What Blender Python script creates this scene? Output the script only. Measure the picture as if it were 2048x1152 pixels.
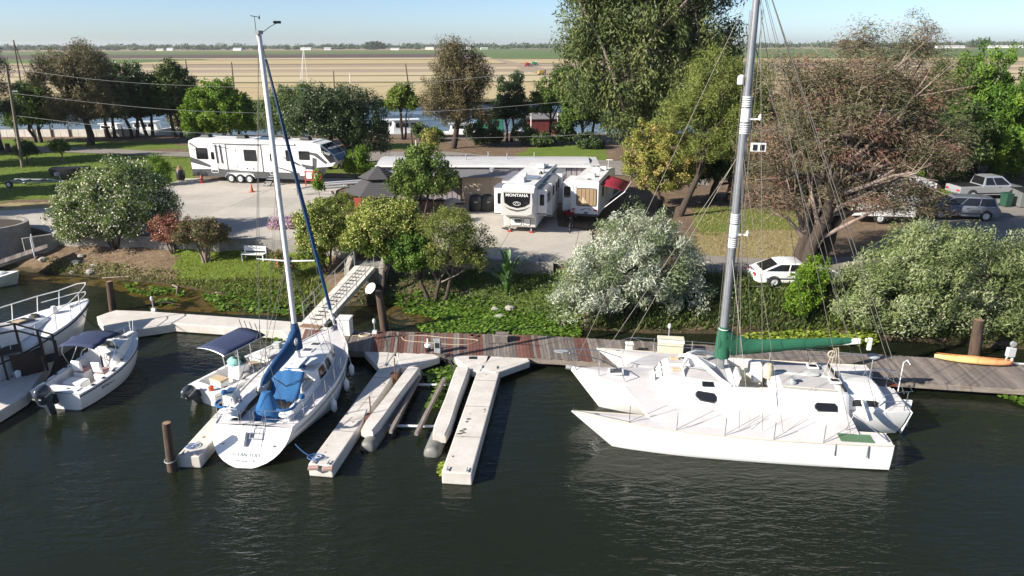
import bpy, bmesh, math, random
import numpy as np
from mathutils import Vector, Matrix
for _o in list(bpy.data.objects): bpy.data.objects.remove(_o)
sc = bpy.context.scene
COL = sc.collection
PI = math.pi
R = math.radians
rnd = random.Random(7)
npr = np.random.default_rng(11)

# ---------------------------------------------------------------- camera, sky, sun, exposure
FPX, CAMH = 1409.0, 14.0
PITCH, ROLL = math.atan(490 / FPX), R(0.2)
CAM_M = Matrix.Translation((0, 0, CAMH)) @ Matrix.Rotation(PI / 2 - PITCH, 4, 'X') @ Matrix.Rotation(-ROLL, 4, 'Z')
cam_d = bpy.data.cameras.new('camera'); cam = bpy.data.objects.new('camera', cam_d); COL.objects.link(cam)
cam.matrix_world = CAM_M
cam_d.sensor_width = 36; cam_d.lens = FPX / 2048 * 36; cam_d.clip_start = 0.1; cam_d.clip_end = 20000
sc.camera = cam

SUN_EL = 29.0
SUN_DIR = Vector((-0.90, -0.43, 0)).normalized() * math.cos(R(SUN_EL)) + Vector((0, 0, math.sin(R(SUN_EL))))   # towards the sun
world = bpy.data.worlds.new('World'); sc.world = world; world.use_nodes = True
wn = world.node_tree
sky = wn.nodes.new('ShaderNodeTexSky'); sky.sky_type = 'NISHITA'; sky.sun_disc = False
sky.sun_elevation = R(SUN_EL); sky.sun_rotation = math.atan2(SUN_DIR.x, SUN_DIR.y)
sky.altitude = 0; sky.air_density = 0.58; sky.dust_density = 0.6; sky.ozone_density = 2.5
bg = wn.nodes['Background']; bg.inputs['Strength'].default_value = 0.088
wn.links.new(sky.outputs[0], bg.inputs[0])
sun_d = bpy.data.lights.new('sun', 'SUN'); sun_d.energy = 5.0; sun_d.angle = R(0.53); sun_d.color = (1.0, 0.93, 0.82)
sun_o = bpy.data.objects.new('sun', sun_d); COL.objects.link(sun_o)
sun_o.rotation_euler = (-SUN_DIR).to_track_quat('-Z', 'Y').to_euler(); sun_o.location = SUN_DIR * 60
vs = sc.view_settings
vs.view_transform = 'Standard'; vs.look = 'None'; vs.gamma = 1; vs.use_curve_mapping = False; vs.exposure = 0.95
sc.render.engine = 'CYCLES'
cy = sc.cycles
cy.use_denoising = True
try: cy.denoiser = 'OPENIMAGEDENOISE'
except Exception: pass
cy.max_bounces = 6; cy.diffuse_bounces = 3; cy.glossy_bounces = 3; cy.transmission_bounces = 4; cy.transparent_max_bounces = 6
cy.caustics_reflective = False; cy.caustics_refractive = False; cy.sample_clamp_indirect = 6

def at(px, py, z=0.0):
    """world point at height z seen at photo pixel (px, py)"""
    d = CAM_M.to_3x3() @ Vector(((px - 1024) / FPX, -(py - 576) / FPX, -1))
    t = (z - CAMH) / d.z
    return Vector((d.x * t, d.y * t, z))
def aty(px, py, Y):
    d = CAM_M.to_3x3() @ Vector(((px - 1024) / FPX, -(py - 576) / FPX, -1))
    t = Y / d.y
    return Vector((d.x * t, Y, CAMH + d.z * t))

# ---------------------------------------------------------------- materials
MATS = {}
def hx(h):
    h = h.lstrip('#'); c = [int(h[i:i + 2], 16) / 255 for i in (0, 2, 4)]
    return tuple(((x + .055) / 1.055) ** 2.4 if x > .04045 else x / 12.92 for x in c)
def newmat(name):
    m = bpy.data.materials.new(name); m.use_nodes = True; MATS[name] = m
    nt = m.node_tree; b = nt.nodes['Principled BSDF']
    return m, nt, b
def N(nt, t, **kw):
    n = nt.nodes.new(t)
    for k, v in kw.items():
        if k in n.inputs.keys() if hasattr(n.inputs, 'keys') else False: n.inputs[k].default_value = v
        else: setattr(n, k, v)
    return n
def ramp(nt, fac, stops):
    r = nt.nodes.new('ShaderNodeValToRGB'); e = r.color_ramp.elements
    while len(e) < len(stops): e.new(0.5)
    for i, (p, c) in enumerate(stops):
        e[i].position = p; e[i].color = (*c, 1) if len(c) == 3 else c
    nt.links.new(fac, r.inputs[0]); return r
def noise(nt, scale, detail=4, rough=.6, vec=None, dist=0.0):
    n = nt.nodes.new('ShaderNodeTexNoise'); n.inputs['Scale'].default_value = scale
    n.inputs['Detail'].default_value = detail; n.inputs['Roughness'].default_value = rough; n.inputs['Distortion'].default_value = dist
    if vec is not None: nt.links.new(vec, n.inputs['Vector'])
    return n
def mixc(nt, fac, a, b, mode='MIX'):
    n = nt.nodes.new('ShaderNodeMix'); n.data_type = 'RGBA'; n.blend_type = mode
    for s, v in ((0, fac), (6, a), (7, b)):
        if hasattr(v, 'is_linked') or hasattr(v, 'links'): nt.links.new(v, n.inputs[s])
        elif s == 0: n.inputs[s].default_value = v
        else: n.inputs[s].default_value = (*v, 1)
    return n.outputs[2]
def objco(nt, scale=None, kind='Object'):
    t = nt.nodes.new('ShaderNodeTexCoord'); o = t.outputs[kind]
    if scale:
        m = nt.nodes.new('ShaderNodeMapping'); m.inputs['Scale'].default_value = scale
        nt.links.new(o, m.inputs[0]); o = m.outputs[0]
    return o
def bump(nt, b, h, dist=0.01, strength=0.5):
    n = nt.nodes.new('ShaderNodeBump'); n.inputs['Distance'].default_value = dist; n.inputs['Strength'].default_value = strength
    nt.links.new(h, n.inputs['Height']); nt.links.new(n.outputs[0], b.inputs['Normal'])
def M(name, col, rough=.5, metal=0., dirt=None, amt=.35, scale=1.2, bmp=0., bscale=30, rand=0., spec=None, streak=None):
    """paint / fabric / metal with noise-driven wear towards the dirt colour"""
    if name in MATS: return MATS[name]
    m, nt, b = newmat(name)
    b.inputs['Roughness'].default_value = rough; b.inputs['Metallic'].default_value = metal
    if spec is not None: b.inputs['Specular IOR Level'].default_value = spec
    c = hx(col) if isinstance(col, str) else col
    co = objco(nt, streak)
    if dirt is None: d = tuple(x * .72 for x in c)
    else: d = hx(dirt) if isinstance(dirt, str) else dirt
    n1 = noise(nt, scale, 6, .65, co); n2 = noise(nt, scale * 7, 4, .7, co)
    ad = nt.nodes.new('ShaderNodeMath'); ad.operation = 'MULTIPLY_ADD'
    nt.links.new(n2.outputs[0], ad.inputs[0]); ad.inputs[1].default_value = .5; nt.links.new(n1.outputs[0], ad.inputs[2])
    r = ramp(nt, ad.outputs[0], [(.55, (0, 0, 0)), (.98, (amt * 2,) * 3)])
    out = mixc(nt, r.outputs[0], c, d)
    if rand:
        oi = nt.nodes.new('ShaderNodeObjectInfo')
        rr = ramp(nt, oi.outputs['Random'], [(0, (1 - rand,) * 3), (1, (1 + rand * .35,) * 3)])
        out = mixc(nt, 1.0, out, rr.outputs[0], 'MULTIPLY')
    nt.links.new(out, b.inputs['Base Color'])
    if bmp:
        n3 = noise(nt, bscale, 5, .6, co); bump(nt, b, n3.outputs[0], bmp, .6)
    return m

# ---------------------------------------------------------------- mesh builder and tagging
class MB:
    def __init__(s): s.v, s.f, s.m = [], [], []
    def add(s, vs_, fs, mi=0):
        o = len(s.v); s.v += [tuple(v) for v in vs_]; s.f += [tuple(i + o for i in f) for f in fs]; s.m += [mi] * len(fs); return s
    def box(s, c, d, rot=None, mi=0, taper=None):
        """c centre, d full sizes, rot Euler tuple; taper=(tx,ty) scales the top"""
        tx, ty = taper or (1, 1)
        p = [Vector((sx * d[0] / 2 * (tx if sz > 0 else 1), sy * d[1] / 2 * (ty if sz > 0 else 1), sz * d[2] / 2)) for sz in (-1, 1) for sy in (-1, 1) for sx in (-1, 1)]
        if rot:
            from mathutils import Euler
            m = Euler(rot).to_matrix(); p = [m @ q for q in p]
        c = Vector(c)
        return s.add([q + c for q in p], [(0, 2, 3, 1), (4, 5, 7, 6), (0, 1, 5, 4), (2, 6, 7, 3), (0, 4, 6, 2), (1, 3, 7, 5)], mi)
    def bar(s, a, b, w, h=None, mi=0, up=(0, 0, 1)):
        """rectangular bar from a to b"""
        a, b = Vector(a), Vector(b); h = h or w; d = (b - a).normalized(); u = Vector(up)
        if abs(d.dot(u)) > .98: u = Vector((1, 0, 0))
        sd = d.cross(u).normalized(); u = sd.cross(d)
        p = [q + sd * sx * w / 2 + u * sz * h / 2 for q in (a, b) for sx, sz in ((-1, -1), (1, -1), (1, 1), (-1, 1))]
        return s.add(p, [(0, 1, 2, 3), (7, 6, 5, 4), (0, 4, 5, 1), (1, 5, 6, 2), (2, 6, 7, 3), (3, 7, 4, 0)], mi)
    def tube(s, pts, r, n=6, mi=0, cap=True, closed=False):
        pts = [Vector(p) for p in pts]; k = len(pts); rs = r if isinstance(r, (list, tuple)) else [r] * k
        vs_, fs = [], []; pu = None
        for i, p in enumerate(pts):
            if closed: d = pts[(i + 1) % k] - pts[i - 1]
            else: d = (pts[min(i + 1, k - 1)] - pts[max(i - 1, 0)])
            d = d.normalized() if d.length > 1e-9 else Vector((0, 0, 1))
            if pu is None:
                u = Vector((0, 0, 1)) if abs(d.z) < .9 else Vector((1, 0, 0))
            else: u = pu
            sd = d.cross(u).normalized(); u = sd.cross(d).normalized(); pu = u
            for j in range(n):
                a = 2 * PI * j / n
                vs_.append(p + (sd * math.cos(a) + u * math.sin(a)) * rs[i])
        for i in range(k if closed else k - 1):
            for j in range(n):
                a, b = i * n + j, i * n + (j + 1) % n
                c, d_ = ((i + 1) % k) * n + j, ((i + 1) % k) * n + (j + 1) % n
                fs.append((a, b, d_, c))
        if cap and not closed:
            fs.append(tuple(reversed(range(n)))); fs.append(tuple(range((k - 1) * n, k * n)))
        return s.add(vs_, fs, mi)
    def prism(s, poly, z0, z1, mi=0, axis='z'):
        """extrude a polygon [(x,y)] between z0 and z1 (axis z) or along y/x"""
        n = len(poly)
        mp = {'z': lambda a, b, c: (a, b, c), 'y': lambda a, b, c: (a, c, b), 'x': lambda a, b, c: (c, a, b)}[axis]
        vs_ = [mp(x, y, z0) for x, y in poly] + [mp(x, y, z1) for x, y in poly]
        fs = [tuple(reversed(range(n))), tuple(range(n, 2 * n))] + [(i, (i + 1) % n, n + (i + 1) % n, n + i) for i in range(n)]
        return s.add(vs_, fs, mi)
    def loft(s, rings, close=True, cap0=True, cap1=True, mi=0):
        n = len(rings[0]); vs_ = [p for r_ in rings for p in r_]; fs = []
        for i in range(len(rings) - 1):
            for j in range(n if close else n - 1):
                fs.append((i * n + j, i * n + (j + 1) % n, (i + 1) * n + (j + 1) % n, (i + 1) * n + j))
        if cap0: fs.append(tuple(reversed(range(n))))
        if cap1: fs.append(tuple(range((len(rings) - 1) * n, len(rings) * n)))
        return s.add(vs_, fs, mi)
    def lathe(s, prof, c=(0, 0, 0), n=12, mi=0, axis='z', cap=True):
        """profile [(r, z)] turned about an axis through c"""
        rings = []
        for r_, z in prof:
            ring = []
            for j in range(n):
                a = 2 * PI * j / n; p = (r_ * math.cos(a), r_ * math.sin(a), z)
                if axis == 'y': p = (p[0], p[2], p[1])
                elif axis == 'x': p = (p[2], p[0], p[1])
                ring.append((p[0] + c[0], p[1] + c[1], p[2] + c[2]))
            rings.append(ring)
        return s.loft(rings, cap0=cap, cap1=cap, mi=mi)
    def sheet(s, pts, mi=0): return s.add(pts, [tuple(range(len(pts)))], mi)
    def build(s, name, mats, parent=None, smooth=False, bevel=0, seg=1, auto=None):
        me = bpy.data.meshes.new(name); me.from_pydata(s.v, [], s.f)
        if not isinstance(mats, (list, tuple)): mats = [mats]
        for m in mats: me.materials.append(m)
        if len(mats) > 1: me.polygons.foreach_set('material_index', s.m)
        bm = bmesh.new(); bm.from_mesh(me); bmesh.ops.recalc_face_normals(bm, faces=bm.faces); bm.to_mesh(me); bm.free()
        if smooth:
            me.polygons.foreach_set('use_smooth', [True] * len(me.polygons))
            if smooth != 'all':
                try: me.set_sharp_from_angle(angle=R(smooth if smooth is not True else 40))
                except Exception: pass
        o = bpy.data.objects.new(name, me); COL.objects.link(o)
        if parent is not None: o.parent = parent
        if bevel:
            md = o.modifiers.new('bevel', 'BEVEL'); md.width = bevel; md.segments = seg; md.limit_method = 'ANGLE'; md.angle_limit = R(40)
        return o

def tag(o, label=None, cat=None, group=None, kind=None):
    if label: o['label'] = label
    if cat: o['category'] = cat
    if group: o['group'] = group
    if kind: o['kind'] = kind
    return o
def thing(name, label, cat, loc=(0, 0, 0), rz=0, group=None):
    o = bpy.data.objects.new(name, None); COL.objects.link(o)
    o.location = loc; o.rotation_euler = (0, 0, rz); o.empty_display_size = .2
    return tag(o, label, cat, group)
def struct(name, mb, mats, **kw):
    o = mb.build(name, mats, **kw); o['kind'] = 'structure'; return o
def copy_tree(o, parent=None):
    c = o.copy(); COL.objects.link(c); c.parent = parent
    for ch in [k for k in bpy.data.objects if k.parent is o]: copy_tree(ch, c)
    return c
def text(body, size, mat, parent, loc, rot, ext=.004, align='CENTER', xs=1.0, name='lettering', bold=0, shear=0):
    cu = bpy.data.curves.new(name, 'FONT'); cu.body = body; cu.size = size; cu.extrude = ext; cu.align_x = align; cu.align_y = 'CENTER'; cu.offset = bold; cu.shear = shear
    cu.resolution_u = 3
    cu.materials.append(mat); tmp = bpy.data.objects.new("tmp", cu); me = bpy.data.meshes.new_from_object(tmp); me.name = name; bpy.data.objects.remove(tmp)
    o = bpy.data.objects.new(name, me); COL.objects.link(o); o.parent = parent
    o.location = loc; o.rotation_euler = rot; o.scale = (xs, 1, 1); return o
def sag(a, b, drop, n=10):
    a, b = Vector(a), Vector(b)
    return [a.lerp(b, i / n) - Vector((0, 0, 4 * drop * (i / n) * (1 - i / n))) for i in range(n + 1)]
def lerp_tab(tab, x):
    if x <= tab[0][0]: return tab[0][1:]
    for a, b in zip(tab, tab[1:]):
        if x <= b[0]:
            t = (x - a[0]) / (b[0] - a[0]); return tuple(p + (q - p) * t for p, q in zip(a[1:], b[1:]))
    return tab[-1][1:]
def smooth_tab(tab, n):
    """Catmull-Rom resampling of rows of numbers"""
    out = []; k = len(tab)
    for i in range(n):
        u = i / (n - 1) * (k - 1); j = min(int(u), k - 2); t = u - j
        p0, p1, p2, p3 = tab[max(j - 1, 0)], tab[j], tab[j + 1], tab[min(j + 2, k - 1)]
        out.append(tuple(.5 * ((2 * b) + (-a + c) * t + (2 * a - 5 * b + 4 * c - d) * t * t + (-a + 3 * b - 3 * c + d) * t ** 3) for a, b, c, d in zip(p0, p1, p2, p3)))
    return out

# shared materials
W_GEL = M('white gelcoat', (.80, .80, .79), .25, dirt=(.70, .69, .66), amt=.2, scale=.8)
W_DECK = M('white nonskid deck', (.64, .62, .62), .6, dirt=(.50, .47, .46), amt=.4, scale=1.5)
W_DOCK = M('white painted dock', (.64, .61, .57), .7, dirt=(.42, .37, .31), amt=.34, scale=1.1, bmp=.004, bscale=12)
W_PAINT = M('white paint', (.78, .78, .77), .4, dirt=(.6, .58, .54), amt=.2)
CREAM = M('cream plastic', (.68, .66, .52), .45, amt=.15)
TAN = M('tan vinyl', (.55, .42, .27), .5, amt=.15)
STEEL = M('stainless tube', (.62, .63, .65), .25, 1.0, amt=.1)
ALU = M('aluminium spar', (.60, .62, .64), .38, .75, dirt=(.4, .4, .4), amt=.2, scale=4)
WHITE_SPAR = M('white painted spar', (.74, .75, .76), .35, amt=.12)
GREY_SPAR = M('weathered grey spar', (.29, .30, .32), .4, .35, dirt=(.16, .17, .18), amt=.3, scale=2)
WIRE = M('rigging wire', (.19, .175, .15), .5, .3, amt=.1)
ROPE = M('rope', (.50, .43, .32), .9, amt=.3, scale=20)
BLUE_ROPE = M('blue rope', (.05, .14, .35), .9, amt=.3, scale=20)
GLASS = M('dark glass', (.012, .013, .015), .06, amt=.0, spec=.6)
BLACK = M('black plastic', (.018, .018, .019), .45, amt=.2)
RUBBER = M('black rubber', (.02, .02, .02), .8, amt=.2)
BLUE_CANVAS = M('blue canvas', (.010, .085, .24), .85, dirt=(.02, .13, .30), amt=.3, scale=3, bmp=.01, bscale=5)
COVER_BLUE = M('dark blue sail cover', (.007, .048, .135), .85, dirt=(.015, .08, .19), amt=.3, scale=3, bmp=.015, bscale=5)
NAVY_CANVAS = M('navy canvas', (.020, .032, .085), .85, dirt=(.04, .055, .11), amt=.3, scale=3, bmp=.01, bscale=5)
GREEN_CANVAS = M('green canvas', (.008, .085, .045), .85, dirt=(.02, .13, .07), amt=.3, scale=3, bmp=.02, bscale=4)
GREY_ENGINE = M('outboard grey', (.06, .07, .085), .25, .2, amt=.2)
GREY_BOX = M('grey metal box', (.33, .35, .36), .5, amt=.3)
WOOD_GREY = M('weathered plank', (.26, .225, .20), .85, dirt=(.13, .105, .09), amt=.5, scale=2.5, rand=.45, bmp=.004, bscale=25, streak=(6, .7, 6))
WOOD_RED = M('red stained plank', (.20, .060, .045), .8, dirt=(.16, .10, .08), amt=.55, scale=2.5, rand=.45, bmp=.004, bscale=25, streak=(6, .7, 6))
WOOD_BEAM = M('weathered beam', (.30, .26, .22), .85, dirt=(.14, .11, .09), amt=.5, scale=1.5, bmp=.006, bscale=18, streak=(.5, 5, 5))
WOOD_DARK = M('dark brown timber', (.045, .028, .02), .8, amt=.4, scale=3)
PILE = M('piling timber', (.12, .075, .05), .9, dirt=(.04, .028, .02), amt=.6, scale=2.5, bmp=.02, bscale=14, streak=(6, 6, .5))
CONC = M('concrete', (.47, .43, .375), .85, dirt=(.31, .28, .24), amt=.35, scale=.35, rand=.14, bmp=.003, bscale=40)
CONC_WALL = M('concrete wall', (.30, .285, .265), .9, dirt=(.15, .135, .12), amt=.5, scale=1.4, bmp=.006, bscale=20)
GREY_TANK = M('grey float tank', (.20, .20, .19), .55, dirt=(.10, .10, .085), amt=.5, scale=2)
RED = M('red paint', (.42, .03, .03), .4, amt=.2)
ORANGE = M('orange plastic', (.55, .08, .03), .5, amt=.3)
BARK = M('dark bark', (.075, .055, .042), .95, dirt=(.03, .022, .018), amt=.6, scale=3, bmp=.03, bscale=9, streak=(4, 4, .6))
BARK_PALE = M('pale bark', (.34, .27, .22), .9, dirt=(.17, .12, .10), amt=.6, scale=2, bmp=.02, bscale=8, streak=(3, 3, .6))
# ---------------------------------------------------------------- setting: water, land, fields
def water_mat():
    m, nt, b = newmat('river water')
    b.inputs['Base Color'].default_value = (.011, .0145, .0075, 1); b.inputs['Roughness'].default_value = .04; b.inputs['IOR'].default_value = 1.33
    co = objco(nt, None, 'Object')
    def mp(scale, rz):
        q = nt.nodes.new('ShaderNodeMapping'); q.inputs['Scale'].default_value = scale; q.inputs['Rotation'].default_value = (0, 0, rz)
        nt.links.new(co, q.inputs[0]); return q.outputs[0]
    a = noise(nt, 1.0, 3, .55, mp((1.1, 3.2, 1), R(24)), .6)
    c = noise(nt, 1.0, 3, .6, mp((4.0, 9.0, 1), R(18)), .5)
    d = noise(nt, 1.0, 2, .5, mp((.10, .16, 1), R(40)))
    patch = ramp(nt, d.outputs[0], [(.36, (.16,) * 3), (.64, (1,) * 3)])
    s = nt.nodes.new('ShaderNodeMath'); s.operation = 'MULTIPLY_ADD'
    nt.links.new(c.outputs[0], s.inputs[0]); s.inputs[1].default_value = .30; nt.links.new(a.outputs[0], s.inputs[2])
    q = nt.nodes.new('ShaderNodeMath'); q.operation = 'MULTIPLY'
    nt.links.new(s.outputs[0], q.inputs[0]); nt.links.new(patch.outputs[0], q.inputs[1])
    bump(nt, b, q.outputs[0], .085, 1.0)
    return m
WATER = water_mat()
w = MB(); w.sheet([(-1500, -300, 0), (1500, -300, 0), (1500, 206, 0), (-1500, 206, 0)])
struct('water', w, WATER)
w = MB(); w.sheet([(-1500, -300, -2.5), (1500, -300, -2.5), (1500, 215, -2.5), (-1500, 215, -2.5)])
struct('river_bed', w, M('river mud', (.05, .045, .03), .9))

SHORE = [(-400, 58), (-90, 52), (-45, 47.5), (-36, 45.4), (-31.4, 43.9), (-26.1, 42.6), (-20.7, 41.0), (-16, 38.6), (-13, 37.1), (-9.3, 37.3), (-6.8, 37.6), (-3.5, 36.6), (-.7, 35.6), (3.2, 33.8), (7, 33.3), (12, 33.2), (17, 32.7), (21.4, 31.8), (25, 31), (70, 27), (400, 20)]
TOP = [(-400, 64), (-90, 58), (-45, 51.5), (-36, 48.2), (-30.5, 45.75), (-21.5, 44.4), (-13.8, 43.3), (-9, 41.4), (-2.8, 39.85), (2.4, 38.7), (6, 36.6), (10, 35.3), (17, 34.3), (25, 33.2), (70, 30), (400, 24)]
def g_noise(x, y):
    return .5 * math.sin(x * 1.7 + 1.3 * math.sin(y * 1.1)) * math.cos(y * 2.1 + .7 * math.sin(x * .9)) + .3 * math.sin(x * 4.1 + y * 2.3) * math.cos(y * 3.7 - x * 1.9)
RIV_NEAR = 108.0
WALLH = [(-34.5, 1.95), (-31, 1.35), (2.6, 1.35), (4.2, 1.95)]
def ground_h(x, y):
    ys = lerp_tab(SHORE, x)[0]; yt = lerp_tab(TOP, x)[0]
    wall = lerp_tab(WALLH, x)[0]
    if y < ys: z = max(-1.2, (y - ys) * .35)
    elif y < yt:
        t = (y - ys) / (yt - ys); z = wall * (t ** .75) * (1 if wall > 1.5 else .97) + .10 * g_noise(x, y) * math.sin(PI * min(t, 1))
    elif y < yt + .35 and wall < 1.94: z = wall + (y - yt) / .35 * (1.93 - wall)
    else: z = 1.93
    if y > RIV_NEAR - 8:
        t = min(1, (y - RIV_NEAR + 8) / 8); z = 1.93 - t * t * (3 - 2 * t) * 2.9
    elif y > yt + 1: z += .02 * g_noise(x * .4, y * .4) - .02
    return z
def inpoly(x, y, P):
    c = False; j = len(P) - 1
    for i in range(len(P)):
        if (P[i][1] > y) != (P[j][1] > y) and x < (P[j][0] - P[i][0]) * (y - P[i][1]) / (P[j][1] - P[i][1]) + P[i][0]: c = not c
        j = i
    return c
def pxpoly(pts, z=1.95): return [tuple(at(px, py, z)[:2]) for px, py in pts]
LAWN = [pxpoly([(-300, 303), (330, 306), (395, 300), (390, 362), (300, 385), (120, 398), (0, 402), (-300, 420)]),
        pxpoly([(-300, 274), (300, 282), (420, 296), (250, 300), (-300, 290)]), pxpoly([(780, 287), (860, 287), (860, 299), (770, 300)]),
        pxpoly([(1020, 316), (1060, 295), (1120, 288), (1210, 288), (1215, 322)]), pxpoly([(350, 505), (470, 498), (600, 505), (660, 530), (640, 575), (560, 608), (430, 590), (345, 560)], 1.0),
        pxpoly([(1380, 410), (1600, 420), (1610, 455), (1400, 470)]), pxpoly([(1860, 372), (1935, 380), (1930, 392), (1850, 388)]), pxpoly([(660, 300), (780, 320), (780, 350), (640, 345)]),
        pxpoly([(930, 545), (1120, 560), (1180, 640), (940, 630)], 1.0), pxpoly([(120, 540), (350, 555), (345, 562), (120, 548)], .5)]
DRY = [pxpoly([(1390, 465), (1620, 455), (1660, 520), (1390, 512)]), pxpoly([(0, 408), (120, 402), (60, 425), (0, 440)])]
def axis(segs):
    out = []
    for a, b, st in segs:
        n = max(1, round((b - a) / st)); out += [a + (b - a) * i / n for i in range(n)]
    return out + [segs[-1][1]]
gx = axis([(-400, -90, 20), (-90, -38, 1.3), (-38, 28, .6), (28, 60, 1.3), (60, 400, 20)])
gy = axis([(18, 30, 1.5), (30, 46, .5), (46, 75, 1.2), (75, 116, 1.4)])
gv = [(x, y, ground_h(x, y)) for y in gy for x in gx]
nx_ = len(gx)
gf = [(j * nx_ + i, j * nx_ + i + 1, (j + 1) * nx_ + i + 1, (j + 1) * nx_ + i) for j in range(len(gy) - 1) for i in range(nx_ - 1)]
def ground_mat():
    m, nt, b = newmat('ground'); b.inputs['Roughness'].default_value = .95; b.inputs['Specular IOR Level'].default_value = .15
    co = objco(nt)
    n1, n2, n3 = noise(nt, .5, 6, .65, co), noise(nt, 3.5, 6, .7, co), noise(nt, 22, 4, .7, co)
    dirt = ramp(nt, n2.outputs[0], [(.3, (.11, .075, .05)), (.55, (.19, .135, .09)), (.75, (.26, .20, .13))]).outputs[0]
    lawn = ramp(nt, n3.outputs[0], [(.25, (.06, .10, .016)), (.5, (.13, .185, .03)), (.8, (.23, .25, .07))]).outputs[0]
    dry = ramp(nt, n3.outputs[0], [(.25, (.24, .19, .09)), (.7, (.38, .31, .17))]).outputs[0]
    mud = ramp(nt, n2.outputs[0], [(.3, (.035, .028, .016)), (.7, (.09, .075, .04))]).outputs[0]
    out = dirt
    for nm, c in (('dry', dry), ('lawn', lawn), ('mud', mud)):
        a = nt.nodes.new('ShaderNodeAttribute'); a.attribute_name = nm
        s = nt.nodes.new('ShaderNodeMath'); s.operation = 'ADD'; nt.links.new(a.outputs['Fac'], s.inputs[0])
        k = nt.nodes.new('ShaderNodeMath'); k.operation = 'MULTIPLY_ADD'; nt.links.new(n2.outputs[0], k.inputs[0]); k.inputs[1].default_value = 1.1; k.inputs[2].default_value = -.55
        nt.links.new(k.outputs[0], s.inputs[1])
        r = ramp(nt, s.outputs[0], [(.42, (0, 0, 0)), (.6, (1, 1, 1))])
        out = mixc(nt, r.outputs[0], out, c)
    big = ramp(nt, n1.outputs[0], [(.3, (.8, .8, .8)), (.7, (1.1, 1.1, 1.1))])
    out = mixc(nt, 1.0, out, big.outputs[0], 'MULTIPLY')
    nt.links.new(out, b.inputs['Base Color']); bump(nt, b, n3.outputs[0], .05, .8)
    return m
GROUND = ground_mat()
g = MB(); g.v = gv; g.f = gf; g.m = [0] * len(gf)
ground = struct('ground', g, GROUND, smooth='all')
for nm, fn in (('lawn', lambda x, y, z: float(any(inpoly(x, y, P) for P in LAWN))), ('dry', lambda x, y, z: float(any(inpoly(x, y, P) for P in DRY))),
               ('mud', lambda x, y, z: 1.0 if z < .12 else (.5 if z < .35 and y < 60 else (.8 if z < 1.2 and y > 90 else 0.)))):
    at_ = ground.data.attributes.new(nm, 'FLOAT', 'POINT'); at_.data.foreach_set('value', [fn(*p) for p in gv])

# far plain beyond the back river: strips of field
def field_mat(name, c1, c2, sc_=(.02, .25, 1), row=None):
    m, nt, b = newmat(name); b.inputs['Roughness'].default_value = .95; b.inputs['Specular IOR Level'].default_value = .1
    co = objco(nt, sc_); n1 = noise(nt, 1, 6, .7, co)
    r = ramp(nt, n1.outputs[0], [(.3, c1), (.7, c2)])
    nt.links.new(r.outputs[0], b.inputs['Base Color']); return m
STUB = field_mat('stubble', (.36, .285, .155), (.46, .375, .22))
STUB2 = field_mat('pale stubble', (.39, .32, .19), (.50, .42, .275))
PLOW = field_mat('grey ploughed earth', (.23, .18, .14), (.38, .30, .21), (.01, .12, 1))
DARKP = field_mat('dark ploughed earth', (.075, .055, .048), (.13, .095, .08), (.01, .1, 1))
GRN = field_mat('green crop', (.07, .12, .035), (.14, .18, .07), (.01, .06, 1))
GRN2 = field_mat('dull green crop', (.12, .13, .055), (.20, .19, .09), (.01, .06, 1))
DITCH = field_mat('ditch weeds', (.07, .075, .03), (.16, .13, .06), (.2, .5, 1))
w = MB(); w.sheet([(-4500, 196, .5), (4500, 196, .5), (4500, 5000, .5), (-4500, 5000, .5)])
w.add([(-4500, 196, .5), (4500, 196, .5), (4500, 190, -2), (-4500, 190, -2)], [(0, 3, 2, 1)])
struct('far_ground', w, GRN2)
def yrow(py): return at(1024, py, .52).y
bands = [(203, 197.5, DITCH, 'levee_verge'), (197.5, 164.5, STUB, 'stubble_field'), (164.5, 162.3, DITCH, 'ditch'), (162.3, 151.3, STUB2, 'stubble_field'), (151.3, 149.6, DITCH, 'ditch'),
         (149.6, 143.5, STUB2, 'stubble_field'), (143.5, 137, PLOW, 'ploughed_field'), (137, 133.5, STUB2, 'stubble_field'), (133.5, 127.5, PLOW, 'ploughed_field'), (127.5, 126.3, DITCH, 'ditch'), (126.3, 118.5, STUB, 'stubble_field'),
         (118.5, 117.2, DITCH, 'ditch'), (117.2, 114.5, STUB2, 'stubble_field'), (114.5, 107, DARKP, 'ploughed_field'), (107, 102, GRN, 'crop_field'), (102, 99, GRN2, 'crop_field'), (99, 96.8, PLOW, 'ploughed_field')]
for i, (y0, y1, mt, nm) in enumerate(bands):
    w = MB(); a, b_ = yrow(y0), yrow(y1); zz = .504
    w.sheet([(-4000, a, zz), (4000, a, zz), (4000, b_, zz), (-4000, b_, zz)]); struct(nm, w, mt)
def fieldpoly(name, pts, mt, z):
    w = MB(); w.sheet([tuple(at(px, py, z)) for px, py in pts]); return struct(name, w, mt)
fieldpoly('crop_field', [(985, 117), (1400, 117), (2300, 112), (2300, 97), (1400, 98), (930, 97.5)], GRN, .512)
fieldpoly('crop_field', [(-200, 127), (250, 127), (430, 118), (-200, 118)], GRN, .512)
fieldpoly('farm_track', [(985, 118), (1000, 118), (1060, 131), (1140, 146), (1200, 156), (1190, 162), (1100, 156), (1060, 143), (1010, 126)], PLOW, .520)
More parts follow.
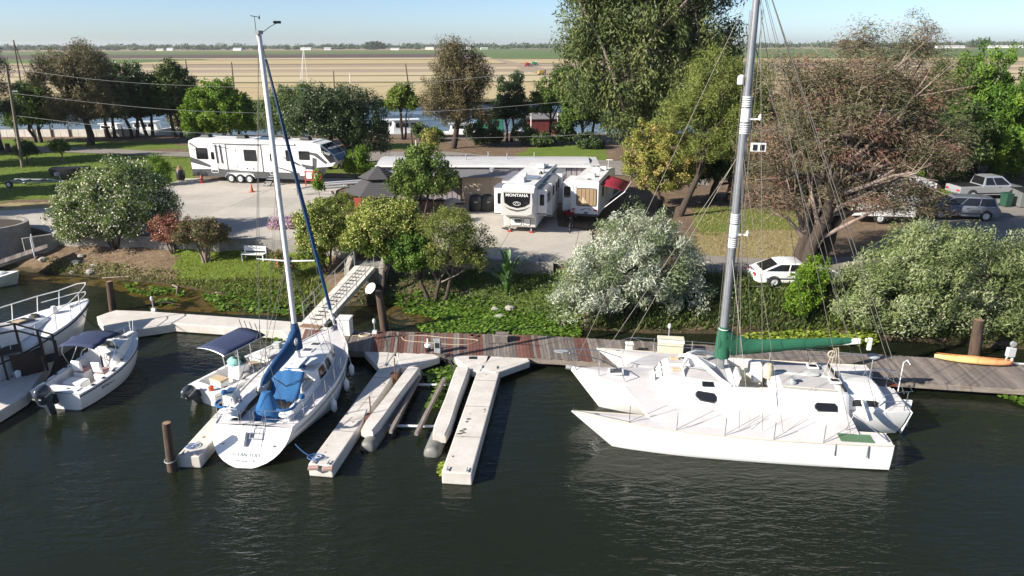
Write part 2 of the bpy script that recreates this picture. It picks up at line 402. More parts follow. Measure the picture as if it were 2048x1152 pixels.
# gravel roads and hard standing
GRAVEL = M('gravel', (.30, .27, .24), .95, dirt=(.19, .165, .14), amt=.5, scale=.4, bmp=.01, bscale=30)
ASPH = M('worn asphalt drive', (.25, .225, .20), .95, dirt=(.17, .15, .13), amt=.5, scale=.5, bmp=.006, bscale=30)
def road(name, pts, mt, z=1.965):
    w = MB(); w.sheet([tuple(at(px, py, z)) for px, py in pts]); return struct(name, w, mt)
road('gravel_road', [(-400, 300), (-400, 289), (0, 292), (150, 294), (330, 303), (560, 306), (770, 303), (900, 303), (1040, 318), (1160, 318), (1240, 322), (1400, 335), (1420, 372), (1240, 350), (1150, 345), (900, 318), (760, 322), (560, 320), (330, 312), (150, 305), (0, 302)], ASPH)
road('gravel_drive', [(1340, 503), (1420, 511), (1560, 519), (1700, 514), (1700, 575), (1640, 580), (1480, 572), (1380, 550)], ASPH, 1.968)
road('gravel_drive', [(1701, 514), (1760, 480), (1900, 440), (2300, 420), (2300, 500), (1900, 530), (1701, 575)], ASPH, 1.969)
road('gravel_drive', [(1762, 479), (1850, 430), (1790, 386), (1840, 390), (1930, 396), (2048, 392), (2300, 392), (2300, 419), (1901, 439)], ASPH, 1.970)
# concrete parking pad: separate slabs with open joints
def clip(poly, a, b, c):
    out = []
    for i in range(len(poly)):
        p, q = poly[i], poly[(i + 1) % len(poly)]; dp, dq = a * p[0] + b * p[1] - c, a * q[0] + b * q[1] - c
        if dp <= 0: out.append(p)
        if dp * dq < 0:
            t = dp / (dp - dq); out.append((p[0] + (q[0] - p[0]) * t, p[1] + (q[1] - p[1]) * t))
    return out
def slabs(poly, ang, sx, sy, z, parent, mt, name='slab', gap=.025, thick=.12):
    ca, sa = math.cos(ang), math.sin(ang)
    rp = [(x * ca + y * sa, -x * sa + y * ca) for x, y in poly]
    x0, x1 = min(p[0] for p in rp), max(p[0] for p in rp); y0, y1 = min(p[1] for p in rp), max(p[1] for p in rp)
    i = 0; X = x0
    while X < x1:
        Y = y0
        while Y < y1:
            c = clip(clip(clip(clip(rp, 1, 0, X + sx - gap), -1, 0, -X), 0, 1, Y + sy - gap), 0, -1, -Y)
            if len(c) > 2:
                ar = abs(sum(c[k][0] * c[(k + 1) % len(c)][1] - c[(k + 1) % len(c)][0] * c[k][1] for k in range(len(c)))) / 2
                if ar > .15:
                    b_ = MB(); dz = rnd.uniform(-.006, .006)
                    b_.prism([(x * ca - y * sa, x * sa + y * ca) for x, y in c], z - thick, z + dz); b_.build(name, mt, parent); i += 1
            Y += sy
        X += sx
pad = MB(); PADP = [(-41, 52.5), (-30.6, 45.95), (-21.5, 44.6), (-13.8, 43.5), (-8.8, 41.6), (-2.7, 40.05), (2.4, 38.9), (4.6, 38.4), (5.4, 46.0), (3.2, 47.5), (3.6, 58), (-3.6, 58), (-4.2, 50), (-9, 47), (-13.5, 51), (-15.2, 60.5), (-13.5, 66), (-31, 66.5), (-31.5, 60), (-27, 54.5), (-32, 55)]
pad.prism(PADP, 1.6, 1.958)
pad_o = struct('concrete_pad', pad, M('joint filler', (.13, .12, .10), .95))
slabs(PADP, R(-9), 4.6, 3.8, 2.0, pad_o, CONC)

# far tree line on the horizon and farm buildings in front of it
def leaf_cloud(P, size, tints, normal_bias=None, droop=(0, 0, 0), rg=npr, jit=.8):
    """one rhombic leaf at each row of P; returns verts (4n,3)"""
    n = len(P)
    nr = rg.normal(size=(n, 3))
    if normal_bias is not None: nr = nr * .75 + normal_bias
    nr /= np.linalg.norm(nr, axis=1, keepdims=True) + 1e-9
    d = rg.normal(size=(n, 3)) * jit + np.array(droop)
    d -= nr * (d * nr).sum(1, keepdims=True); d /= np.linalg.norm(d, axis=1, keepdims=True) + 1e-9
    s = np.cross(nr, d)
    L = size[0] * rg.uniform(.65, 1.3, (n, 1)); Wd = size[1] * rg.uniform(.7, 1.25, (n, 1))
    v = np.empty((n, 4, 3)); v[:, 0] = P; v[:, 1] = P + d * L * .45 + s * Wd * .5; v[:, 2] = P + d * L; v[:, 3] = P + d * L * .45 - s * Wd * .5
    return v.reshape(-1, 3)
def leaf_obj(name, V, tint, mat, parent=None):
    n = len(V) // 4
    me = bpy.data.meshes.new(name)
    me.vertices.add(n * 4); me.loops.add(n * 4); me.polygons.add(n)
    me.vertices.foreach_set('co', V.astype(np.float32).ravel())
    me.loops.foreach_set('vertex_index', np.arange(n * 4, dtype=np.int32))
    me.polygons.foreach_set('loop_start', np.arange(0, n * 4, 4, dtype=np.int32))
    a = me.attributes.new('tint', 'FLOAT', 'FACE'); a.data.foreach_set('value', tint.astype(np.float32))
    me.materials.append(mat); me.update(); me.validate()
    o = bpy.data.objects.new(name, me); COL.objects.link(o)
    if parent is not None: o.parent = parent
    return o
def leafmat(name, stops, trans=.3, rough=.55, spec=.25, gain=1.42):
    if name in MATS: return MATS[name]
    stops = [(p, tuple(min(.8, x * gain) for x in c)) for p, c in stops]
    m, nt, b = newmat(name); b.inputs['Roughness'].default_value = rough; b.inputs['Specular IOR Level'].default_value = spec
    a = nt.nodes.new('ShaderNodeAttribute'); a.attribute_name = 'tint'
    r = ramp(nt, a.outputs['Fac'], stops); nt.links.new(r.outputs[0], b.inputs['Base Color'])
    t = nt.nodes.new('ShaderNodeBsdfTranslucent'); nt.links.new(r.outputs[0], t.inputs[0])
    mx = nt.nodes.new('ShaderNodeMixShader'); mx.inputs[0].default_value = trans
    nt.links.new(b.outputs[0], mx.inputs[1]); nt.links.new(t.outputs[0], mx.inputs[2])
    nt.links.new(mx.outputs[0], nt.nodes['Material Output'].inputs[0]); return m
FARLEAF = leafmat('far tree leaves', [(0, (.03, .05, .02)), (1, (.07, .10, .04))], .15)
tl = []
for i in range(900):
    d = rnd.uniform(1750, 2600); x = rnd.uniform(-1, 1) * d * .86; h = rnd.choice([6, 8, 9, 10, 12]) * rnd.uniform(.7, 1.2)
    if rnd.random() < .04: h *= 1.6
    wd = h * rnd.uniform(.7, 1.6); k = 60
    p = npr.normal(size=(k, 3)); p /= np.linalg.norm(p, axis=1, keepdims=True); p *= npr.uniform(.4, 1, (k, 1)) ** .5
    tl.append(p * np.array([wd, wd * .6, h * .5]) + np.array([x, d, .5 + h * .5]))
for px, hh, ww in ((750, 19, 26), (1690, 20, 14), (1960, 18, 30), (1720, 16, 18)):
    p0 = aty(px, 90, 1700); k = 500; p = npr.normal(size=(k, 3)); p /= np.linalg.norm(p, axis=1, keepdims=True); p *= npr.uniform(.3, 1, (k, 1)) ** .5
    tl.append(p * np.array([ww, 12, hh * .5]) + np.array([p0.x, 1700, hh * .5]))
tl = np.concatenate(tl)
tag(leaf_obj('far_treeline', leaf_cloud(tl, (5, 4), None), npr.uniform(0, 1, len(tl)), FARLEAF), 'low dark line of trees along the far horizon', 'trees', kind='stuff')
for i, (px, D, L, h, c) in enumerate([(930, 1650, 26, 5, W_PAINT), (968, 1650, 16, 4, CREAM), (612, 1680, 24, 5, W_PAINT), (655, 1640, 15, 5, W_PAINT), (475, 1600, 18, 5, W_PAINT), (320, 1620, 16, 4, CREAM), (860, 1690, 20, 5, CREAM), (1900, 1600, 60, 5, W_PAINT), (2010, 1600, 70, 5, W_PAINT), (340, 1680, 14, 5, W_PAINT), (790, 1580, 18, 4, W_PAINT)]):
    p = aty(px, 92, D); b_ = thing('farm_building', 'tiny pale farm building before the horizon trees, ' + ['east of the round tree clump', 'just right of the round tree clump', 'right of the sailboat masthead', 'second right of the sailboat masthead', 'left of the sailboat masthead', 'above the brown tree at left', 'left of the round tree clump', 'long one at the far right', 'longest, at the right edge', 'beside the cream one above the brown tree', 'lowest, under the round tree clump'][i], 'building', (p.x, D, .5), rnd.uniform(-.2, .2), 'farm buildings on the horizon')
    q = MB(); q.box((0, 0, h * .35), (L, 10, h * .7)); q.build('wall', c, b_)
    q = MB(); q.prism([(-5.4, h * .7), (5.4, h * .7), (0, h * 1.15)], -L / 2 - .4, L / 2 + .4, axis='x'); q.build('roof', M('pale metal roof', (.5, .49, .47), .6), b_)
# ---------------------------------------------------------------- docks
def zof(px, py, pos): return aty(px, py, pos[1]).z
def ipoly(P, s):
    """point at arc length s on a polyline"""
    for a, b in zip(P, P[1:]):
        a, b = Vector(a), Vector(b); L = (b - a).length
        if s <= L: return a.lerp(b, s / L)
        s -= L
    return Vector(P[-1])
def plen(P): return sum((Vector(b) - Vector(a)).length for a, b in zip(P, P[1:]))
NEAR = [(-10.0, 30.15), (.81, 29.2), (15.75, 26.82), (26.5, 25.05)]
FAR = [(-10.35, 32.62), (1.15, 31.72), (16.25, 29.42), (27, 27.65)]
DZ = .52
dock = thing('wooden_dock', 'long plank dock of weathered grey and red boards behind the white trimaran', 'dock', (0, 0, 0))
nP = int(plen(NEAR) / .155); LN, LF = plen(NEAR), plen(FAR)
for i in range(nP):
    a0, a1 = ipoly(NEAR, i / nP * LN), ipoly(NEAR, (i + .92) / nP * LN); b0, b1 = ipoly(FAR, i / nP * LF), ipoly(FAR, (i + .92) / nP * LF)
    e = rnd.uniform(-.05, .03); d = (b0 - a0).normalized(); a0 -= d * e; a1 -= d * e; b0 += d * rnd.uniform(-.04, .04); b1 = b0 + (b1 - b0)
    q = MB(); dz = DZ + rnd.uniform(-.008, .008)
    q.prism([tuple(a0), tuple(a1), tuple(b1), tuple(b0)], dz - .045, dz)
    x = a0.x
    red = (-6.6 < x < -1.4 and rnd.random() < .72) or (-1.4 <= x < 4.6 and (math.sin(x * 2.3) > .35) and rnd.random() < .8) or (x < -9 and rnd.random() < .35)
    q.build('plank', WOOD_RED if red else WOOD_GREY, dock)
for P, o_, h in ((NEAR, -.03, .24), (FAR, .03, .24)):
    for a, b in zip(P, P[1:]):
        q = MB(); q.bar((a[0], a[1] + o_ * -1, DZ - .05 - h / 2), (b[0], b[1] + o_ * -1, DZ - .05 - h / 2), .07, h); q.build('beam', WOOD_BEAM, dock)
for k in range(12):
    t = (k + .5) / 12; c = (ipoly(NEAR, t * LN) + ipoly(FAR, t * LF)) / 2
    q = MB(); q.box((c.x, c.y, .08), (2.2, 1.9, .40), (0, 0, R(-9))); q.build('float', M('dark float', (.03, .03, .03), .8), dock)

def slab_dock(name, poly, top, depth, label, mt=W_DOCK, bev=.03):
    o = thing(name, label, 'dock')
    q = MB(); q.prism([tuple(p[:2]) for p in poly], top - depth, top); q.build('deck', mt, o, bevel=bev); return o
A = lambda px, py, z=.5: at(px, py, z)
left_dock = slab_dock('white_dock', [A(193, 633), A(212, 626), A(232, 620), A(292, 622), A(450, 633), A(612, 645), A(690, 662), A(622, 664), A(596, 683), A(588, 690), A(562, 662), A(350, 647), A(262, 660), A(214, 664)], .5, .46, 'white concrete walkway running from the tall bare piling to the gangway foot')
MUD = M('algae stain', (.10, .11, .04), .8, amt=.4)
def finger(tip, root, wd, label, gus=None, tz=.48, ww=None, dep=.48):
    o = thing('dock_finger', label, 'dock')
    tip, root = Vector(tip[:2]), Vector(root[:2]); d = (root - tip).normalized(); s = Vector((d.y, -d.x))
    w2 = wd / 2; w3 = (ww or wd) / 2
    q = MB(); q.prism([tuple(tip - s * w2), tuple(tip + s * w2), tuple(root + s * w3), tuple(root - s * w3)], tz - dep, tz); q.build('deck', W_DOCK, o, bevel=.04, seg=2)
    q = MB(); q.prism([tuple(tip - s * (w2 - .05) + d * .05), tuple(tip + s * (w2 - .05) + d * .05), tuple(root + s * (w3 - .05)), tuple(root - s * (w3 - .05))], -.25, tz - dep + .02); q.build('float', MUD, o)
    for k in (.0, .97):
        for sg in (-1, 1):
            p = tip + d * (.12 + k * (root - tip).length * .9) + s * sg * (w2 - .18)
            c = MB(); c.bar((p.x - d.x * .13, p.y - d.y * .13, tz + .06), (p.x + d.x * .13, p.y + d.y * .13, tz + .06), .03, .03); c.box((p.x, p.y, tz + .03), (.05, .05, .07)); c.build('cleat', GREY_BOX, o)
    for k in (.25, .5, .75):
        c = tip.lerp(root, k); q = MB(); q.bar((c.x - s.x * (w2 - .03), c.y - s.y * (w2 - .03), tz + .002), (c.x + s.x * (w2 - .03), c.y + s.y * (w2 - .03), tz + .002), .022, .008); q.build('joint', M('dark joint', (.16, .14, .12), .9), o)
    for k in range(9):
        c = tip.lerp(root, rnd.uniform(.03, .9)) + s * rnd.uniform(-w2 + .12, w2 - .12); r_ = rnd.uniform(.02, .06)
        q = MB(); q.prism([(c.x + math.cos(a) * r_ * rnd.uniform(.5, 1.2), c.y + math.sin(a) * r_ * rnd.uniform(.5, 1.6)) for a in [j * PI / 4 for j in range(8)]], tz - .004, tz + .004); q.build('stain', M('grime spot', (.30, .25, .20), .9) if k % 3 else M('rust spot', (.26, .13, .07), .9), o)
    for gp in gus or []:
        q = MB(); q.prism([tuple(A(*g_, tz + .02)[:2]) for g_ in gp], tz - .3, tz + .022); q.build('gusset', W_DOCK, o, bevel=.025)
    return o
f1 = finger(A(376, 912, .48), A(590, 672, .48), .82, 'narrow white dock finger along the port side of the blue-covered sailboat')
f2 = finger(A(640, 930, .48), A(795, 712, .48), .86, 'white dock finger with blue rope between sailboat and boat lift', [[(727, 702), (792, 704), (772, 730), (757, 735)], [(792, 704), (868, 708), (880, 714), (818, 735), (800, 733)]])
f3 = finger(A(913, 945, .48), A(985, 716, .48), 1.02, 'wide clean white dock finger right of the boat lift', [[(903, 711), (985, 711), (960, 742), (944, 741)], [(975, 712), (1055, 716), (1060, 722), (992, 746), (965, 740)]], ww=.98)
q = MB(); p = A(946, 716, .5); q.box((p.x, p.y, .512), (.36, .26, .012)); q.build('hatch', BLACK, f3)
for i, (px, py) in enumerate([(933, 843), (923, 862), (918, 868), (927, 866), (930, 858), (938, 838)]):
    p = A(px, py, .48); q = MB(); q.prism([(p.x + math.cos(a) * rnd.uniform(.03, .14), p.y + math.sin(a) * rnd.uniform(.02, .09)) for a in [k * PI / 4 for k in range(8)]], .478, .486); q.build('dropping', M('dark stain', (.10, .09, .08), .9), f3)
# worn corner timbers and rollers on the second finger
for px, py, mt in ((627, 934, M('worn pink primer', (.45, .30, .25), .8)), (655, 936, M('worn pink primer', .0))):
    p = A(px, py, .48); q = MB(); q.box((p.x, p.y, .45), (.36, .16, .12), (0, 0, .1)); q.build('corner_guard', mt, f2, bevel=.02)
for (px, py, h) in ((737, 835, .9), (786, 752, .85)):
    p = A(px, py, .45); q = MB(); q.tube([(p.x + .1, p.y, .3), (p.x + .1, p.y, .45 + h)], .025); q.box((p.x + .05, p.y, .38), (.3, .4, .32)); q.build('guide_post', M('rusty bracket', (.16, .08, .05), .7, amt=.4), f2)
# cord of blue rope on the second finger
q = MB(); p = A(632, 915, .48)
pts = [(p.x + math.cos(a * .5) * (.06 + .012 * a), p.y + math.sin(a * .5) * (.05 + .008 * a), .50 + .001 * a) for a in range(0, 26)]
q.tube(pts, .018, 5); q.tube(sag(tuple(A(590, 888, .9)), pts[-1], .25), .018, 5)
tag(q.build('mooring_line', BLUE_ROPE), 'blue mooring line coiled at the tip of the finger beside the sailboat', 'rope')
q = MB(); p = A(384, 893, .48)
pts = [(p.x + math.cos(a * .6) * (.05 + .010 * a), p.y + math.sin(a * .6) * (.05 + .008 * a), .50 + .001 * a) for a in range(0, 24)]
q.tube(pts, .016, 5); tag(q.build('mooring_line', BLUE_ROPE), 'small blue rope coil on the finger tip next to the lone piling', 'rope')

# boat lift: two white floats over grey tanks, two timber bunks, cross bars
lift = thing('boat_lift', 'empty floating boat lift with white pontoons and timber bunks', 'boat lift')
def boxbar(name, a, b, w, h, mt, z, bev=.05, round_=False, sub=None):
    q = MB(); a, b = Vector((a[0], a[1], z)), Vector((b[0], b[1], z))
    if round_:
        d = (b - a).normalized(); L = (b - a).length
        pts = [a + d * (L * t) for t in (0, .004, .012, .03, .97, 1)]; q.tube(pts, [w * .5 * k for k in (.35, .7, .9, 1, 1, .9)], 14); return q.build(name, mt, lift, smooth=50)
    d = (b - a).normalized(); s = Vector((d.y, -d.x, 0)); n = 8; rings = []
    for i in range(n + 1):
        t = i / n; c = a.lerp(b, t); ww = w * (1 + .05 * math.sin(t * 9)); k = 1 if 0 < i else .8
        rings.append([c + s * sx * ww / 2 * k + Vector((0, 0, sz * h / 2 * k)) for sx, sz in ((-1, -1), (1, -1), (1, .6), (.8, 1), (-.8, 1), (-1, .6))])
    q.loft(rings); return q.build(name, mt, lift, smooth=50)
boxbar('pontoon', A(734, 866, .45), A(828, 741, .45), .58, .42, W_DOCK, .42)
boxbar('pontoon', A(878, 876, .45), A(926, 741, .45), .60, .42, W_DOCK, .42)
boxbar('tank', A(733, 898, .1), A(835, 745, .1), .62, .5, GREY_TANK, .04, round_=True)
boxbar('tank', A(862, 910, .1), A(930, 745, .1), .64, .5, GREY_TANK, .04, round_=True)
for a, b in (((781, 862), (838, 752)), ((832, 866), (888, 756))):
    boxbar('bunk', A(*a, .35), A(*b, .35), .16, .16, WOOD_GREY, .30)
for (px, py), (qx, qy) in (((765, 851), (880, 853)), ((812, 769), (905, 770))):
    q = MB(); a, b = A(px, py, .1), A(qx, qy, .1); q.tube([(a.x, a.y, .10), (b.x, b.y, .10)], .05, 6); q.build('cross_bar', W_PAINT, lift)
# left dock in front of the cruiser, and the timber boarding steps on it
slab_dock('white_dock', [A(-160, 905), A(-160, 800), A(20, 722), A(70, 694), A(104, 706), A(96, 730), A(52, 790), A(0, 822)], .5, .46, 'white walkway in the shade below the big cruiser at the left edge')
def steps():
    p = A(58, 742, .5); o = thing('boarding_steps', 'dark brown timber boarding steps with handrails beside the big cruiser', 'steps', (p.x, p.y, .5), R(38))
    for k, (x, h) in enumerate(((-.45, 1.15), (.42, .75), (.95, .38))):
        q = MB(); q.box((x, 0, h), (.75 if k == 0 else .5, .95, .05)); q.build('tread', WOOD_DARK, o)
    q = MB(); q.box((-.08, .44, .55), (.05, .05, 1.1)); q.box((-.1, -.46, .52), (.06, .9, 1.0), (0, 0, PI / 2)); q.build('side_panel', WOOD_DARK, o)
    q = MB(); q.box((.2, .46, .4), (.7, .05, .75)); q.box((.2, -.46, .4), (.7, .05, .75)); q.box((.17, 0, .55), (.05, .9, .5)); q.build('riser', WOOD_DARK, o)
    for y in (-.46, .46):
        for x, z in ((-.8, 0), (-.1, 0), (.65, 0), (1.15, 0)):
            q = MB(); q.bar((x, y, z), (x, y, {-.8: 2.1, -.1: 2.1, .65: 1.6, 1.15: 1.25}[x]), .09); q.build('post', WOOD_DARK, o)
        q = MB(); q.bar((-.85, y, 2.1), (-.05, y, 2.1), .1, .05); q.bar((-.1, y, 2.1), (.65, y, 1.62), .1, .05); q.bar((.65, y, 1.62), (1.2, y, 1.25), .1, .05); q.build('handrail', WOOD_DARK, o)
    c = thing('water_jug', 'white plastic jug tucked under the dark boarding steps', 'jug', (p.x - .1, p.y - .55, .5), .5)
    q = MB(); q.lathe([(.02, 0), (.16, .02), (.17, .28), (.1, .38), (.05, .42), (.05, .47)], n=10); q.build('body', W_PAINT, c, smooth=True)
    q = MB(); q.tube([(.1, 0, .3), (.22, 0, .32), (.2, 0, .18), (.15, 0, .16)], .02); q.build('handle', W_PAINT, c)
steps()

# pilings
def piling(base, top, r, label, lean=True, band=False):
    p = at(*base, 0); zt = zof(top[0], top[1], p); xt = aty(top[0], top[1], p.y).x
    o = thing('piling', label, 'piling', (p.x, p.y, 0))
    q = MB(); n = 14; rings = []
    for z in (-1.5, 0, zt * .3, zt * .6, zt * .9, zt):
        t = z / zt; rings.append([((xt - p.x) * t + math.cos(2 * PI * j / n) * r * (1 - .12 * t) * (1 + .05 * math.sin(j * 3.1)), math.sin(2 * PI * j / n) * r * (1 - .12 * t), z + (.03 * math.sin(j * 2.3) if t == 1 else 0)) for j in range(n)])
    q.loft(rings); q.build('shaft', PILE, o, smooth=50)
    q = MB(); q.lathe([(r * .5, zt + .012), (r * .8, zt + .01)], c=(xt - p.x, 0, 0), n=12); q.build('cut_end', M('sawn end grain', (.30, .20, .12), .9, amt=.5, scale=8), o)
    if band:
        q = MB(); q.tube([(math.cos(a) * (r + .02), math.sin(a) * (r + .02), .42 + .03 * math.sin(a)) for a in [k * PI / 8 for k in range(16)]], .022, 5, closed=True); q.build('hoop', GREY_BOX, o)
    return o, p, zt, xt
piling((345, 940), (333, 846), .17, 'short dark timber piling at the left finger tip, ringed with a hoop', band=True)
piling((226, 622), (218, 563), .19, 'bare dark piling behind the end of the white walkway')
o_, p_, zt_, xt_ = piling((770, 663), (758, 583), .22, 'tall brown piling carrying the white dish behind the red planks')
piling((1948, 712), (1958, 640), .26, 'split weathered piling behind the yellow kayak')
# satellite dish on the piling
dsh = thing('satellite_dish', 'white satellite dish on top of the brown piling', 'satellite dish', (xt_ - .1, p_.y - .12, zt_ - .1), R(20))
q = MB(); q.lathe([(.02, .0), (.18, .02), (.34, .09), (.35, .10), (.33, .105), (.17, .04), (.01, .02)], n=20); d_ = q.build('reflector', W_PAINT, dsh, smooth=True); d_.rotation_euler = (R(48), 0, R(-62)); d_.location = (-.26, -.1, .33); d_.scale = (.9, .9, .9)
q = MB(); q.tube([(0, 0, -.2), (0, 0, .2), (-.2, -.05, .33)], .03); q.tube([(-.25, -.15, .12), (-.55, -.5, .25)], .018); q.box((-.57, -.52, .28), (.07, .1, .07)); q.build('arm', GREY_BOX, dsh)

# gangway with cleats and rails
gw0, gw1 = A(632, 640, .55), A(722, 545, 1.55)
gang = thing('gangway', 'white sloping gangway with dark cleats and grey handrails', 'gangway')
g0, g1 = Vector((gw0.x, gw0.y - .6, .56)), Vector((gw1.x + .15, gw1.y + .5, 1.72)); gd = (g1 - g0).normalized(); gs = Vector((gd.y, -gd.x, 0)).normalized(); gl = (g1 - g0).length
q = MB(); q.bar(g0, g1, 1.15, .12); q.build('deck', W_DOCK, gang)
for sg in (-1, 1):
    q = MB(); q.bar(g0 + gs * .6 * sg - Vector((0, 0, .06)), g1 + gs * .6 * sg - Vector((0, 0, .06)), .06, .24); q.build('side_beam', W_DOCK, gang)
for k in range(15):
    c = g0 + gd * (.35 + k * (gl - .6) / 15) + Vector((0, 0, .075)); q = MB(); q.bar(c - gs * .27, c + gs * .27, .06, .035); q.build('cleat', BLACK, gang)
for sg in (-1, 1):
    tops = []
    for k in range(6):
        c = g0 + gd * (gl * (.04 + k * .19)) + gs * .62 * sg; q = MB(); q.tube([c - Vector((0, 0, .1)), c + Vector((0, 0, .95))], .022); q.build('post', GREY_BOX, gang); tops.append(c + Vector((0, 0, .95)))
    q = MB(); q.tube([tops[0], tops[-1]], .022); q.tube([tops[0] - Vector((0, 0, .4)), tops[-1] - Vector((0, 0, .4))], .016); q.build('handrail', GREY_BOX, gang)
q = MB(); c = g0 - gd * .15; q.bar(c - gs * .55, c + gs * .55, .5, .04); q.build('toe_plate', M('rusty plate', (.25, .15, .10), .8, amt=.5), gang)
# concrete abutment with sloped cheeks
ab = thing('abutment', 'pale concrete abutment with sloping cheeks at the head of the gangway', 'abutment', (g1.x, g1.y, 0))
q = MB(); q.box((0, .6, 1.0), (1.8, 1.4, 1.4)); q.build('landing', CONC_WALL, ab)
for sg in (-1, 1):
    q = MB(); q.prism([(-.4, .8), (1.5, .8), (1.5, 2.15), (.9, 2.15), (-.4, 1.75)], sg * 1.0 - .14, sg * 1.0 + .14, axis='x'); q.build('cheek', CONC, ab)
# small planked ramp at the far left
lr = thing('boarding_ramp', 'narrow grey plank ramp between two white posts at the left shore', 'ramp')
r0, r1 = A(-60, 545, .7), A(95, 492, 1.75); rd = (r1 - r0).normalized(); rs = Vector((rd.y, -rd.x, 0)).normalized(); rl = (r1 - r0).length
for k in range(34):
    c = r0 + rd * (k + .5) * rl / 34; q = MB(); q.bar(c - rs * .6, c + rs * .6, rl / 34 * .9, .05); q.build('plank', WOOD_GREY, lr)
for sg in (-1, 1):
    q = MB(); q.bar(r0 + rs * .5 * sg - Vector((0, 0, .1)), r1 + rs * .5 * sg - Vector((0, 0, .1)), .08, .16); q.build('beam', WOOD_BEAM, lr)
    c = r0 + rd * rl * .82 + rs * .62 * sg; q = MB(); q.tube([c - Vector((0, 0, .3)), c + Vector((0, 0, .95))], .04); q.build('post', W_PAINT, lr)

# dock furniture
def dockthing(name, label, cat, px, py, z=DZ, rz=0): p = at(px, py, z); return thing(name, label, cat, (p.x, p.y, z), rz)
b = dockthing('dock_box', 'tall white dock box beside the sailboat bow', 'box', 692, 668, DZ, R(-5))
q = MB(); q.box((0, 0, .42), (.62, .55, .84)); q.build('body', W_PAINT, b, bevel=.02); q = MB(); q.box((0, 0, .87), (.70, .62, .07)); q.build('lid', W_PAINT, b, bevel=.02)
b = dockthing('dock_box', 'cream sloped-lid dock box behind the trimaran foredeck', 'box', 1340, 706, DZ, R(-8))
q = MB(); q.box((0, 0, .3), (1.12, .6, .6)); q.build('body', CREAM, b, bevel=.02); q = MB(); q.prism([(-.33, .6), (.33, .6), (.28, .74), (-.2, .74)], -.6, .6, axis='x'); q.build('lid', CREAM, b, bevel=.02)
b = dockthing('dock_box', 'small white dock box near the trimaran far bow', 'box', 1258, 705, DZ, 0)
q = MB(); q.box((0, 0, .22), (.34, .3, .44), taper=(.85, .85)); q.build('body', W_PAINT, b, bevel=.02); q = MB(); q.box((0, 0, .46), (.36, .32, .05)); q.build('lid', W_PAINT, b)
b = dockthing('step_box', 'grey timber step box on the back edge of the plank dock', 'step', 1004, 681, DZ, R(-5))
for k in range(4):
    q = MB(); q.box((0, -.2 + k * .135, .33), (.62, .12, .03)); q.build('slat', WOOD_GREY, b)
q = MB(); q.box((0, 0, .16), (.56, .5, .31)); q.build('body', WOOD_GREY, b)
b = dockthing('power_pedestal', 'grey metal power pedestal among the red planks', 'power pedestal', 876, 705, DZ, R(-10))
q = MB(); q.box((0, 0, .32), (.30, .22, .64)); q.build('body', GREY_BOX, b, bevel=.015); q = MB(); q.prism([(-.14, .64), (.14, .64), (.14, .68), (-.14, .74)], -.16, .16, axis='x'); q.build('cap', GREY_BOX, b)
q = MB(); q.box((0, -.115, .4), (.2, .02, .25)); q.build('socket_panel', BLACK, b)
b = dockthing('bilge_bucket', 'white and black canister with upright pipe beside the grey pedestal', 'canister', 856, 702, DZ)
q = MB(); q.lathe([(.12, 0), (.13, .02), (.13, .22)], n=12); q.build('base', BLACK, b, smooth=True); q = MB(); q.lathe([(.14, .22), (.15, .24), (.15, .34), (.05, .36), (.035, .37), (.035, .62)], n=12); q.build('cap', W_PAINT, b, smooth=True)
def faucet(px, py, label, h=.75, lamp=False, z=DZ):
    b = dockthing('dock_light', label, 'dock light', px, py, z)
    q = MB(); q.box((0, 0, .08), (.22, .18, .16)); q.build('base', W_PAINT, b, bevel=.01); q = MB(); q.tube([(0, 0, .1), (0, 0, h)], .03, 8); q.build('post', GREY_BOX, b)
    q = MB(); q.lathe([(.03, h), (.08, h + .02), (.09, h + .12), (.07, h + .2), (.02, h + .24)], n=12); q.build('lamp', M('lamp globe', (.55, .56, .55), .2), b, smooth=True); return b
faucet(750, 667, 'short grey dock light left of the brown piling', .55)
faucet(308, 622, 'pale dock light on the far edge of the white walkway', .6, z=.5)
faucet(1336, 696, 'slender dock light behind the cream dock box', 1.0)
b = dockthing('power_pedestal', 'white power post with round meter at the right end of the dock', 'power pedestal', 2016, 727, DZ)
q = MB(); q.tube([(-.16, 0, 0), (-.1, 0, .5)], .03); q.tube([(.1, 0, 0), (.06, 0, .5)], .03); q.build('leg', W_PAINT, b)
q = MB(); q.box((0, 0, .55), (.34, .2, .42)); q.build('body', M('pale grey plastic', (.55, .57, .56), .5), b, bevel=.015); q = MB(); q.lathe([(.02, -.06), (.13, -.05), (.13, .03), (.09, .08), (.01, .1)], c=(0, -.02, .95), n=14, axis='y'); q.tube([(0, 0, .75), (0, 0, .9)], .03); q.build('meter', GREY_BOX, b, smooth=True)
q = MB(); q.tube([(.1, 0, .5), (.13, -.05, .06), (.3, -.1, .04), (1.2, -.2, .04)], .04, 8); q.build('conduit', W_PAINT, b)
b = dockthing('power_pedestal', 'short white power post at the dock edge beyond the boom end', 'power pedestal', 1737, 700, DZ)
q = MB(); q.box((0, 0, .3), (.16, .14, .6)); q.build('body', W_PAINT, b, bevel=.01); q = MB(); q.box((-.14, 0, .5), (.12, .12, .16)); q.build('socket_box', CREAM, b)
def coil(px, py, r, label, mt, loose=None, z=DZ):
    p = at(px, py, z); q = MB(); pts = []
    for k in range(60):
        a = k * .42; rr = r * (1 - .25 * ((k // 15) / 4)) * (1 + .06 * math.sin(k * 1.3)); pts.append((p.x + math.cos(a) * rr, p.y + math.sin(a) * rr * .8, z + .02 + .012 * (k // 15)))
    for l in loose or []:
        c = at(*l, z); pts.append((c.x, c.y, z + .02))
    q.tube(pts, .016, 5); tag(q.build('rope_coil', mt), label, 'rope')
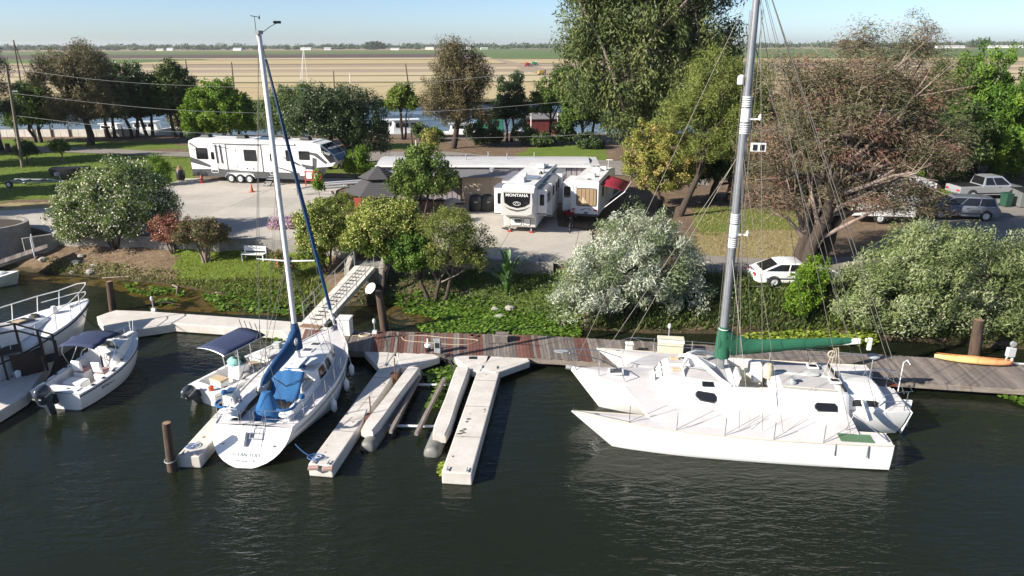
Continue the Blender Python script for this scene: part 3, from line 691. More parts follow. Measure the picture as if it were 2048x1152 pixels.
coil(729, 671, .3, 'pale rope coil on planks left of the brown piling', ROPE, [(700, 672), (690, 690)])
coil(948, 673, .24, 'dark hose coil at the back edge of the red planks', M('dark hose', (.10, .06, .05), .6))
q = MB(); pts = [at(px, py, DZ) + Vector((0, 0, .02)) for px, py in ((803, 675), (812, 682), (845, 685), (890, 689), (930, 690), (955, 684), (950, 680), (925, 678), (890, 676), (850, 672), (812, 671), (803, 675))]
q.tube(smooth_tab([tuple(v) for v in pts], 60), .016, 5); tag(q.build('garden_hose', ROPE), 'pale hose looped across the red planks', 'hose')
q = MB()
for k in range(6):
    a, b_ = at(878 + k * 2, 708, DZ), at(895 + k * 5, 742 - abs(k - 3) * 3, .05); q.tube(sag(tuple(a), tuple(b_), -.1 - .04 * k, 8), .018, 5)
tag(q.build('power_cable', M('black cable', (.03, .03, .03), .6)), 'bundle of dark cables dropping from the grey pedestal to the water', 'cable')
# kayak and canoe
def kayak(pa, pb, wd, z, mt, name, label, hgt, cat):
    a, b = Vector(pa), Vector(pb); L = (b - a).length; o = thing(name, label, cat, ((a.x + b.x) / 2, (a.y + b.y) / 2, z), math.atan2(b.y - a.y, b.x - a.x))
    q = MB(); rings = []
    for i in range(17):
        t = i / 16; w_ = wd / 2 * max(.02, math.sin(PI * t) ** .62); h_ = hgt * (.55 + .45 * math.sin(PI * t)); x = (t - .5) * L; rise = .10 * (2 * abs(t - .5)) ** 3
        rings.append([(x, w_ * math.cos(an), rise + h_ * .5 + h_ * .5 * math.sin(an)) for an in [k * PI / 6 for k in range(12)]])
    q.loft(rings); q.build('hull', mt, o, smooth='all'); return o, L
def yellow_orange():
    m, nt, b_ = newmat('yellow to orange plastic'); b_.inputs['Roughness'].default_value = .35
    t = nt.nodes.new('ShaderNodeTexCoord'); s = nt.nodes.new('ShaderNodeSeparateXYZ'); nt.links.new(t.outputs['Generated'], s.inputs[0])
    r = ramp(nt, s.outputs[0], [(.0, (.74, .60, .22)), (.45, (.70, .44, .18)), (1, (.64, .24, .11))]); nt.links.new(r.outputs[0], b_.inputs['Base Color']); return m
k1, L = kayak(at(1868, 716, .6), at(2026, 731, .6), .62, DZ + .01, yellow_orange(), 'kayak', 'overturned kayak fading from yellow to orange on the dock', .32, 'kayak')
q = MB(); q.bar((-L * .48, 0, .325), (L * .48, 0, .325), .03, .03); q.build('keel_strip', M('orange strip', (.55, .22, .08), .5), k1)
k2, L = kayak(at(1745, 757, .3), at(1798, 770, .3), .5, .16, M('worn orange', (.42, .10, .035), .5, dirt=(.25, .07, .03), amt=.5), 'canoe', 'worn orange canoe tip floating between trimaran stern and dock', .34, 'canoe')
# ---------------------------------------------------------------- boats
def frame_from(stern, bow):
    d = Vector(bow[:2]) - Vector(stern[:2]); return math.atan2(d.y, d.x), d.length
class Hull:
    """rows (xs, bd, zs, xk, bw, zk): sheer x / half beam / height, keel x / waterline half beam / depth"""
    def __init__(s, tab, n=22, ustern=0): s.rows = smooth_tab(tab, n); s.us = ustern
    def ring(s, r, k=0.):
        xs, bd, zs, xk, bw, zk = r; bd, bw = max(bd, .008), max(bw, .004)
        half = []
        for t in (1, .9, .72, .55, .4, .26, .14, .05):
            e = (1 - (1 - t) ** 2.3) ** .6; l = lerp_tab([(0, 0), (.05, 0), (.26, .42), (.55, .8), (.9, .98), (1, 1)], t)[0]; f = e * k + l * (1 - k); b0 = bw * (1 - k) + min(bw, .2) * k
            half.append((b0 + (bd - b0) * f, zs * t))
        half += [(half[-1][0] * .62, zk * .6 + .01), (bw * .05, zk)]
        full = half + [(-y, z) for y, z in reversed(half)]
        return [(xk + (xs - xk) * max(0, (z - zk) / (zs - zk)), y, z) for y, z in full]
    def shell(s, name, mat, parent, cap0=True): 
        q = MB(); q.loft([s.ring(r, s.us * max(0, 1 - i / (len(s.rows) * .35))) for i, r in enumerate(s.rows)], close=False, cap0=cap0, cap1=False); return q.build(name, mat, parent, smooth=35)
    def at(s, x):
        R_ = s.rows
        if x <= R_[0][0]: return R_[0][1], R_[0][2]
        for a, b in zip(R_, R_[1:]):
            if a[0] <= x <= b[0]:
                t = (x - a[0]) / max(1e-6, b[0] - a[0]); return a[1] + (b[1] - a[1]) * t, a[2] + (b[2] - a[2]) * t
        return R_[-1][1], R_[-1][2]
    def deck(s, name, mat, parent, xs, inner, camber=.06, drop=.0):
        """two strips from the sheer to inner(x)"""
        for sg in (1, -1):
            q = MB(); v = []
            for x in xs:
                bd, zs = s.at(x); c = min(inner(x), bd * .999); 
                v.append([(x, sg * bd, zs - drop), (x, sg * (bd * .5 + c * .5), zs - drop + camber * (.6 if c < .01 else .3)), (x, sg * c, zs - drop + camber * (1 if c < .01 else .4))])
            q.loft(v, close=False, cap0=False, cap1=False); q.build(name, mat, parent, smooth='all')
    def line(s, off, dz, x0, x1, n, sg): 
        out = []
        for i in range(n):
            x = x0 + (x1 - x0) * i / (n - 1); bd, zs = s.at(x); out.append((x, sg * (bd + off), zs + dz))
        return out
def xr(a, b, n): return [a + (b - a) * i / (n - 1) for i in range(n)]
def outboard(parent, x, y, z, s=1.0, tilt=0., nm='outboard_motor', mat=GREY_ENGINE, brand='YAMAHA'):
    o = bpy.data.objects.new(nm, None); COL.objects.link(o); o.parent = parent; o.location = (x, y, z); o.rotation_euler = (0, tilt, 0); o.scale = (s, s, s)
    q = MB(); prof = [(.10, .20, .12, 0), (.20, .30, .19, .05), (.22, .33, .21, .25), (.20, .31, .19, .45), (.14, .24, .14, .58), (.05, .12, .06, .63)]
    rings = [[(-.24 - .02 * k + math.cos(a) * b_, math.sin(a) * c, zz) for a in [j * PI / 6 for j in range(12)]] for k, (d_, b_, c, zz) in enumerate(prof)]
    q.loft(rings); q.build('cowling', mat, o, smooth=50)
    q = MB(); q.box((-.22, 0, -.25), (.24, .14, .55), taper=(1.2, 1.1)); q.box((-.24, 0, -.62), (.30, .05, .3)); q.box((-.22, 0, -.55), (.46, .2, .03)); q.tube([(-.5, 0, -.75), (-.05, 0, -.75)], [.05, .06], 8); q.build('leg', mat, o, bevel=.01)
    q = MB(); q.box((-.02, 0, -.05), (.14, .26, .34)); q.tube([(0, -.1, .02), (.18, -.1, .04)], .02); q.build('bracket', BLACK, o)
    for sg in (-1, 1): text(brand, .1, W_PAINT, o, (-.26, sg * .215, .33), (PI / 2, 0, 0 if sg < 0 else PI), name='lettering')
    text(brand, .08, W_PAINT, o, (-.578, 0, .3), (R(82), 0, -PI / 2), name='lettering')
    return o
def rail(parent, pts, r=.014, name='rail', mat=STEEL, closed=False):
    q = MB(); q.tube(pts, r, 6, closed=closed); return q.build(name, mat, parent, smooth=True)
def capsule(parent, p, r, L, name='fender', mat=W_PAINT):
    q = MB(); q.lathe([(.02, -L / 2 - .03), (r * .6, -L / 2 + .02), (r, -L / 2 + .1), (r, L / 2 - .1), (r * .6, L / 2 - .02), (.025, L / 2 + .03), (.02, L / 2 + .09)], c=p, n=12); q.tube([(p[0], p[1], p[2] + L / 2 + .08), (p[0], p[1] + (.1 if p[1] < 0 else -.1), p[2] + L / 2 + .6)], .008, 4); return q.build(name, mat, parent, smooth=50)

# ---- sloop with blue covers
def sailboat():
    p0 = Vector((-9.42, 21.2)); rz = math.atan2(9.45, 1.1)
    o = thing('sailboat', 'white sloop with blue sail cover and blue furled jib, I LEAN TOO on its transom', 'sailboat', (p0.x, p0.y, 0), rz)
    H = Hull([(1.05, 1.45, 1.06, 0.0, .62, -.01), (2.4, 1.68, 1.04, 1.9, 1.52, -.3), (4.9, 1.76, 1.08, 4.9, 1.62, -.45), (7.2, 1.40, 1.18, 7.1, 1.08, -.4), (8.8, .66, 1.32, 8.3, .38, -.28), (9.65, .03, 1.42, 9.05, .01, -.08)], 26, 1)
    H.shell('hull', W_GEL, o)
    for sg in (1, -1):
        q = MB()
        for dz in (-.17, -.24): q.tube(H.line(.004, dz, 1.1, 9.4, 24, sg), .011, 4)
        q.build('stripe', M('grey stripe', (.16, .17, .2), .4), o)
        q = MB(); q.tube(H.line(-.01, .02, 1.06, 9.62, 26, sg), .028, 6); q.build('toe_rail', W_GEL, o)
    C = lambda x: .98 if 1.3 < x < 4.4 else 0.0
    H.deck('deck', W_DECK, o, [1.06, 1.2, 1.299, 1.301] + xr(1.6, 4.2, 10) + [4.399, 4.401] + xr(4.6, 9.6, 14), C)
    # cockpit well: sole, seats, coamings
    q = MB(); q.box((2.85, 0, .42), (3.1, .9, .06)); q.build('cockpit_sole', W_DECK, o)
    for sg in (1, -1):
        q = MB(); q.box((2.85, sg * .72, .58), (3.1, .54, .36)); q.build('seat', W_GEL, o, bevel=.03)
        q = MB(); pr = [(.95, 1.0), (1.02, 1.32), (1.14, 1.32), (1.22, 1.04)]
        q.prism([(sg * a, b) for a, b in pr], 1.5, 4.5, axis='x'); q.build('coaming', W_GEL, o, bevel=.03)
        q = MB(); q.lathe([(.10, 0), (.11, .04), (.07, .08), (.07, .16), (.09, .18)], c=(2.3, sg * 1.08, 1.32), n=12); q.build('winch', STEEL, o, smooth=True)
        w = MB(); w.tube([(2.0, sg * .99, .95), (2.6, sg * .99, .98)], .02); w.build('grab_rail', STEEL, o)
    q = MB(); q.box((4.38, 0, .9), (.06, 1.96, .95)); q.box((1.32, 0, .7), (.06, 1.96, .68)); q.build('bulkhead', W_GEL, o)
    # cabin trunk
    q = MB(); cab = [(4.35, 1.16, 1.08, 1.02, 1.66), (5.5, 1.18, 1.1, 1.02, 1.68), (6.8, .98, 1.16, .82, 1.58), (7.7, .62, 1.22, .46, 1.38), (8.1, .34, 1.26, .2, 1.28)]
    def ring(r, sec): x, a, zb, b, zt = r; return [(x + d * .0, y, z) for y, z, d in ((a, zb, 0), (b, zt, 0), (b * .5, zt + .06, 0), (-b * .5, zt + .06, 0), (-b, zt, 0), (-a, zb, 0))]
    q.loft([ring(r, 0) for r in smooth_tab(cab, 14)], close=False); q.build('cabin', W_GEL, o, smooth=30)
    for sg in (1, -1):
        for x0, x1, k in ((4.62, 5.25, 0), (5.4, 5.98, 0), (6.5, 6.85, 1), (7.15, 7.4, 1)):
            def cp(x, f): a, zb, b, zt = lerp_tab(cab, x); return (x, sg * (a + (b - a) * f + .05), zb + (zt - zb) * f + .01)
            q = MB(); lo, hi = (.2, .88) if not k else (.3, .8)
            q.add([cp(x0, lo), cp(x1, lo), cp(x1 - .04, hi), cp(x0 + .1, hi)], [(0, 1, 2, 3)]); q.build('window', GLASS, o)
    q = MB(); q.box((4.9, 0, 1.78), (1.0, .78, .06)); q.build('sliding_hatch', W_GEL, o, bevel=.02)
    for x, z in ((6.25, 1.70), (7.15, 1.57)):
        q = MB(); q.box((x, 0, z), (.55, .55, .06), (0, R(5), 0)); h = q.build('hatch', W_GEL, o, bevel=.02); q = MB(); q.box((x, 0, z + .035), (.3, .34, .012), (0, R(5), 0)); q.build('pane', M('smoked hatch', (.08, .08, .09), .2), h)
    # blue companionway canvas draped over the forward cockpit
    q = MB(); rows = []
    for i, (x, z, wd) in enumerate([(4.7, 1.80, .62), (4.45, 1.78, .64), (4.2, 1.55, .64), (3.9, 1.2, .62), (3.6, .95, .58), (3.4, .82, .55)]):
        rows.append([(x + .04 * math.sin(k * 2.1 + i), wd * (k / 4 - 1), z + .03 * math.sin(k * 1.7 + i * 1.1) - .05 * abs(k / 4 - 1)) for k in range(9)])
    q.loft(rows, close=False, cap0=False, cap1=False); cv = q.build('companionway_canvas', BLUE_CANVAS, o, smooth='all'); md = cv.modifiers.new('thick', 'SOLIDIFY'); md.thickness = .02
    q = MB(); q.tube([(4.1, -.64, 1.46), (3.85, 0, 1.22), (4.1, .64, 1.46)], .014); q.build('strap', BLACK, cv)
    for sg in (1, -1):
        q = MB(); rg = [[(3.35 + i * .2, sg * (.88 + .16 * math.cos(a) * k), 1.22 + .30 * math.sin(a) * k) for a in [j * PI / 4 for j in range(8)]] for i, k in enumerate((.3, .8, 1, .95, .7, .2))]
        q.loft(rg); q.build('sail_bag', M('grey white fabric', (.5, .49, .47), .9, amt=.4, scale=6), o, smooth='all')
    # pedestal under its blue cover
    q = MB(); rows = [(.30, .42, .44), (.36, .44, .7), (.40, .52, 1.0), (.26, .36, 1.3), (.16, .24, 1.62), (.10, .16, 1.78)]
    q.loft([[(2.15 + (zz - .4) * .12 + math.cos(a) * a_ * (1 + .07 * math.sin(a * 5)), math.sin(a) * b_ * (1 + .07 * math.sin(a * 5)), zz) for a in [j * PI / 8 for j in range(16)]] for a_, b_, zz in rows]); q.build('pedestal_cover', BLUE_CANVAS, o, smooth=60)
    # transom: recessed swim step, ladder, lettering, outer face follows the reverse slope
    sl = math.atan2(1.08, 1.05); nx, nz = -math.sin(sl), math.cos(sl)
    def tp(u, y, off=.01): return (1.05 * u + nx * off, y, 1.06 * u - .0 + nz * off)
    q = MB(); v = [tp(.42, -.52, .012), tp(.42, .52, .012), tp(.94, .58, .012), tp(.94, -.58, .012)]
    dp = [tp(.45, -.42, .012), tp(.45, .42, .012)]
    q.add([tp(.45, -.44, .02), tp(.45, .44, .02), tp(.95, .5, .02), tp(.95, -.5, .02)], [(0, 1, 2, 3)]); q.build('swim_step_panel', W_DECK, o)
    q = MB(); q.box((.62, 0, .50), (.3, .86, .03)); q.build('swim_step', W_GEL, o, bevel=.01)
    for sg in (1, -1):
        q = MB(); q.prism([(.47, .5), (.72, .5), (.98, 1.0)], sg * .46 - .012, sg * .46 + .012, axis='y'); q.build('step_cheek', W_GEL, o)
    q = MB(); q.box((.62, .18, .78), (.16, .2, .5), (0, R(35), 0)); q.build('shower_pod', W_GEL, o, bevel=.03)
    lad = bpy.data.objects.new('boarding_ladder', None); COL.objects.link(lad); lad.parent = o
    for y in (-.36, -.02):
        q = MB(); q.tube([(.62, y, .80), (.98, y, 1.12), (1.02, y, 1.34)], .015); q.build('ladder_rail', STEEL, lad)
    for u in (.62, .76, .9):
        q = MB(); q.tube([(u + .02, -.36, u + .19), (u + .02, -.02, u + .19)], .018); q.build('rung', STEEL, lad)
    TEAL = M('grey green lettering', (.085, .13, .14), .5)
    ry = -(PI / 2 - sl) 
    for body, u, s in (('I LEAN TOO', .30, .185), ('San Jose, CA', .165, .14)):
        t = text(body, s, TEAL, o, tp(u, 0, .012), (0, 0, 0), ext=.002, xs=1.0 if s > .13 else .95)
        xa, ya = Vector((0, -1, 0)), Vector((math.cos(sl), 0, math.sin(sl))); za = xa.cross(ya)
        t.rotation_euler = Matrix((xa, ya, za)).transposed().to_euler()
    for sg in (1, -1):
        q = MB(); q.lathe([(.0, -.02), (.05, -.02), (.05, .02), (.0, .03)], c=tp(.55, sg * .95, .01), n=8); q.build('fairlead', STEEL, o)
    # stern rail with two perch seats, stanchions, lifelines, bow rail
    for sg in (1, -1):
        B = lambda x, dz: (x, sg * (H.at(x)[0] - .06), H.at(x)[1] + dz)
        rail(o, [B(2.7, .05), B(2.6, .55), B(1.9, .66), (1.2, sg * 1.33, 1.72), (1.05, sg * 1.1, 1.72), (1.02, sg * .52, 1.72), (1.02, sg * .48, 1.1)], .016, 'stern_rail')
        rail(o, [B(2.2, .32), (1.2, sg * 1.33, 1.40), (1.04, sg * 1.1, 1.40), (1.02, sg * .5, 1.40)], .012, 'stern_rail')
        rail(o, [(1.02, sg * .42, 1.08), (1.02, sg * .42, 1.68), (1.02, sg * .06, 1.68), (1.02, sg * .06, 1.08)], .014, 'stern_gate')
        for x in (1.25, 1.9): rail(o, [B(x, .02), (x, B(x, 0)[1], 1.7)], .013, 'stern_post')
        q = MB(); q.lathe([(.0, -.02), (.26, -.02), (.27, .0), (.26, .02), (0, .02)], c=(1.42, sg * 1.12, 1.42), n=14); q.build('perch_seat', W_GEL, o, smooth=40)
        q = MB(); q.tube([(1.42 + .35 * math.cos(a), sg * (1.12 + .35 * math.sin(a)), 1.74) for a in xr(R(60), R(210), 9)], .05, 8); q.build('back_cushion', BLUE_CANVAS, o, smooth=True)
        q = MB(); q.lathe([(.02, -.1), (.09, -.07), (.11, 0), (.09, .08), (.02, .11)], c=(2.02, sg * 1.5, 1.82), n=10); q.build('rail_cover', BLUE_CANVAS, o, smooth=True)
        xs = [2.7, 3.7, 4.7, 5.7, 6.7, 7.7]
        for x in xs: rail(o, [B(x, 0), B(x, .62)], .012, 'stanchion')
        for dz in (.6, .32): rail(o, [B(x, dz) for x in xs] + [B(8.6, dz + .05)], .006, 'lifeline', WIRE)
        rail(o, [B(8.5, 0), B(8.6, .62), B(9.1, .68), (9.68, 0, 2.08)], .014, 'bow_rail'); rail(o, [B(9.1, 0), B(9.1, .66)], .013, 'bow_rail'); rail(o, [B(8.6, .33), B(9.1, .36), (9.6, 0, 1.78)], .012, 'bow_rail')
    q = MB(); q.box((9.4, 0, 1.47), (.55, .14, .06)); q.tube([(9.65, -.07, 1.5), (9.65, .07, 1.5)], .05, 8); q.build('anchor_roller', STEEL, o)
    # instrument box with solar panel on the port quarter
    q = MB(); q.box((2.35, 1.42, 1.48), (.55, .42, .52)); bx_ = q.build('deck_box', W_GEL, o, bevel=.02); q = MB(); q.box((2.35, 1.42, 1.748), (.42, .3, .012)); q.build('solar_panel', M('solar cells', (.05, .10, .2), .2), bx_)
    # mast, spreaders, boom, covered mainsail, furled jib, wires
    mx, mz = 5.3, 14.35
    q = MB(); q.tube([(mx, 0, 1.6), (mx - .04, 0, 6), (mx - .12, 0, 10), (mx - .22, 0, mz)], [.105, .105, .1, .085], 12); q.build('mast', WHITE_SPAR, o, smooth=60)
    q = MB(); q.box((mx - .24, 0, mz + .03), (.36, .16, .12)); q.build('masthead', GREY_BOX, o)
    rail(o, [(mx - .36, .03, mz), (mx - .36, .03, mz + .55), (mx - .66, .03, mz + .56), (mx - .1, .03, mz + .54)], .012, 'wind_vane', BLACK)
    q = MB(); q.add([(mx - .1, .03, mz + .5), (mx + .06, .03, mz + .62), (mx + .06, .03, mz + .46)], [(0, 1, 2)]); q.build('vane_fin', BLACK, o)
    rail(o, [(mx - .1, -.04, mz), (mx + .06, -.3, mz + .22), (mx + .2, -.5, mz + .34)], .012, 'wind_sensor', BLACK)
    q = MB(); q.box((mx + .2, -.52, mz + .37), (.06, .26, .09), (0, 0, .5)); q.build('sensor_cup', BLACK, o)
    q = MB(); sz = 5.95
    for sg in (1, -1): q.tube([(mx, sg * .08, sz), (mx - .15, sg * 1.18, sz + .1)], [.035, .022], 8)
    q.build('spreader', WHITE_SPAR, o)
    be = (2.35, .12, 2.02)
    q = MB(); q.tube([(mx, 0, 2.3), be], .07, 8); q.build('boom', WHITE_SPAR, o)
    q = MB(); rings = []
    for t, a_, b_, up in ((0, .20, .30, .52), (.06, .22, .40, .40), (.18, .21, .36, .25), (.35, .19, .31, .2), (.55, .17, .27, .18), (.75, .15, .22, .15), (.92, .12, .17, .10), (1.0, .05, .07, .05)):
        c = Vector((mx - .02, 0, 2.32)).lerp(Vector((be[0] - .1, be[1], be[2])), t)
        rings.append([(c.x + .02 * math.sin(j * 2 + t * 9), c.y + a_ * math.cos(j * PI / 7) * (1 + .06 * math.sin(j * 3 + t * 20)), c.z + up + b_ * math.sin(j * PI / 7)) for j in range(14)])
    q.loft(rings); sc_ = q.build('sail_cover', COVER_BLUE, o, smooth=70)
    q = MB(); q.tube([(mx + .02, 0, 2.2), (mx, 0, 2.9), (mx - .01, 0, 3.35)], [.22, .2, .125], 12); q.build('mast_collar', COVER_BLUE, sc_, smooth=60)
    q = MB()
    for k in range(7): 
        a = k * 2 * PI / 7; a2 = (k + 1) * 2 * PI / 7
    q.tube([(mx - .55 + .14 * math.cos(a), -.235, 2.75 + .14 * math.sin(a)) for a in xr(0, 2 * PI, 13)[:-1]], .018, 5, closed=True); q.tube([(mx - .6, -.24, 2.66), (mx - .5, -.24, 2.82)], .016, 4); q.build('emblem', W_PAINT, sc_)
    top, bow = Vector((mx - .12, 0, mz - .25)), Vector((9.45, 0, 1.6))
    L = [top.lerp(bow, t) for t in (.05, .3, .6, .93)]
    q = MB(); q.tube(L, [.045, .07, .085, .075], 8); q.build('furled_jib', COVER_BLUE, o, smooth=True)
    q = MB(); q.tube([top.lerp(bow, .925), top.lerp(bow, 1.0)], [.06, .05], 8); q.lathe([(.11, 0), (.12, .08), (.05, .1)], c=tuple(top.lerp(bow, .975)), n=10); q.build('furler', W_GEL, o)
    for sg in (1, -1):
        B = lambda x, dz=.02: (x, sg * (H.at(x)[0] - .12), H.at(x)[1] + dz)
        q = MB(); q.tube([(mx - .2, sg * .05, mz - .2), (mx - .15, sg * 1.18, sz + .1), B(5.2)], .012, 4); q.tube([(mx - .02, sg * .06, sz - .1), B(5.6)], .010, 4); q.tube([(mx - .02, sg * .06, sz - .1), B(4.8)], .010, 4); q.tube([(mx - .3, 0, mz), (mx - 2.9, 0, 4.2), (1.25, sg * 1.2, 1.2)], .011, 4); q.build('shroud', WIRE, o)
        q = MB(); q.tube([(mx - .18, sg * .1, 10), (mx - .08, sg * .14, 2.0)], .008, 4); q.tube([(mx - .1, sg * .05, 9), be], .006, 4); q.build('halyard', WIRE, o)
    for x, dx in ((6.9, 0), (5.6, 0), (3.9, 0)):
        bd, zs = H.at(x); capsule(o, (x, -(bd + .14), zs - .62), .115, .52)
    for k in range(5):
        q = MB(); c = (4.55 + .05 * k, -.55 - .12 * k, 1.75); q.tube([(c[0] + .12 * math.cos(a) * (1 + .2 * k), c[1] + .1 * math.sin(a), c[2] + .02 * math.sin(a * 3)) for a in xr(0, 2 * PI, 9)[:-1]], .013, 4, closed=True); q.build('line_tail', ROPE, o)
    for y in (-.35, -.22, .25, .38):
        q = MB(); q.tube([(4.5, y, 1.78), (5.2, y * .4, 1.77)], .008, 4); q.build('control_line', ROPE, o)
    return o
sailboat()

# ---- big white trimaran with green boom cover
def trimaran():
    rz = R(172); o = thing('trimaran', 'long white trimaran with tall grey mast and green boom cover', 'trimaran', (14.78, 23.98, 0), rz)
    Mn = Hull([(0, 1.0, 1.12, .25, .72, -.05), (1.6, 1.25, 1.08, 1.6, .95, -.3), (4.5, 1.45, 1.08, 4.5, 1.05, -.5), (7.5, 1.35, 1.2, 7.5, .95, -.5), (10.2, .85, 1.42, 9.8, .5, -.4), (11.9, .3, 1.58, 11.0, .14, -.25), (12.62, .03, 1.66, 11.3, .01, -.1)], 26)
    Mn.shell('main_hull', W_GEL, o)
    Mn.deck('main_deck', W_DECK, o, [0.01] + xr(.4, 12.6, 24), lambda x: 0, .08)
    amas = []
    for sg in (1, -1):
        oy = sg * (2.98 if sg > 0 else 2.75); x0, x1 = (1.35, 12.35) if sg > 0 else (.2, 11.6)
        L = x1 - x0
        tab = [(0, .40, 1.02, .0, .34, .0), (.15, .46, .98, .15, .40, -.2), (.4, .50, .98, .4, .42, -.3), (.65, .46, 1.06, .62, .36, -.3), (.85, .27, 1.2, .78, .16, -.22), (1.0, .02, 1.34, .86, .01, .0)]
        A_ = Hull([(x0 + a * L, b, c, x0 + d * L, e, f) for a, b, c, d, e, f in tab], 24)
        sub = bpy.data.objects.new('outrigger', None); COL.objects.link(sub); sub.parent = o; sub.location = (0, oy, 0)
        A_.shell('hull', W_GEL, sub); A_.deck('deck', W_DECK, sub, xr(x0 + .01, x1 - .02, 22), lambda x: 0, .03)
        for s2 in (1, -1): q = MB(); q.tube(A_.line(.0, .01, x0, x1 - .05, 24, s2), .022, 5); q.build('rub_rail', M('cream rub rail', (.62, .56, .45), .6), sub)
        q = MB(); q.tube([(x1 - .1, 0, 1.36), (x1 - .1, 0, 1.5)], .02); q.box((x1 - .9, 0, 1.27), (.24, .05, .05)); q.build('cleat', STEEL, sub)
        if sg > 0:
            q = MB(); q.box((x0 + 1.15, .04, 1.035), (1.1, .5, .02)); q.build('nonskid_panel', M('green nonskid', (.10, .19, .10), .7, amt=.4), sub)
            rail(sub, [(x0 + .15, .2, 1.05), (x0 + .15, .2, 1.1), (x0 + 1.2, -.3, 1.75), (x0 + 1.35, -.38, 1.1)], .02, 'stern_rail')
            for k, x in enumerate((x0 + .85, x0 + 1.9)): q = MB(); q.tube([(x, .47, 1.0), (x, .48, .55)], .02); q.build('hanging_strap', M('grey strap', (.2, .2, .2), .8), sub)
        st = []
        for x in (xr(x0 + 2.3, x0 + 8.9, 5)):
            y = sg * (A_.at(x)[0] - .05); z = A_.at(x)[1]; rail(sub, [(x, y, z), (x, y, z + .68)], .013, 'stanchion'); st.append((x, y, z))
        for dz in (.66,) if sg > 0 else (.66, .36):
            P = [(a, b, c + dz) for a, b, c in st]
            if sg < 0: rail(sub, [(x0 + .2, 0, 1.7)] + P + [(x1 - 1.5, -.2, 1.86), (x1 - .1, 0, 1.42)], .012, 'lifeline')
        if sg > 0:
            for x, y, z in st:
                rail(sub, [(x, y, z + .05), (x - 1.35, -.55, z + .36)], .008, 'sheet_line', WIRE)
            rail(sub, [(st[-1][0], st[-1][1], st[-1][2] + .05), (x1 - .15, 0, 1.4)], .008, 'lifeline', WIRE)
        amas.append((A_, oy, x0, x1))
    # wing decks between hulls
    for sg, (A_, oy, x0, x1) in zip((1, -1), amas):
        xa, xf = (2.3, 9.4) if sg > 0 else (2.0, 9.2)
        q = MB(); rows = []
        for i in range(13):
            x = xa + (xf - xa) * i / 12; fr = max(0, (x - (xf - 1.6)) / 1.6); y1 = sg * (Mn.at(x)[0] - .1); y2 = oy
            xi = x + (1.1 * fr); zi = Mn.at(min(xi, 12))[1] + .05; zo = A_.at(x)[1] + .03
            rows.append([(xi, y1, zi), ((xi + x) / 2, (y1 + y2) / 2, (zi + zo) / 2 + .06), (x, y2, zo), (x, y2, zo - .14), ((xi + x) / 2, (y1 + y2) / 2, (zi + zo) / 2 - .12), (xi, y1, zi - .2)])
        q.loft(rows); q.build('wing_deck', W_DECK, o, smooth=35)
    # cabins: section rows (x, half base, z base, half roof, z roof)
    def cabin(name, tab, n, mat=W_GEL, sm=28):
        q = MB(); T = smooth_tab(tab, n)
        q.loft([[(x, y, z) for y, z in ((a, zb), (b + (a - b) * .35, zb + (zt - zb) * .62), (b, zt), (b * .5, zt + .07), (0, zt + .1), (-b * .5, zt + .07), (-b, zt), (-b - (a - b) * .35, zb + (zt - zb) * .62), (-a, zb))] for x, a, zb, b, zt in T], close=False)
        return q.build(name, mat, o, smooth=sm), T
    aft, TA = cabin('aft_cabin', [(2.25, 1.45, 1.08, 1.12, 1.70), (2.6, 1.72, 1.06, 1.22, 1.78), (3.6, 1.8, 1.06, 1.28, 1.82), (4.9, 1.85, 1.06, 1.3, 1.86)], 10)
    stn, TS = cabin('stern_cabin', [(.85, .95, 1.1, .84, 1.52), (.95, .97, 1.1, .86, 1.58), (2.3, 1.1, 1.1, .96, 1.68)], 3, sm=False)
    fwd, TF = cabin('forward_cabin', [(6.35, 1.85, 1.1, 1.28, 1.9), (7.4, 1.72, 1.14, 1.2, 1.96), (8.3, 1.42, 1.2, 1.0, 1.96), (8.9, 1.12, 1.26, .8, 1.86), (9.25, .9, 1.3, .62, 1.5)], 12)
    NSK = M('grey nonskid panel', (.40, .38, .385), .8, dirt=(.5, .48, .47), amt=.4, scale=2)
    for T_, xa, xb, nm in ((TA, 2.7, 4.6, 'nonskid_panel'), (TF, 6.6, 8.7, 'nonskid_panel')):
        for sg in (1, -1):
            q = MB(); rows = []
            for x in xr(xa, xb, 6):
                hb = [t for t in T_ if t[0] <= x][-1]; k = min(T_.index(hb), len(T_) - 2); u = (x - T_[k][0]) / (T_[k + 1][0] - T_[k][0]); b_ = T_[k][3] + (T_[k + 1][3] - T_[k][3]) * u; zt = T_[k][4] + (T_[k + 1][4] - T_[k][4]) * u
                rows.append([(x, sg * b_ * .92, zt + .022), (x, sg * b_ * .5, zt + .08), (x, sg * .12, zt + .105)])
            q.loft(rows, close=False, cap0=False, cap1=False); q.build(nm, NSK, o, smooth='all')
    q = MB(); q.box((5.6, 0, 1.02), (1.6, 2.4, .08)); q.build('cockpit_sole', W_DECK, o)
    for sg in (1, -1):
        q = MB(); q.prism([(sg * 1.85, 1.05), (sg * 1.2, 1.05), (sg * 1.2, 1.84), (sg * 1.32, 1.86), (sg * 1.62, 1.5)], 4.88, 6.4, axis='x'); q.build('coaming', W_GEL, o, bevel=.02)
        q = MB(); q.box((5.6, sg * .85, 1.32), (1.4, .6, .5)); q.build('cockpit_seat', CREAM, o, bevel=.04)
    q = MB(); q.box((5.3, -.3, 1.8), (.4, .7, .7)); q.build('helm_pod', W_GEL, o, bevel=.05); q = MB(); q.tube([(5.05, -.3 + .28 * math.cos(a), 1.9 + .28 * math.sin(a)) for a in xr(0, 2 * PI, 13)[:-1]], .02, 5, closed=True); q.build('wheel', STEEL, o)
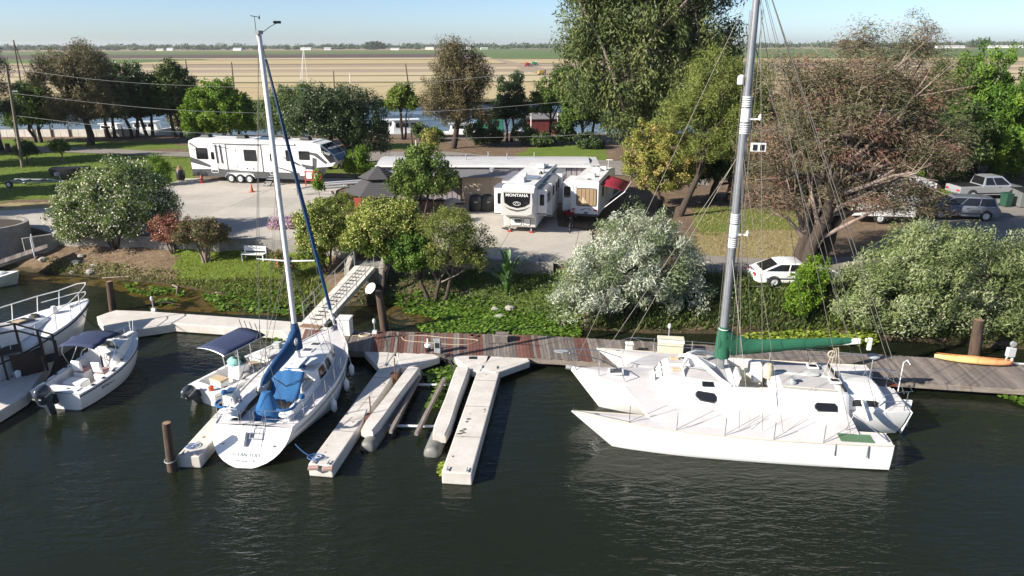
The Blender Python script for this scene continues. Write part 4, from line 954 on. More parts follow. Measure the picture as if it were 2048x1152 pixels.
    q = MB(); q.box((6.3, .75, 1.8), (.08, .9, .9), (0, R(-15), 0)); q.build('hatch_board', W_GEL, o)
    q = MB(); q.lathe([(.1, 0), (.16, .05), (.2, .45), (.12, .6)], c=(5.0, .25, 1.8), n=12); q.build('cushion_roll', M('cream towel', (.6, .5, .36), .9), o, smooth=True)
    # windows: dark panels proud of the cabin side
    def wpt(T, x, f, sg, off):
        for a, b in zip(T, T[1:]):
            if a[0] <= x <= b[0]:
                t = (x - a[0]) / (b[0] - a[0]); x_, ha, zb, hb, zt = (p + (q_ - p) * t for p, q_ in zip(a, b)); break
        y0, z0 = ha, zb; y1, z1 = hb + (ha - hb) * .35, zb + (zt - zb) * .62; y2, z2 = hb, zt
        if f < .62: k = f / .62; y, z = y0 + (y1 - y0) * k, z0 + (z1 - z0) * k
        else: k = (f - .62) / .38; y, z = y1 + (y2 - y1) * k, z1 + (z2 - z1) * k
        nn = Vector((0, (z1 - z0), (y0 - y1))).normalized()
        return (x, sg * (y + nn.y * off), z + nn.z * off)
    def window(T, x0, x1, f0, f1, sk0, sk1, par):
        for sg in (1, -1):
            def poly(g, off): return [wpt(T, x, f, sg, off) for x, f in ((x0 + sk0 - g, f0 - g), (x1 - sk1 + g, f0 - g), (x1 + g, f0 + .1), (x1 + g, f1 - .08), (x1 - .06, f1 + g * .5), (x0 + .06, f1 + g * .5), (x0 - g, f1 - .1), (x0 - g, f0 + .08))]
            q = MB(); q.sheet(poly(.045, .012)); w_ = q.build('window', M('window gasket', (.05, .05, .05), .6), par)
            q = MB(); q.sheet(poly(0, .022)); q.build('pane', GLASS, w_)
    window(TA, 2.75, 3.5, .28, .58, .0, .12, o)
    window(TS, 1.15, 2.0, .28, .66, .0, .0, o)
    window(TF, 7.05, 7.75, .25, .58, .1, .18, o)
    for x, y in ((7.35, 1.25), (7.35, -1.25)): q = MB(); q.box((x, y * 1.02, 1.9), (.42, .2, .05), (R(40 if y < 0 else -40), 0, 0)); q.build('skylight', GLASS, o)
    # windscreen panels, tan vents and hatches forward
    q = MB(); q.add([(8.96, .7, 1.85), (9.24, .58, 1.56), (9.24, .1, 1.62), (8.96, .1, 1.93)], [(0, 1, 2, 3)]); q.add([(8.96, -.7, 1.85), (9.24, -.58, 1.56), (9.24, -.1, 1.62), (8.96, -.1, 1.93)], [(0, 1, 2, 3)]); s_ = q.build('windscreen', M('grey windscreen', (.12, .12, .12), .2), o)
    for x, y in ((8.45, .45), (8.45, -.55)):
        q = MB(); q.box((x, y, 2.06), (.34, .22, .07)); q.build('vent', TAN, o, bevel=.02)
    q = MB(); q.box((10.75, 0, 1.60), (.6, .5, .06), (0, R(6), 0)); h = q.build('fore_hatch', W_GEL, o); q = MB(); q.box((10.75, 0, 1.635), (.45, .4, .012), (0, R(6), 0)); q.build('pane', M('smoked hatch', 0), h)
    # curved beam arching over the forward cabin
    for sg in (1, -1):
        q = MB(); q.tube([(8.0, sg * .02, 2.5), (7.7, sg * .35, 2.48), (7.3, sg * .8, 2.3), (6.9, sg * 1.15, 2.08), (6.5, sg * 1.3, 1.9)], [.09, .09, .08, .07, .05], 8); q.build('arch_beam', W_GEL, o, smooth=True)
        q = MB(); q.tube([(8.0, sg * .02, 2.48), (8.25, sg * .5, 2.2), (8.2, sg * .95, 1.98)], [.08, .06, .05], 8); q.build('arch_beam', W_GEL, o, smooth=True)
        q = MB(); q.tube([(8.1, sg * .3, 2.12), (7.2, sg * .55, 2.14)], .02, 6); q.build('grab_rail', GREY_BOX, o)
    q = MB(); q.prism([(6.9, 2.0), (8.0, 2.0), (7.95, 2.46), (7.6, 2.44), (6.9, 2.15)], -.07, .07, axis='y'); q.build('mast_fairing', W_GEL, o, bevel=.03)
    # aft cabin roof fittings
    for x, y in ((2.6, .45), (3.1, -.75)): q = MB(); q.box((x, y, 1.94), (.4, .34, .06)); h = q.build('hatch', W_GEL, o); q = MB(); q.box((x, y, 1.975), (.28, .2, .01)); q.build('pane', GLASS, h)
    q = MB(); q.lathe([(.16, 0), (.17, .06), (.1, .12), (.1, .2), (.13, .22)], c=(4.2, .75, 1.9), n=12); q.build('winch', GREY_BOX, o, smooth=True)
    q = MB(); q.lathe([(.28, 0), (.29, .02), (.05, .05)], c=(3.3, -.1, 1.94), n=16); q.build('deck_plate', M('pale grey plastic', 0), o)
    for y in (1.08, -1.08, .35): q = MB(); q.tube([(2.7, y, 1.88 if abs(y) < 1 else 1.86), (4.6, y, 1.95 if abs(y) < 1 else 1.92)], .018, 5); q.build('handrail', GREY_BOX if y < 1 else CREAM, o)
    q = MB(); q.bar((2.4, -1.15, 1.88), (2.4, 1.15, 1.88), .08, .07); q.build('traveller_track', BLACK, o)
    q = MB(); q.box((1.75, 1.65, 1.4), (.06, .75, .75), (R(25), R(28), R(-20))); q.build('open_locker_lid', W_GEL, o, bevel=.02)
    # transom wing, stern rails
    q = MB(); q.box((.0, 0, .6), (.06, 1.7, 1.0), (0, R(-12), 0), taper=(1, 1.15)); q.build('transom', W_GEL, o, bevel=.02)
    for sg in (1, -1):
        rail(o, [(1.15, sg * 1.0, 1.3), (1.0, sg * 1.02, 1.75), (.4, sg * .98, 1.9), (-.05, sg * .8, 1.85), (-.1, sg * .3, 1.85)], .018, 'stern_rail'); rail(o, [(.2, sg * .95, 1.1), (.15, sg * .93, 1.88)], .016, 'stern_post'); rail(o, [(1.0, sg * 1.02, 1.5), (.1, sg * .93, 1.5), (-.1, sg * .3, 1.5)], .012, 'stern_rail')
    q = MB(); q.box((-.25, 0, .45), (.4, .05, 1.3)); q.build('rudder', W_GEL, o)
    rail(o, [(-.1, -.5, 1.2), (-.12, -.55, 2.4), (-.15, -.35, 2.6), (-.2, -.15, 2.5)], .02, 'davit', W_PAINT)
    q = MB(); q.lathe([(.02, 0), (.22, .03), (.24, .09), (.14, .15), (.02, .17)], c=(.7, -1.3, 2.2), n=14); q.tube([(.7, -1.3, 1.1), (.7, -1.3, 2.22)], .02); q.build('antenna_dome', GREY_BOX, o, smooth=True)
    # bow: pulpit platform, rails, registration
    q = MB(); rg = [(12.95 + .28 * math.cos(a), .16 * math.sin(a)) for a in xr(0, 2 * PI, 15)[:-1]]; q.prism(rg, 2.34, 2.37); q.build('pulpit_seat', GREY_BOX, o)
    for sg in (1, -1):
        rail(o, [(10.4, sg * .62, 1.5), (10.55, sg * .6, 1.95), (11.4, sg * .42, 2.28), (12.3, sg * .22, 2.38), (13.2, sg * .06, 2.36)], .018, 'bow_rail'); rail(o, [(11.4, sg * .4, 1.55), (11.45, sg * .42, 2.27)], .014, 'bow_post'); rail(o, [(12.3, sg * .15, 1.62), (12.6, sg * .18, 2.36)], .014, 'bow_post')
        t = text('F  ME  S  S', .14, M('pale lettering', (.42, .44, .44), .5), o, (11.35, sg * .335, 1.32), (PI / 2 - R(8), 0, PI), xs=1.1)
        if sg < 0: t.rotation_euler = (PI / 2 - R(8), 0, 0)
        else: t.rotation_euler = (PI / 2 - R(10), 0, PI - R(17))
    q = MB(); q.tube([(12.55, 0, 1.66), (12.75, 0, 1.68)], .09, 8); q.build('bow_roller', GREY_BOX, o)
    # mast with white bands, boom under green cover, rigging
    mx = 6.75; mt_ = 16.6
    q = MB(); q.tube([(mx, 0, 1.1), (mx, 0, 6), (mx + .02, 0, 11), (mx + .05, 0, mt_)], [.155, .15, .14, .11], 14); mast = q.build('mast', GREY_SPAR, o, smooth=60)
    for z0 in (6.95, 11.05):
        q = MB(); q.tube([(mx, 0, z0 + .35), (mx, 0, z0 + .8)], .165, 14)
        for k in range(5): q.tube([(mx, 0, z0 - .05 + k * .075), (mx, 0, z0 - .01 + k * .075)], .168, 14); q.tube([(mx, 0, z0 + .86 + k * .075), (mx, 0, z0 + .90 + k * .075)], .166, 14)
        q.box((mx - .3, .1, z0 + .45), (.3, .05, .05)); q.lathe([(.02, -.1), (.06, -.05), (.06, .05), (.02, .12)], c=(mx - .46, .12, z0 + .5), n=8); q.build('mast_band', W_PAINT, mast, smooth=40)
    q = MB(); q.box((mx - .5, .1, 10.55), (.5, .16, .28)); q.build('radar_bracket', W_PAINT, mast); q = MB()
    for k in range(2): q.box((mx - .5 - .12 + k * .24, .19, 10.55), (.14, .02, .2))
    q.build('lamp_lens', BLACK, mast)
    q = MB(); q.lathe([(.03, 0), (.12, .05), (.12, .3), (.04, .36)], c=(mx + .28, 0, 12.6), n=10); q.build('radar_reflector', W_PAINT, mast, smooth=True)
    be = Vector((1.95, -.45, 3.2)); bs = Vector((mx - .1, 0, 2.72))
    q = MB(); q.bar(bs, be + (be - bs).normalized() * .35, .16, .2); q.build('boom', W_PAINT, o, bevel=.02)
    q = MB(); rings = []
    for t, a_, b_, up in ((0, .26, .46, .46), (.05, .27, .62, .46), (.12, .24, .42, .26), (.25, .20, .29, .12), (.45, .19, .26, .09), (.7, .16, .21, .06), (.9, .12, .16, .04), (1, .09, .12, .02)):
        c = (bs + Vector((.25, 0, -.05))).lerp(be, t); d = t * 30
        rings.append([(c.x, c.y + a_ * math.cos(j * PI / 8) * (1 + .09 * math.sin(j * 3 + d)), c.z + up + b_ * math.sin(j * PI / 8) * (1 + .05 * math.sin(j * 5 + d * 1.7))) for j in range(16)])
    R2 = []
    for a, b in zip(rings, rings[1:]):
        for k in range(4): R2.append([tuple(Vector(p).lerp(Vector(q_), k / 4) + Vector((0, .015 * math.sin(i * 2.2 + len(R2) * 1.9), .012 * math.sin(i * 1.3 - len(R2) * 2.3)))) for i, (p, q_) in enumerate(zip(a, b))])
    R2.append(rings[-1]); q.loft(R2); cov = q.build('sail_cover', GREEN_CANVAS, o, smooth=70)
    q = MB(); q.tube([(mx - .02, 0, 2.5), (mx - .01, 0, 3.3), (mx, 0, 3.75)], [.3, .26, .18], 12); q.build('mast_collar', GREEN_CANVAS, cov, smooth=60)
    q = MB(); q.tube([(mx + .18 * math.cos(a), .18 * math.sin(a), 3.66) for a in xr(0, 2 * PI, 13)[:-1]], .025, 5, closed=True); q.build('tie', W_PAINT, cov)
    q = MB()
    for k in range(4): q.tube([(2.4 + .06 * k, -.3 + .03 * k, 3.0), (2.3 + .2 * k, .0, 1.95)], .012, 4)
    q.build('mainsheet', ROPE, o); q = MB(); q.tube([(2.6 + .14 * math.cos(a), -.3, 2.7 + .14 * math.sin(a)) for a in xr(0, 2 * PI, 12)[:-1]], .03, 5, closed=True); q.build('rope_coil', ROPE, o)
    def wires(name, L, r=.009):
        q = MB()
        for a, b in L: q.tube([a, b], r, 4)
        q.build(name, WIRE, o)
    for sg in (1, -1):
        yo = sg * 3.0; T = (mx, sg * .06, 16); M1 = (mx, sg * .06, 10.4); M2 = (mx, sg * .06, 6.6)
        wires('shroud', [(T, (5.6, yo, 1.05)), (M1, (6.4, yo, 1.05)), (M1, (4.9, yo, 1.05)), (M2, (6.0, yo * .98, 1.05))])
        wires('running_backstay', [(T, (1.2, sg * 1.0, 1.2)), ((mx, sg * .06, 15.6), (2.6, yo * .95, 1.05))])
        wires('halyard', [((mx - .2, sg * .1, 15), (mx - .3, sg * .2, 2.1)), ((mx + .2, sg * .12, 15), (mx + .2, sg * .2, 2.2)), ((mx - .1, sg * .08, 10), (mx - .55, sg * .3, 2.1))], .008)
    wires('forestay', [((mx, 0, 16.2), (12.45, 0, 1.7)), ((mx, 0, 10.5), (10.9, 0, 1.6)), ((mx, 0, 10.4), (11.6, -.2, 1.65))])
    wires('backstay', [((mx, 0, 16.3), (.1, .5, 1.6)), ((mx, 0, 16.3), (.1, -.5, 1.6)), ((mx, 0, 14), tuple(be))], .014)
    return o
trimaran()

# ---- open centre console skiff with navy top
def skiff():
    st, bw = at(402, 792, .35), at(570, 690, .85); rz, L = frame_from(st, bw); L *= 1.02
    o = thing('centre_console_boat', 'small white centre console boat under a tilted navy sunshade', 'boat', (st.x, st.y, 0), rz)
    H = Hull([(0, .86, .62, .08, .72, -.05), (L * .25, .95, .62, L * .25, .82, -.15), (L * .55, .97, .68, L * .54, .8, -.2), (L * .8, .72, .78, L * .77, .5, -.18), (L * .94, .34, .86, L * .9, .18, -.12), (L, .12, .88, L * .94, .05, -.03)], 20)
    H.shell('hull', W_GEL, o)
    inn = lambda x: max(.02, H.at(x)[0] - .2) if .45 < x < L * .66 else .0
    H.deck('gunwale', W_GEL, o, [.01, .25, .449, .451] + xr(.7, L * .655, 8) + [L * .6599, L * .661] + xr(L * .68, L * .995, 8), inn, .03)
    q = MB(); q.box((L * .36, 0, .22), (L * .62, 1.5, .05)); q.build('sole', W_DECK, o)
    for sg in (1, -1):
        q = MB(); v = []
        for x in xr(.45, L * .66, 8): c = H.at(x)[0] - .2; v.append([(x, sg * c, .66), (x, sg * c, .2)])
        q.loft(v, close=False, cap0=False, cap1=False); q.build('liner', W_GEL, o)
        q = MB(); q.tube(H.line(.006, -.16, .1, L * .97, 18, sg), .016, 4); q.build('stripe', GREY_BOX, o)
        for k, x in enumerate((.6, 1.5, 2.3)): q = MB(); q.box((x, sg * (H.at(x)[0] - .1), .70), (.16, .05, .04)); q.build('rod_holder', BLACK, o)
    q = MB(); q.box((L * .66, 0, .45), (.05, 1.5, .5)); q.build('bulkhead', W_GEL, o); q = MB(); q.box((.46, 0, .42), (.05, 1.5, .42)); q.build('bulkhead', W_GEL, o)
    q = MB(); q.box((L * .78, 0, .84), (L * .2, .9, .05)); q.build('casting_hatch', W_DECK, o, bevel=.02)
    q = MB(); q.box((L * .42, 0, .62), (.7, .75, .8), taper=(.8, .9)); con = q.build('console', W_GEL, o, bevel=.04)
    q = MB(); q.add([(L * .47, -.36, 1.02), (L * .47, .36, 1.02), (L * .44, .33, 1.42), (L * .44, -.33, 1.42)], [(0, 1, 2, 3)]); q.build('windscreen', M('smoked screen', (.10, .12, .12), .1), con)
    q = MB(); q.tube([(L * .36, .0 + .17 * math.cos(a), .95 + .17 * math.sin(a)) for a in xr(0, 2 * PI, 11)[:-1]], .015, 5, closed=True); q.build('wheel', STEEL, con)
    q = MB(); rg = [[(L * .40 + (i - 2) * .13, .1 + .36 * math.cos(a) * k * (1 + .15 * math.sin(a * 5 + i)), 1.08 + .24 * math.sin(a) * k) for a in [j * PI / 6 for j in range(12)]] for i, k in enumerate((.3, .9, 1, .8, .3))]
    q.loft(rg); q.build('towel', M('turquoise towel', (.25, .52, .48), .95, amt=.4, scale=6), o, smooth='all')
    for dx, dy, c in ((.25, -.35, 'grey bag'), (-.1, -.45, 'grey bag'), (.5, .3, 'grey bag')):
        q = MB(); q.lathe([(.05, 0), (.2, .05), (.22, .25), (.15, .4), (.04, .45)], c=(L * .44 + dx, dy, .26), n=9); q.build('gear_bag', M('grey bag', (.35, .35, .36), .9, amt=.5, scale=8), o, smooth=True)
    q = MB(); q.box((L * .21, .05, .44), (.45, .7, .42)); cool = q.build('cooler', W_GEL, o, bevel=.03); q = MB(); q.box((L * .21, .05, .69), (.48, .73, .08)); q.build('cushion', TAN, cool, bevel=.03)
    q = MB(); q.box((L * .6, 0, .42), (.4, .6, .4)); q.build('forward_seat', W_GEL, o, bevel=.03); q = MB(); q.box((L * .6, 0, .65), (.42, .62, .07)); q.build('cushion', TAN, o, bevel=.02)
    for x in (L * .36, L * .5):
        for sg in (1, -1): rail(o, [(x, sg * .42, .3), (x - .05, sg * .5, 1.3), (x - .1, sg * .55, 2.02)], .022, 'top_post', ALU)
    q = MB(); rows = []
    for i in range(7):
        x = L * .16 + i * .36; rows.append([(x, (k / 3 - 1) * .82, 2.05 + .10 * (1 - (k / 3 - 1) ** 2) + .02 * i) for k in range(7)])
    q.loft(rows, close=False, cap0=False, cap1=False); c = q.build('canopy', NAVY_CANVAS, o, smooth='all'); c.modifiers.new('thick', 'SOLIDIFY').thickness = .025
    fr = rows[0] + [r[-1] for r in rows[1:]] + list(reversed(rows[-1])) + [r[0] for r in reversed(rows[:-1])]
    rail(c, [(x, y, z - .03) for x, y, z in fr], .018, 'canopy_frame', ALU)
    for k in range(4): rail(o, [(L * .16 + 2.1, -.5 + .33 * k, 2.1), (L * .16 + 1.95, -.5 + .33 * k, 2.7)], .014, 'fishing_rod', BLACK)
    q = MB(); q.box((L * .90, .1, .98), (.4, .35, .22), (0, 0, .5)); q.tube([(L * .80, .3, .95), (L * .93, -.05, 1.1), (L * .99, .0, 1.02)], .06); q.build('trolling_motor', M('pale grey plastic', 0), o, bevel=.04)
    q = MB(); q.box((.1, 0, .60), (.2, 1.5, .05)); q.build('transom_cap', W_GEL, o)
    outboard(o, -.05, .12, .55, .95, R(-28)); q = MB(); q.lathe([(.02, 0), (.1, .02), (.1, .2), (.03, .24)], c=(.2, -.45, .6), n=10); q.build('fuel_can', ORANGE, o, smooth=True)
skiff()

# ---- walkaround cuddy with navy bimini
def cuddy():
    st, bw = at(112, 800, .45), at(258, 672, 1.15); rz, L = frame_from(st, bw); L *= 1.03; rz -= R(3)
    o = thing('walkaround_boat', 'white walkaround fishing boat with navy bimini and grey outboard', 'boat', (st.x, st.y, 0), rz)
    H = Hull([(.0, 1.12, .78, .1, .98, -.05), (L * .22, 1.2, .80, L * .22, 1.08, -.2), (L * .5, 1.2, .92, L * .5, 1.0, -.3), (L * .75, .92, 1.12, L * .72, .62, -.28), (L * .93, .36, 1.26, L * .86, .16, -.2), (L, .04, 1.32, L * .9, .02, -.05)], 20)
    H.shell('hull', W_GEL, o)
    inn = lambda x: max(.02, H.at(x)[0] - .22) if .55 < x < L * .58 else 0.
    H.deck('gunwale', W_GEL, o, [.01, .3, .549, .551] + xr(.8, L * .575, 8) + [L * .5799, L * .5801] + xr(L * .6, L * .995, 9), inn, .05)
    q = MB(); q.box((L * .33, 0, .25), (L * .56, 1.9, .05)); q.build('sole', W_DECK, o)
    for sg in (1, -1):
        q = MB(); v = []
        for x in xr(.55, L * .58, 8): c = H.at(x)[0] - .22; v.append([(x, sg * c, H.at(x)[1]), (x, sg * c, .24)])
        q.loft(v, close=False, cap0=False, cap1=False); q.build('liner', W_GEL, o)
        q = MB(); q.tube(H.line(.012, -.10, .0, L * .985, 22, sg), .026, 5); q.build('rub_rail', M('navy rub rail', (.012, .016, .035), .5), o)
        t = text('ROBALO', .17, M('dark lettering', (.05, .055, .08), .5), o, (L * .30, sg * 1.19, .52), (PI / 2 - R(8), 0, 0 if sg < 0 else PI), ext=.012, xs=1.15)
        P = lambda x, dz: (x, sg * (H.at(x)[0] - .06), H.at(x)[1] + dz)
        rail(o, [P(L * .55, 0), P(L * .58, .22), P(L * .7, .34), P(L * .85, .38), (L * .98, sg * .12, 1.72)], .015, 'bow_rail')
        for x in (.68, .82, .93): rail(o, [P(L * x, 0), P(L * x, .36)], .012, 'bow_post')
        for x in (.8, 1.4, 2.0): q = MB(); q.box((x, sg * (H.at(x)[0] - .1), H.at(x)[1] + .03), (.14, .07, .04)); q.build('rod_holder', BLACK, o)
    q = MB(); q.box((.56, 0, .5), (.05, 2.0, .52)); q.box((.35, -.6, .82), (.3, .5, .03)); q.build('transom_wall', W_GEL, o)
    q = MB(); q.box((L * .58, .28, .68), (.05, 1.35, .9)); bk = q.build('cabin_bulkhead', W_GEL, o)
    for y in (.1, -.22): q = MB(); q.box((L * .575, y, .78), (.03, .18, .6)); q.build('door_panel', GLASS, bk)
    q = MB(); cab = [(L * .58, .82, .98, .72, 1.42), (L * .72, .66, 1.1, .55, 1.46), (L * .86, .34, 1.2, .26, 1.36), (L * .93, .16, 1.26, .1, 1.3)]
    q.loft([[(x, a, zb), (x, b, zt), (x, 0, zt + .06), (x, -b, zt), (x, -a, zb)] for x, a, zb, b, zt in smooth_tab(cab, 9)], close=False); q.build('cuddy_cabin', W_GEL, o, smooth=30)
    q = MB(); q.lathe([(.24, 0), (.25, .04), (.2, .06)], c=(L * .80, 0, 1.42), n=16); q.build('hatch', M('smoked hatch', 0), o)
    q = MB(); q.add([(L * .60, -.72, 1.42), (L * .60, .72, 1.42), (L * .555, .66, 1.85), (L * .555, -.66, 1.85)], [(0, 1, 2, 3)]); q.build('windscreen', M('smoked screen', 0), o); rail(o, [(L * .60, -.74, 1.42), (L * .555, -.68, 1.86), (L * .555, .68, 1.86), (L * .60, .74, 1.42)], .018, 'screen_frame', ALU)
    q = MB(); q.box((L * .55, -.45, .85), (.3, .7, .9)); q.build('dash', W_GEL, o, bevel=.04); q = MB(); q.tube([(L * .51, -.45 + .17 * math.cos(a), 1.2 + .17 * math.sin(a)) for a in xr(0, 2 * PI, 11)[:-1]], .015, 5, closed=True); q.build('wheel', BLACK, o)
    VIN = M('pink vinyl', (.42, .22, .22), .5)
    for y in (.5, -.45):
        s = bpy.data.objects.new('helm_seat', None); COL.objects.link(s); s.parent = o; s.location = (L * .42, y, .28)
        q = MB(); q.box((0, 0, .5), (.45, .45, .12)); q.build('cushion', VIN, s, bevel=.04); q = MB(); q.box((-.24, 0, .75), (.12, .46, .5), (0, R(-8), 0)); q.build('backrest', W_GEL, s, bevel=.05); q = MB(); q.box((0, 0, .2), (.5, .5, .42)); q.build('pedestal', W_GEL, s, bevel=.03)
    q = MB(); q.box((L * .27, .2, .45), (.55, .9, .38)); q.build('bait_box', W_GEL, o, bevel=.04)
    for x, k in ((L * .34, 0), (L * .52, 0)):
        for sg in (1, -1): rail(o, [(L * .40, sg * .98, .95), (x, sg * .92, 1.7), (x, sg * .8, 2.1)], .014, 'bimini_bow')
    q = MB(); rows = []
    for i in range(7):
        x = L * .30 + i * .28; rows.append([(x, (k / 3 - 1) * .84, 2.16 + .10 * (1 - (k / 3 - 1) ** 2) + .03 * math.sin(i * 2.6) - .03 * abs(i - 3)) for k in range(7)])
    q.loft(rows, close=False, cap0=False, cap1=False); c = q.build('bimini', NAVY_CANVAS, o, smooth='all'); c.modifiers.new('thick', 'SOLIDIFY').thickness = .025
    rail(o, [(L * .95, -.05, 1.3), (L * .97, -.1, 2.0), (L * .97, .1, 2.0), (L * .95, .05, 1.3)], .016, 'anchor_davit', W_PAINT)
    q = MB(); q.box((L * .9, 0, 1.42), (.6, .3, .06)); q.build('bow_pulpit', W_GEL, o, bevel=.02)
    outboard(o, -.08, .05, .62, 1.2, R(-8)); q = MB(); q.tube([(.05, .05, .62), (.3, -.4, .85), (.5, -.6, .7)], .03, 6); q.build('control_hose', BLACK, o)
cuddy()

# ---- big cruiser at the left edge, bow towards the shore
def cruiser():
    bw = at(176, 600, 1.95); d = Vector((.40, .916)); L = 10.5; st = Vector((bw.x, bw.y)) - d * L
    o = thing('motor_cruiser', 'large white motor cruiser with high bow rail at the left edge', 'cruiser', (st.x, st.y, 0), math.atan2(d.y, d.x))
    H = Hull([(0, 1.75, 1.25, .0, 1.6, -.3), (2.5, 1.9, 1.3, 2.5, 1.7, -.5), (5.5, 1.95, 1.45, 5.4, 1.55, -.5), (8, 1.55, 1.68, 7.6, .95, -.45), (9.6, .78, 1.86, 9.0, .3, -.3), (L, .08, 1.96, 9.6, .02, -.1)], 22)
    H.shell('hull', W_GEL, o); H.deck('deck', W_GEL, o, xr(.02, L - .03, 20), lambda x: 0, .10)
    for sg in (1, -1):
        q = MB(); q.tube(H.line(.012, -.14, 0, L - .08, 22, sg), .035, 5); q.build('rub_rail', M('navy rub rail', 0), o)
        P = lambda x, dz: (x, sg * (H.at(x)[0] - .08), H.at(x)[1] + dz)
        rail(o, [P(2.8, 0), P(3.2, .7)] + [P(x, .78) for x in (4.5, 6, 7.5, 8.8, 9.6)] + [(10.3, sg * .3, 2.82), (10.55, 0, 2.84)], .024, 'bow_rail', W_PAINT)
        for x in (4.2, 5.4, 6.6, 7.7, 8.7, 9.5): rail(o, [P(x, 0), P(x + .12, .78)], .02, 'rail_post', W_PAINT)
        rail(o, [P(8.9, .42), (10.2, sg * .32, 2.38), (10.45, 0, 2.4)], .018, 'bow_rail', W_PAINT)
    q = MB(); cab = [(.8, 1.6, 1.3, 1.45, 2.9), (3.6, 1.6, 1.4, 1.42, 3.0), (4.9, 1.5, 1.5, 1.25, 2.75), (6.2, 1.25, 1.58, 1.0, 2.1), (7.4, .8, 1.72, .6, 1.9), (8.2, .4, 1.82, .25, 1.88)]
    q.loft([[(x, a, zb), (x, b, zt), (x, b * .4, zt + .08), (x, -b * .4, zt + .08), (x, -b, zt), (x, -a, zb)] for x, a, zb, b, zt in smooth_tab(cab, 14)], close=False); q.build('cabin_top', W_GEL, o, smooth=40)
    q = MB(); q.loft([[(x, w_, 2.9), (x + dx, w_ * .9, 3.9), (x + dx, -w_ * .9, 3.9), (x, -w_, 2.9)] for x, dx, w_ in ((.2, .2, 1.45), (2.8, -.1, 1.45), (4.6, -.8, 1.35))], close=False); q.build('canvas_enclosure', M('white canvas', (.62, .62, .62), .8, amt=.2), o, smooth=40)
    for sg in (1, -1):
        for x0, x1 in ((.5, 1.6), (1.8, 2.9), (3.1, 3.9)):
            q = MB(); q.add([(x0, sg * 1.44, 3.05), (x1, sg * 1.43, 3.05), (x1 - .05, sg * 1.375, 3.65), (x0 + .05, sg * 1.385, 3.65)], [(0, 1, 2, 3)]); q.build('clear_panel', M('smoked screen', 0), o)
        q = MB(); q.add([(1.2, sg * 1.56, 1.9), (4.3, sg * 1.55, 1.95), (4.1, sg * 1.51, 2.5), (1.3, sg * 1.52, 2.45)], [(0, 1, 2, 3)]); q.build('window', GLASS, o)
    q = MB(); q.box((7.2, .05, 2.02), (.85, .7, .06), (0, R(6), .1)); h = q.build('fore_hatch', BLACK, o); q = MB(); q.box((7.1, .0, 2.075), (.42, .42, .03), (0, R(6), .25)); q.build('hatch_board', TAN, h)
    q = MB()
    for k in range(9): q.tube([(7.9 + .22 * math.cos(a) * (1 - .06 * k), .15 + .25 * math.sin(a) * (1 - .06 * k), 1.98 + .012 * k + .02 * math.sin(a * 3 + k)) for a in xr(0, 2 * PI, 12)[:-1]], .022, 4, closed=True)
    q.build('anchor_line', M('dark rope', (.10, .09, .08), .9), o)
    q = MB(); q.lathe([(.16, 0), (.17, .1), (.12, .22), (.1, .3), (.02, .32)], c=(8.75, .0, 1.92), n=12); q.build('windlass', W_PAINT, o, smooth=True)
    q = MB(); q.box((9.9, 0, 2.0), (1.1, .34, .06)); q.build('bow_pulpit', W_GEL, o, bevel=.02)
    rail(o, [(6.3, 1.45, 2.35), (6.3, 1.2, 2.35), (6.6, 1.2, 2.1), (6.6, 1.45, 2.1), (6.3, 1.45, 2.1)], .016, 'fender_basket', W_PAINT)
    q = MB(); q.tube(sag((9.6, -.5, 1.75), (9.9, -3.1, .55), .35), .02, 5); q.build('mooring_line', M('black cable', 0), o)
cruiser()
# small tender at the very left under the ramp
def tender():
    b = at(40, 545, .7); o = thing('tender', 'small cream dinghy nosed in under the plank ramp at the left edge', 'dinghy', (b.x - 3.3, b.y - 1.5, 0), math.atan2(1.5, 3.3))
    H = Hull([(0, .75, .6, .05, .62, -.02), (1.6, .85, .62, 1.6, .7, -.1), (2.7, .6, .72, 2.6, .4, -.1), (3.6, .05, .82, 3.35, .02, -.03)], 14); H.shell('hull', CREAM, o)
    H.deck('gunwale', W_GEL, o, xr(.01, 3.55, 12), lambda x: max(.0, H.at(x)[0] - .16) if x < 2.9 else 0, .02)
    q = MB(); q.box((1.5, 0, .3), (2.7, 1.2, .04)); q.build('sole', W_DECK, o)
    for x in (.6, 1.7): q = MB(); q.box((x, 0, .5), (.3, 1.3, .05)); q.build('thwart', W_GEL, o)
    q = MB(); q.loft([[(2.2 + i * .2, .35 * math.cos(a) * k, .72 + .2 * math.sin(a) * k) for a in [j * PI / 5 for j in range(10)]] for i, k in enumerate((.2, .8, 1, .9, .5, .1))]); q.build('folded_tarp', W_PAINT, o, smooth='all')
tender()
# ---------------------------------------------------------------- walls, buildings and things on land
GZ = 2.0
def wall_run(name, pts, h0, h1, th, label, mt=CONC_WALL):
    o = thing(name, label, 'wall'); q = MB()
    for i, (a, b) in enumerate(zip(pts, pts[1:])):
        q = MB(); q.bar((a[0], a[1], (h0 + h1) / 2), (b[0], b[1], (h0 + h1) / 2), th, h1 - h0); q.build('section', mt, o, bevel=.015)
    return o
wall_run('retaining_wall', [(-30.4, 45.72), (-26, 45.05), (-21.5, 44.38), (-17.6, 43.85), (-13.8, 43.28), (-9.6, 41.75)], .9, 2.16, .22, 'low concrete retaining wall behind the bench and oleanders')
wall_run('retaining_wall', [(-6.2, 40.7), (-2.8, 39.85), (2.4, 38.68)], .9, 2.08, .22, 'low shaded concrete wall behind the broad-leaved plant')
wall_run('wing_wall', [(-30.4, 45.75), (-31.9, 44.4)], .9, 2.1, .25, 'short concrete wing wall at the foot of the big oleander')
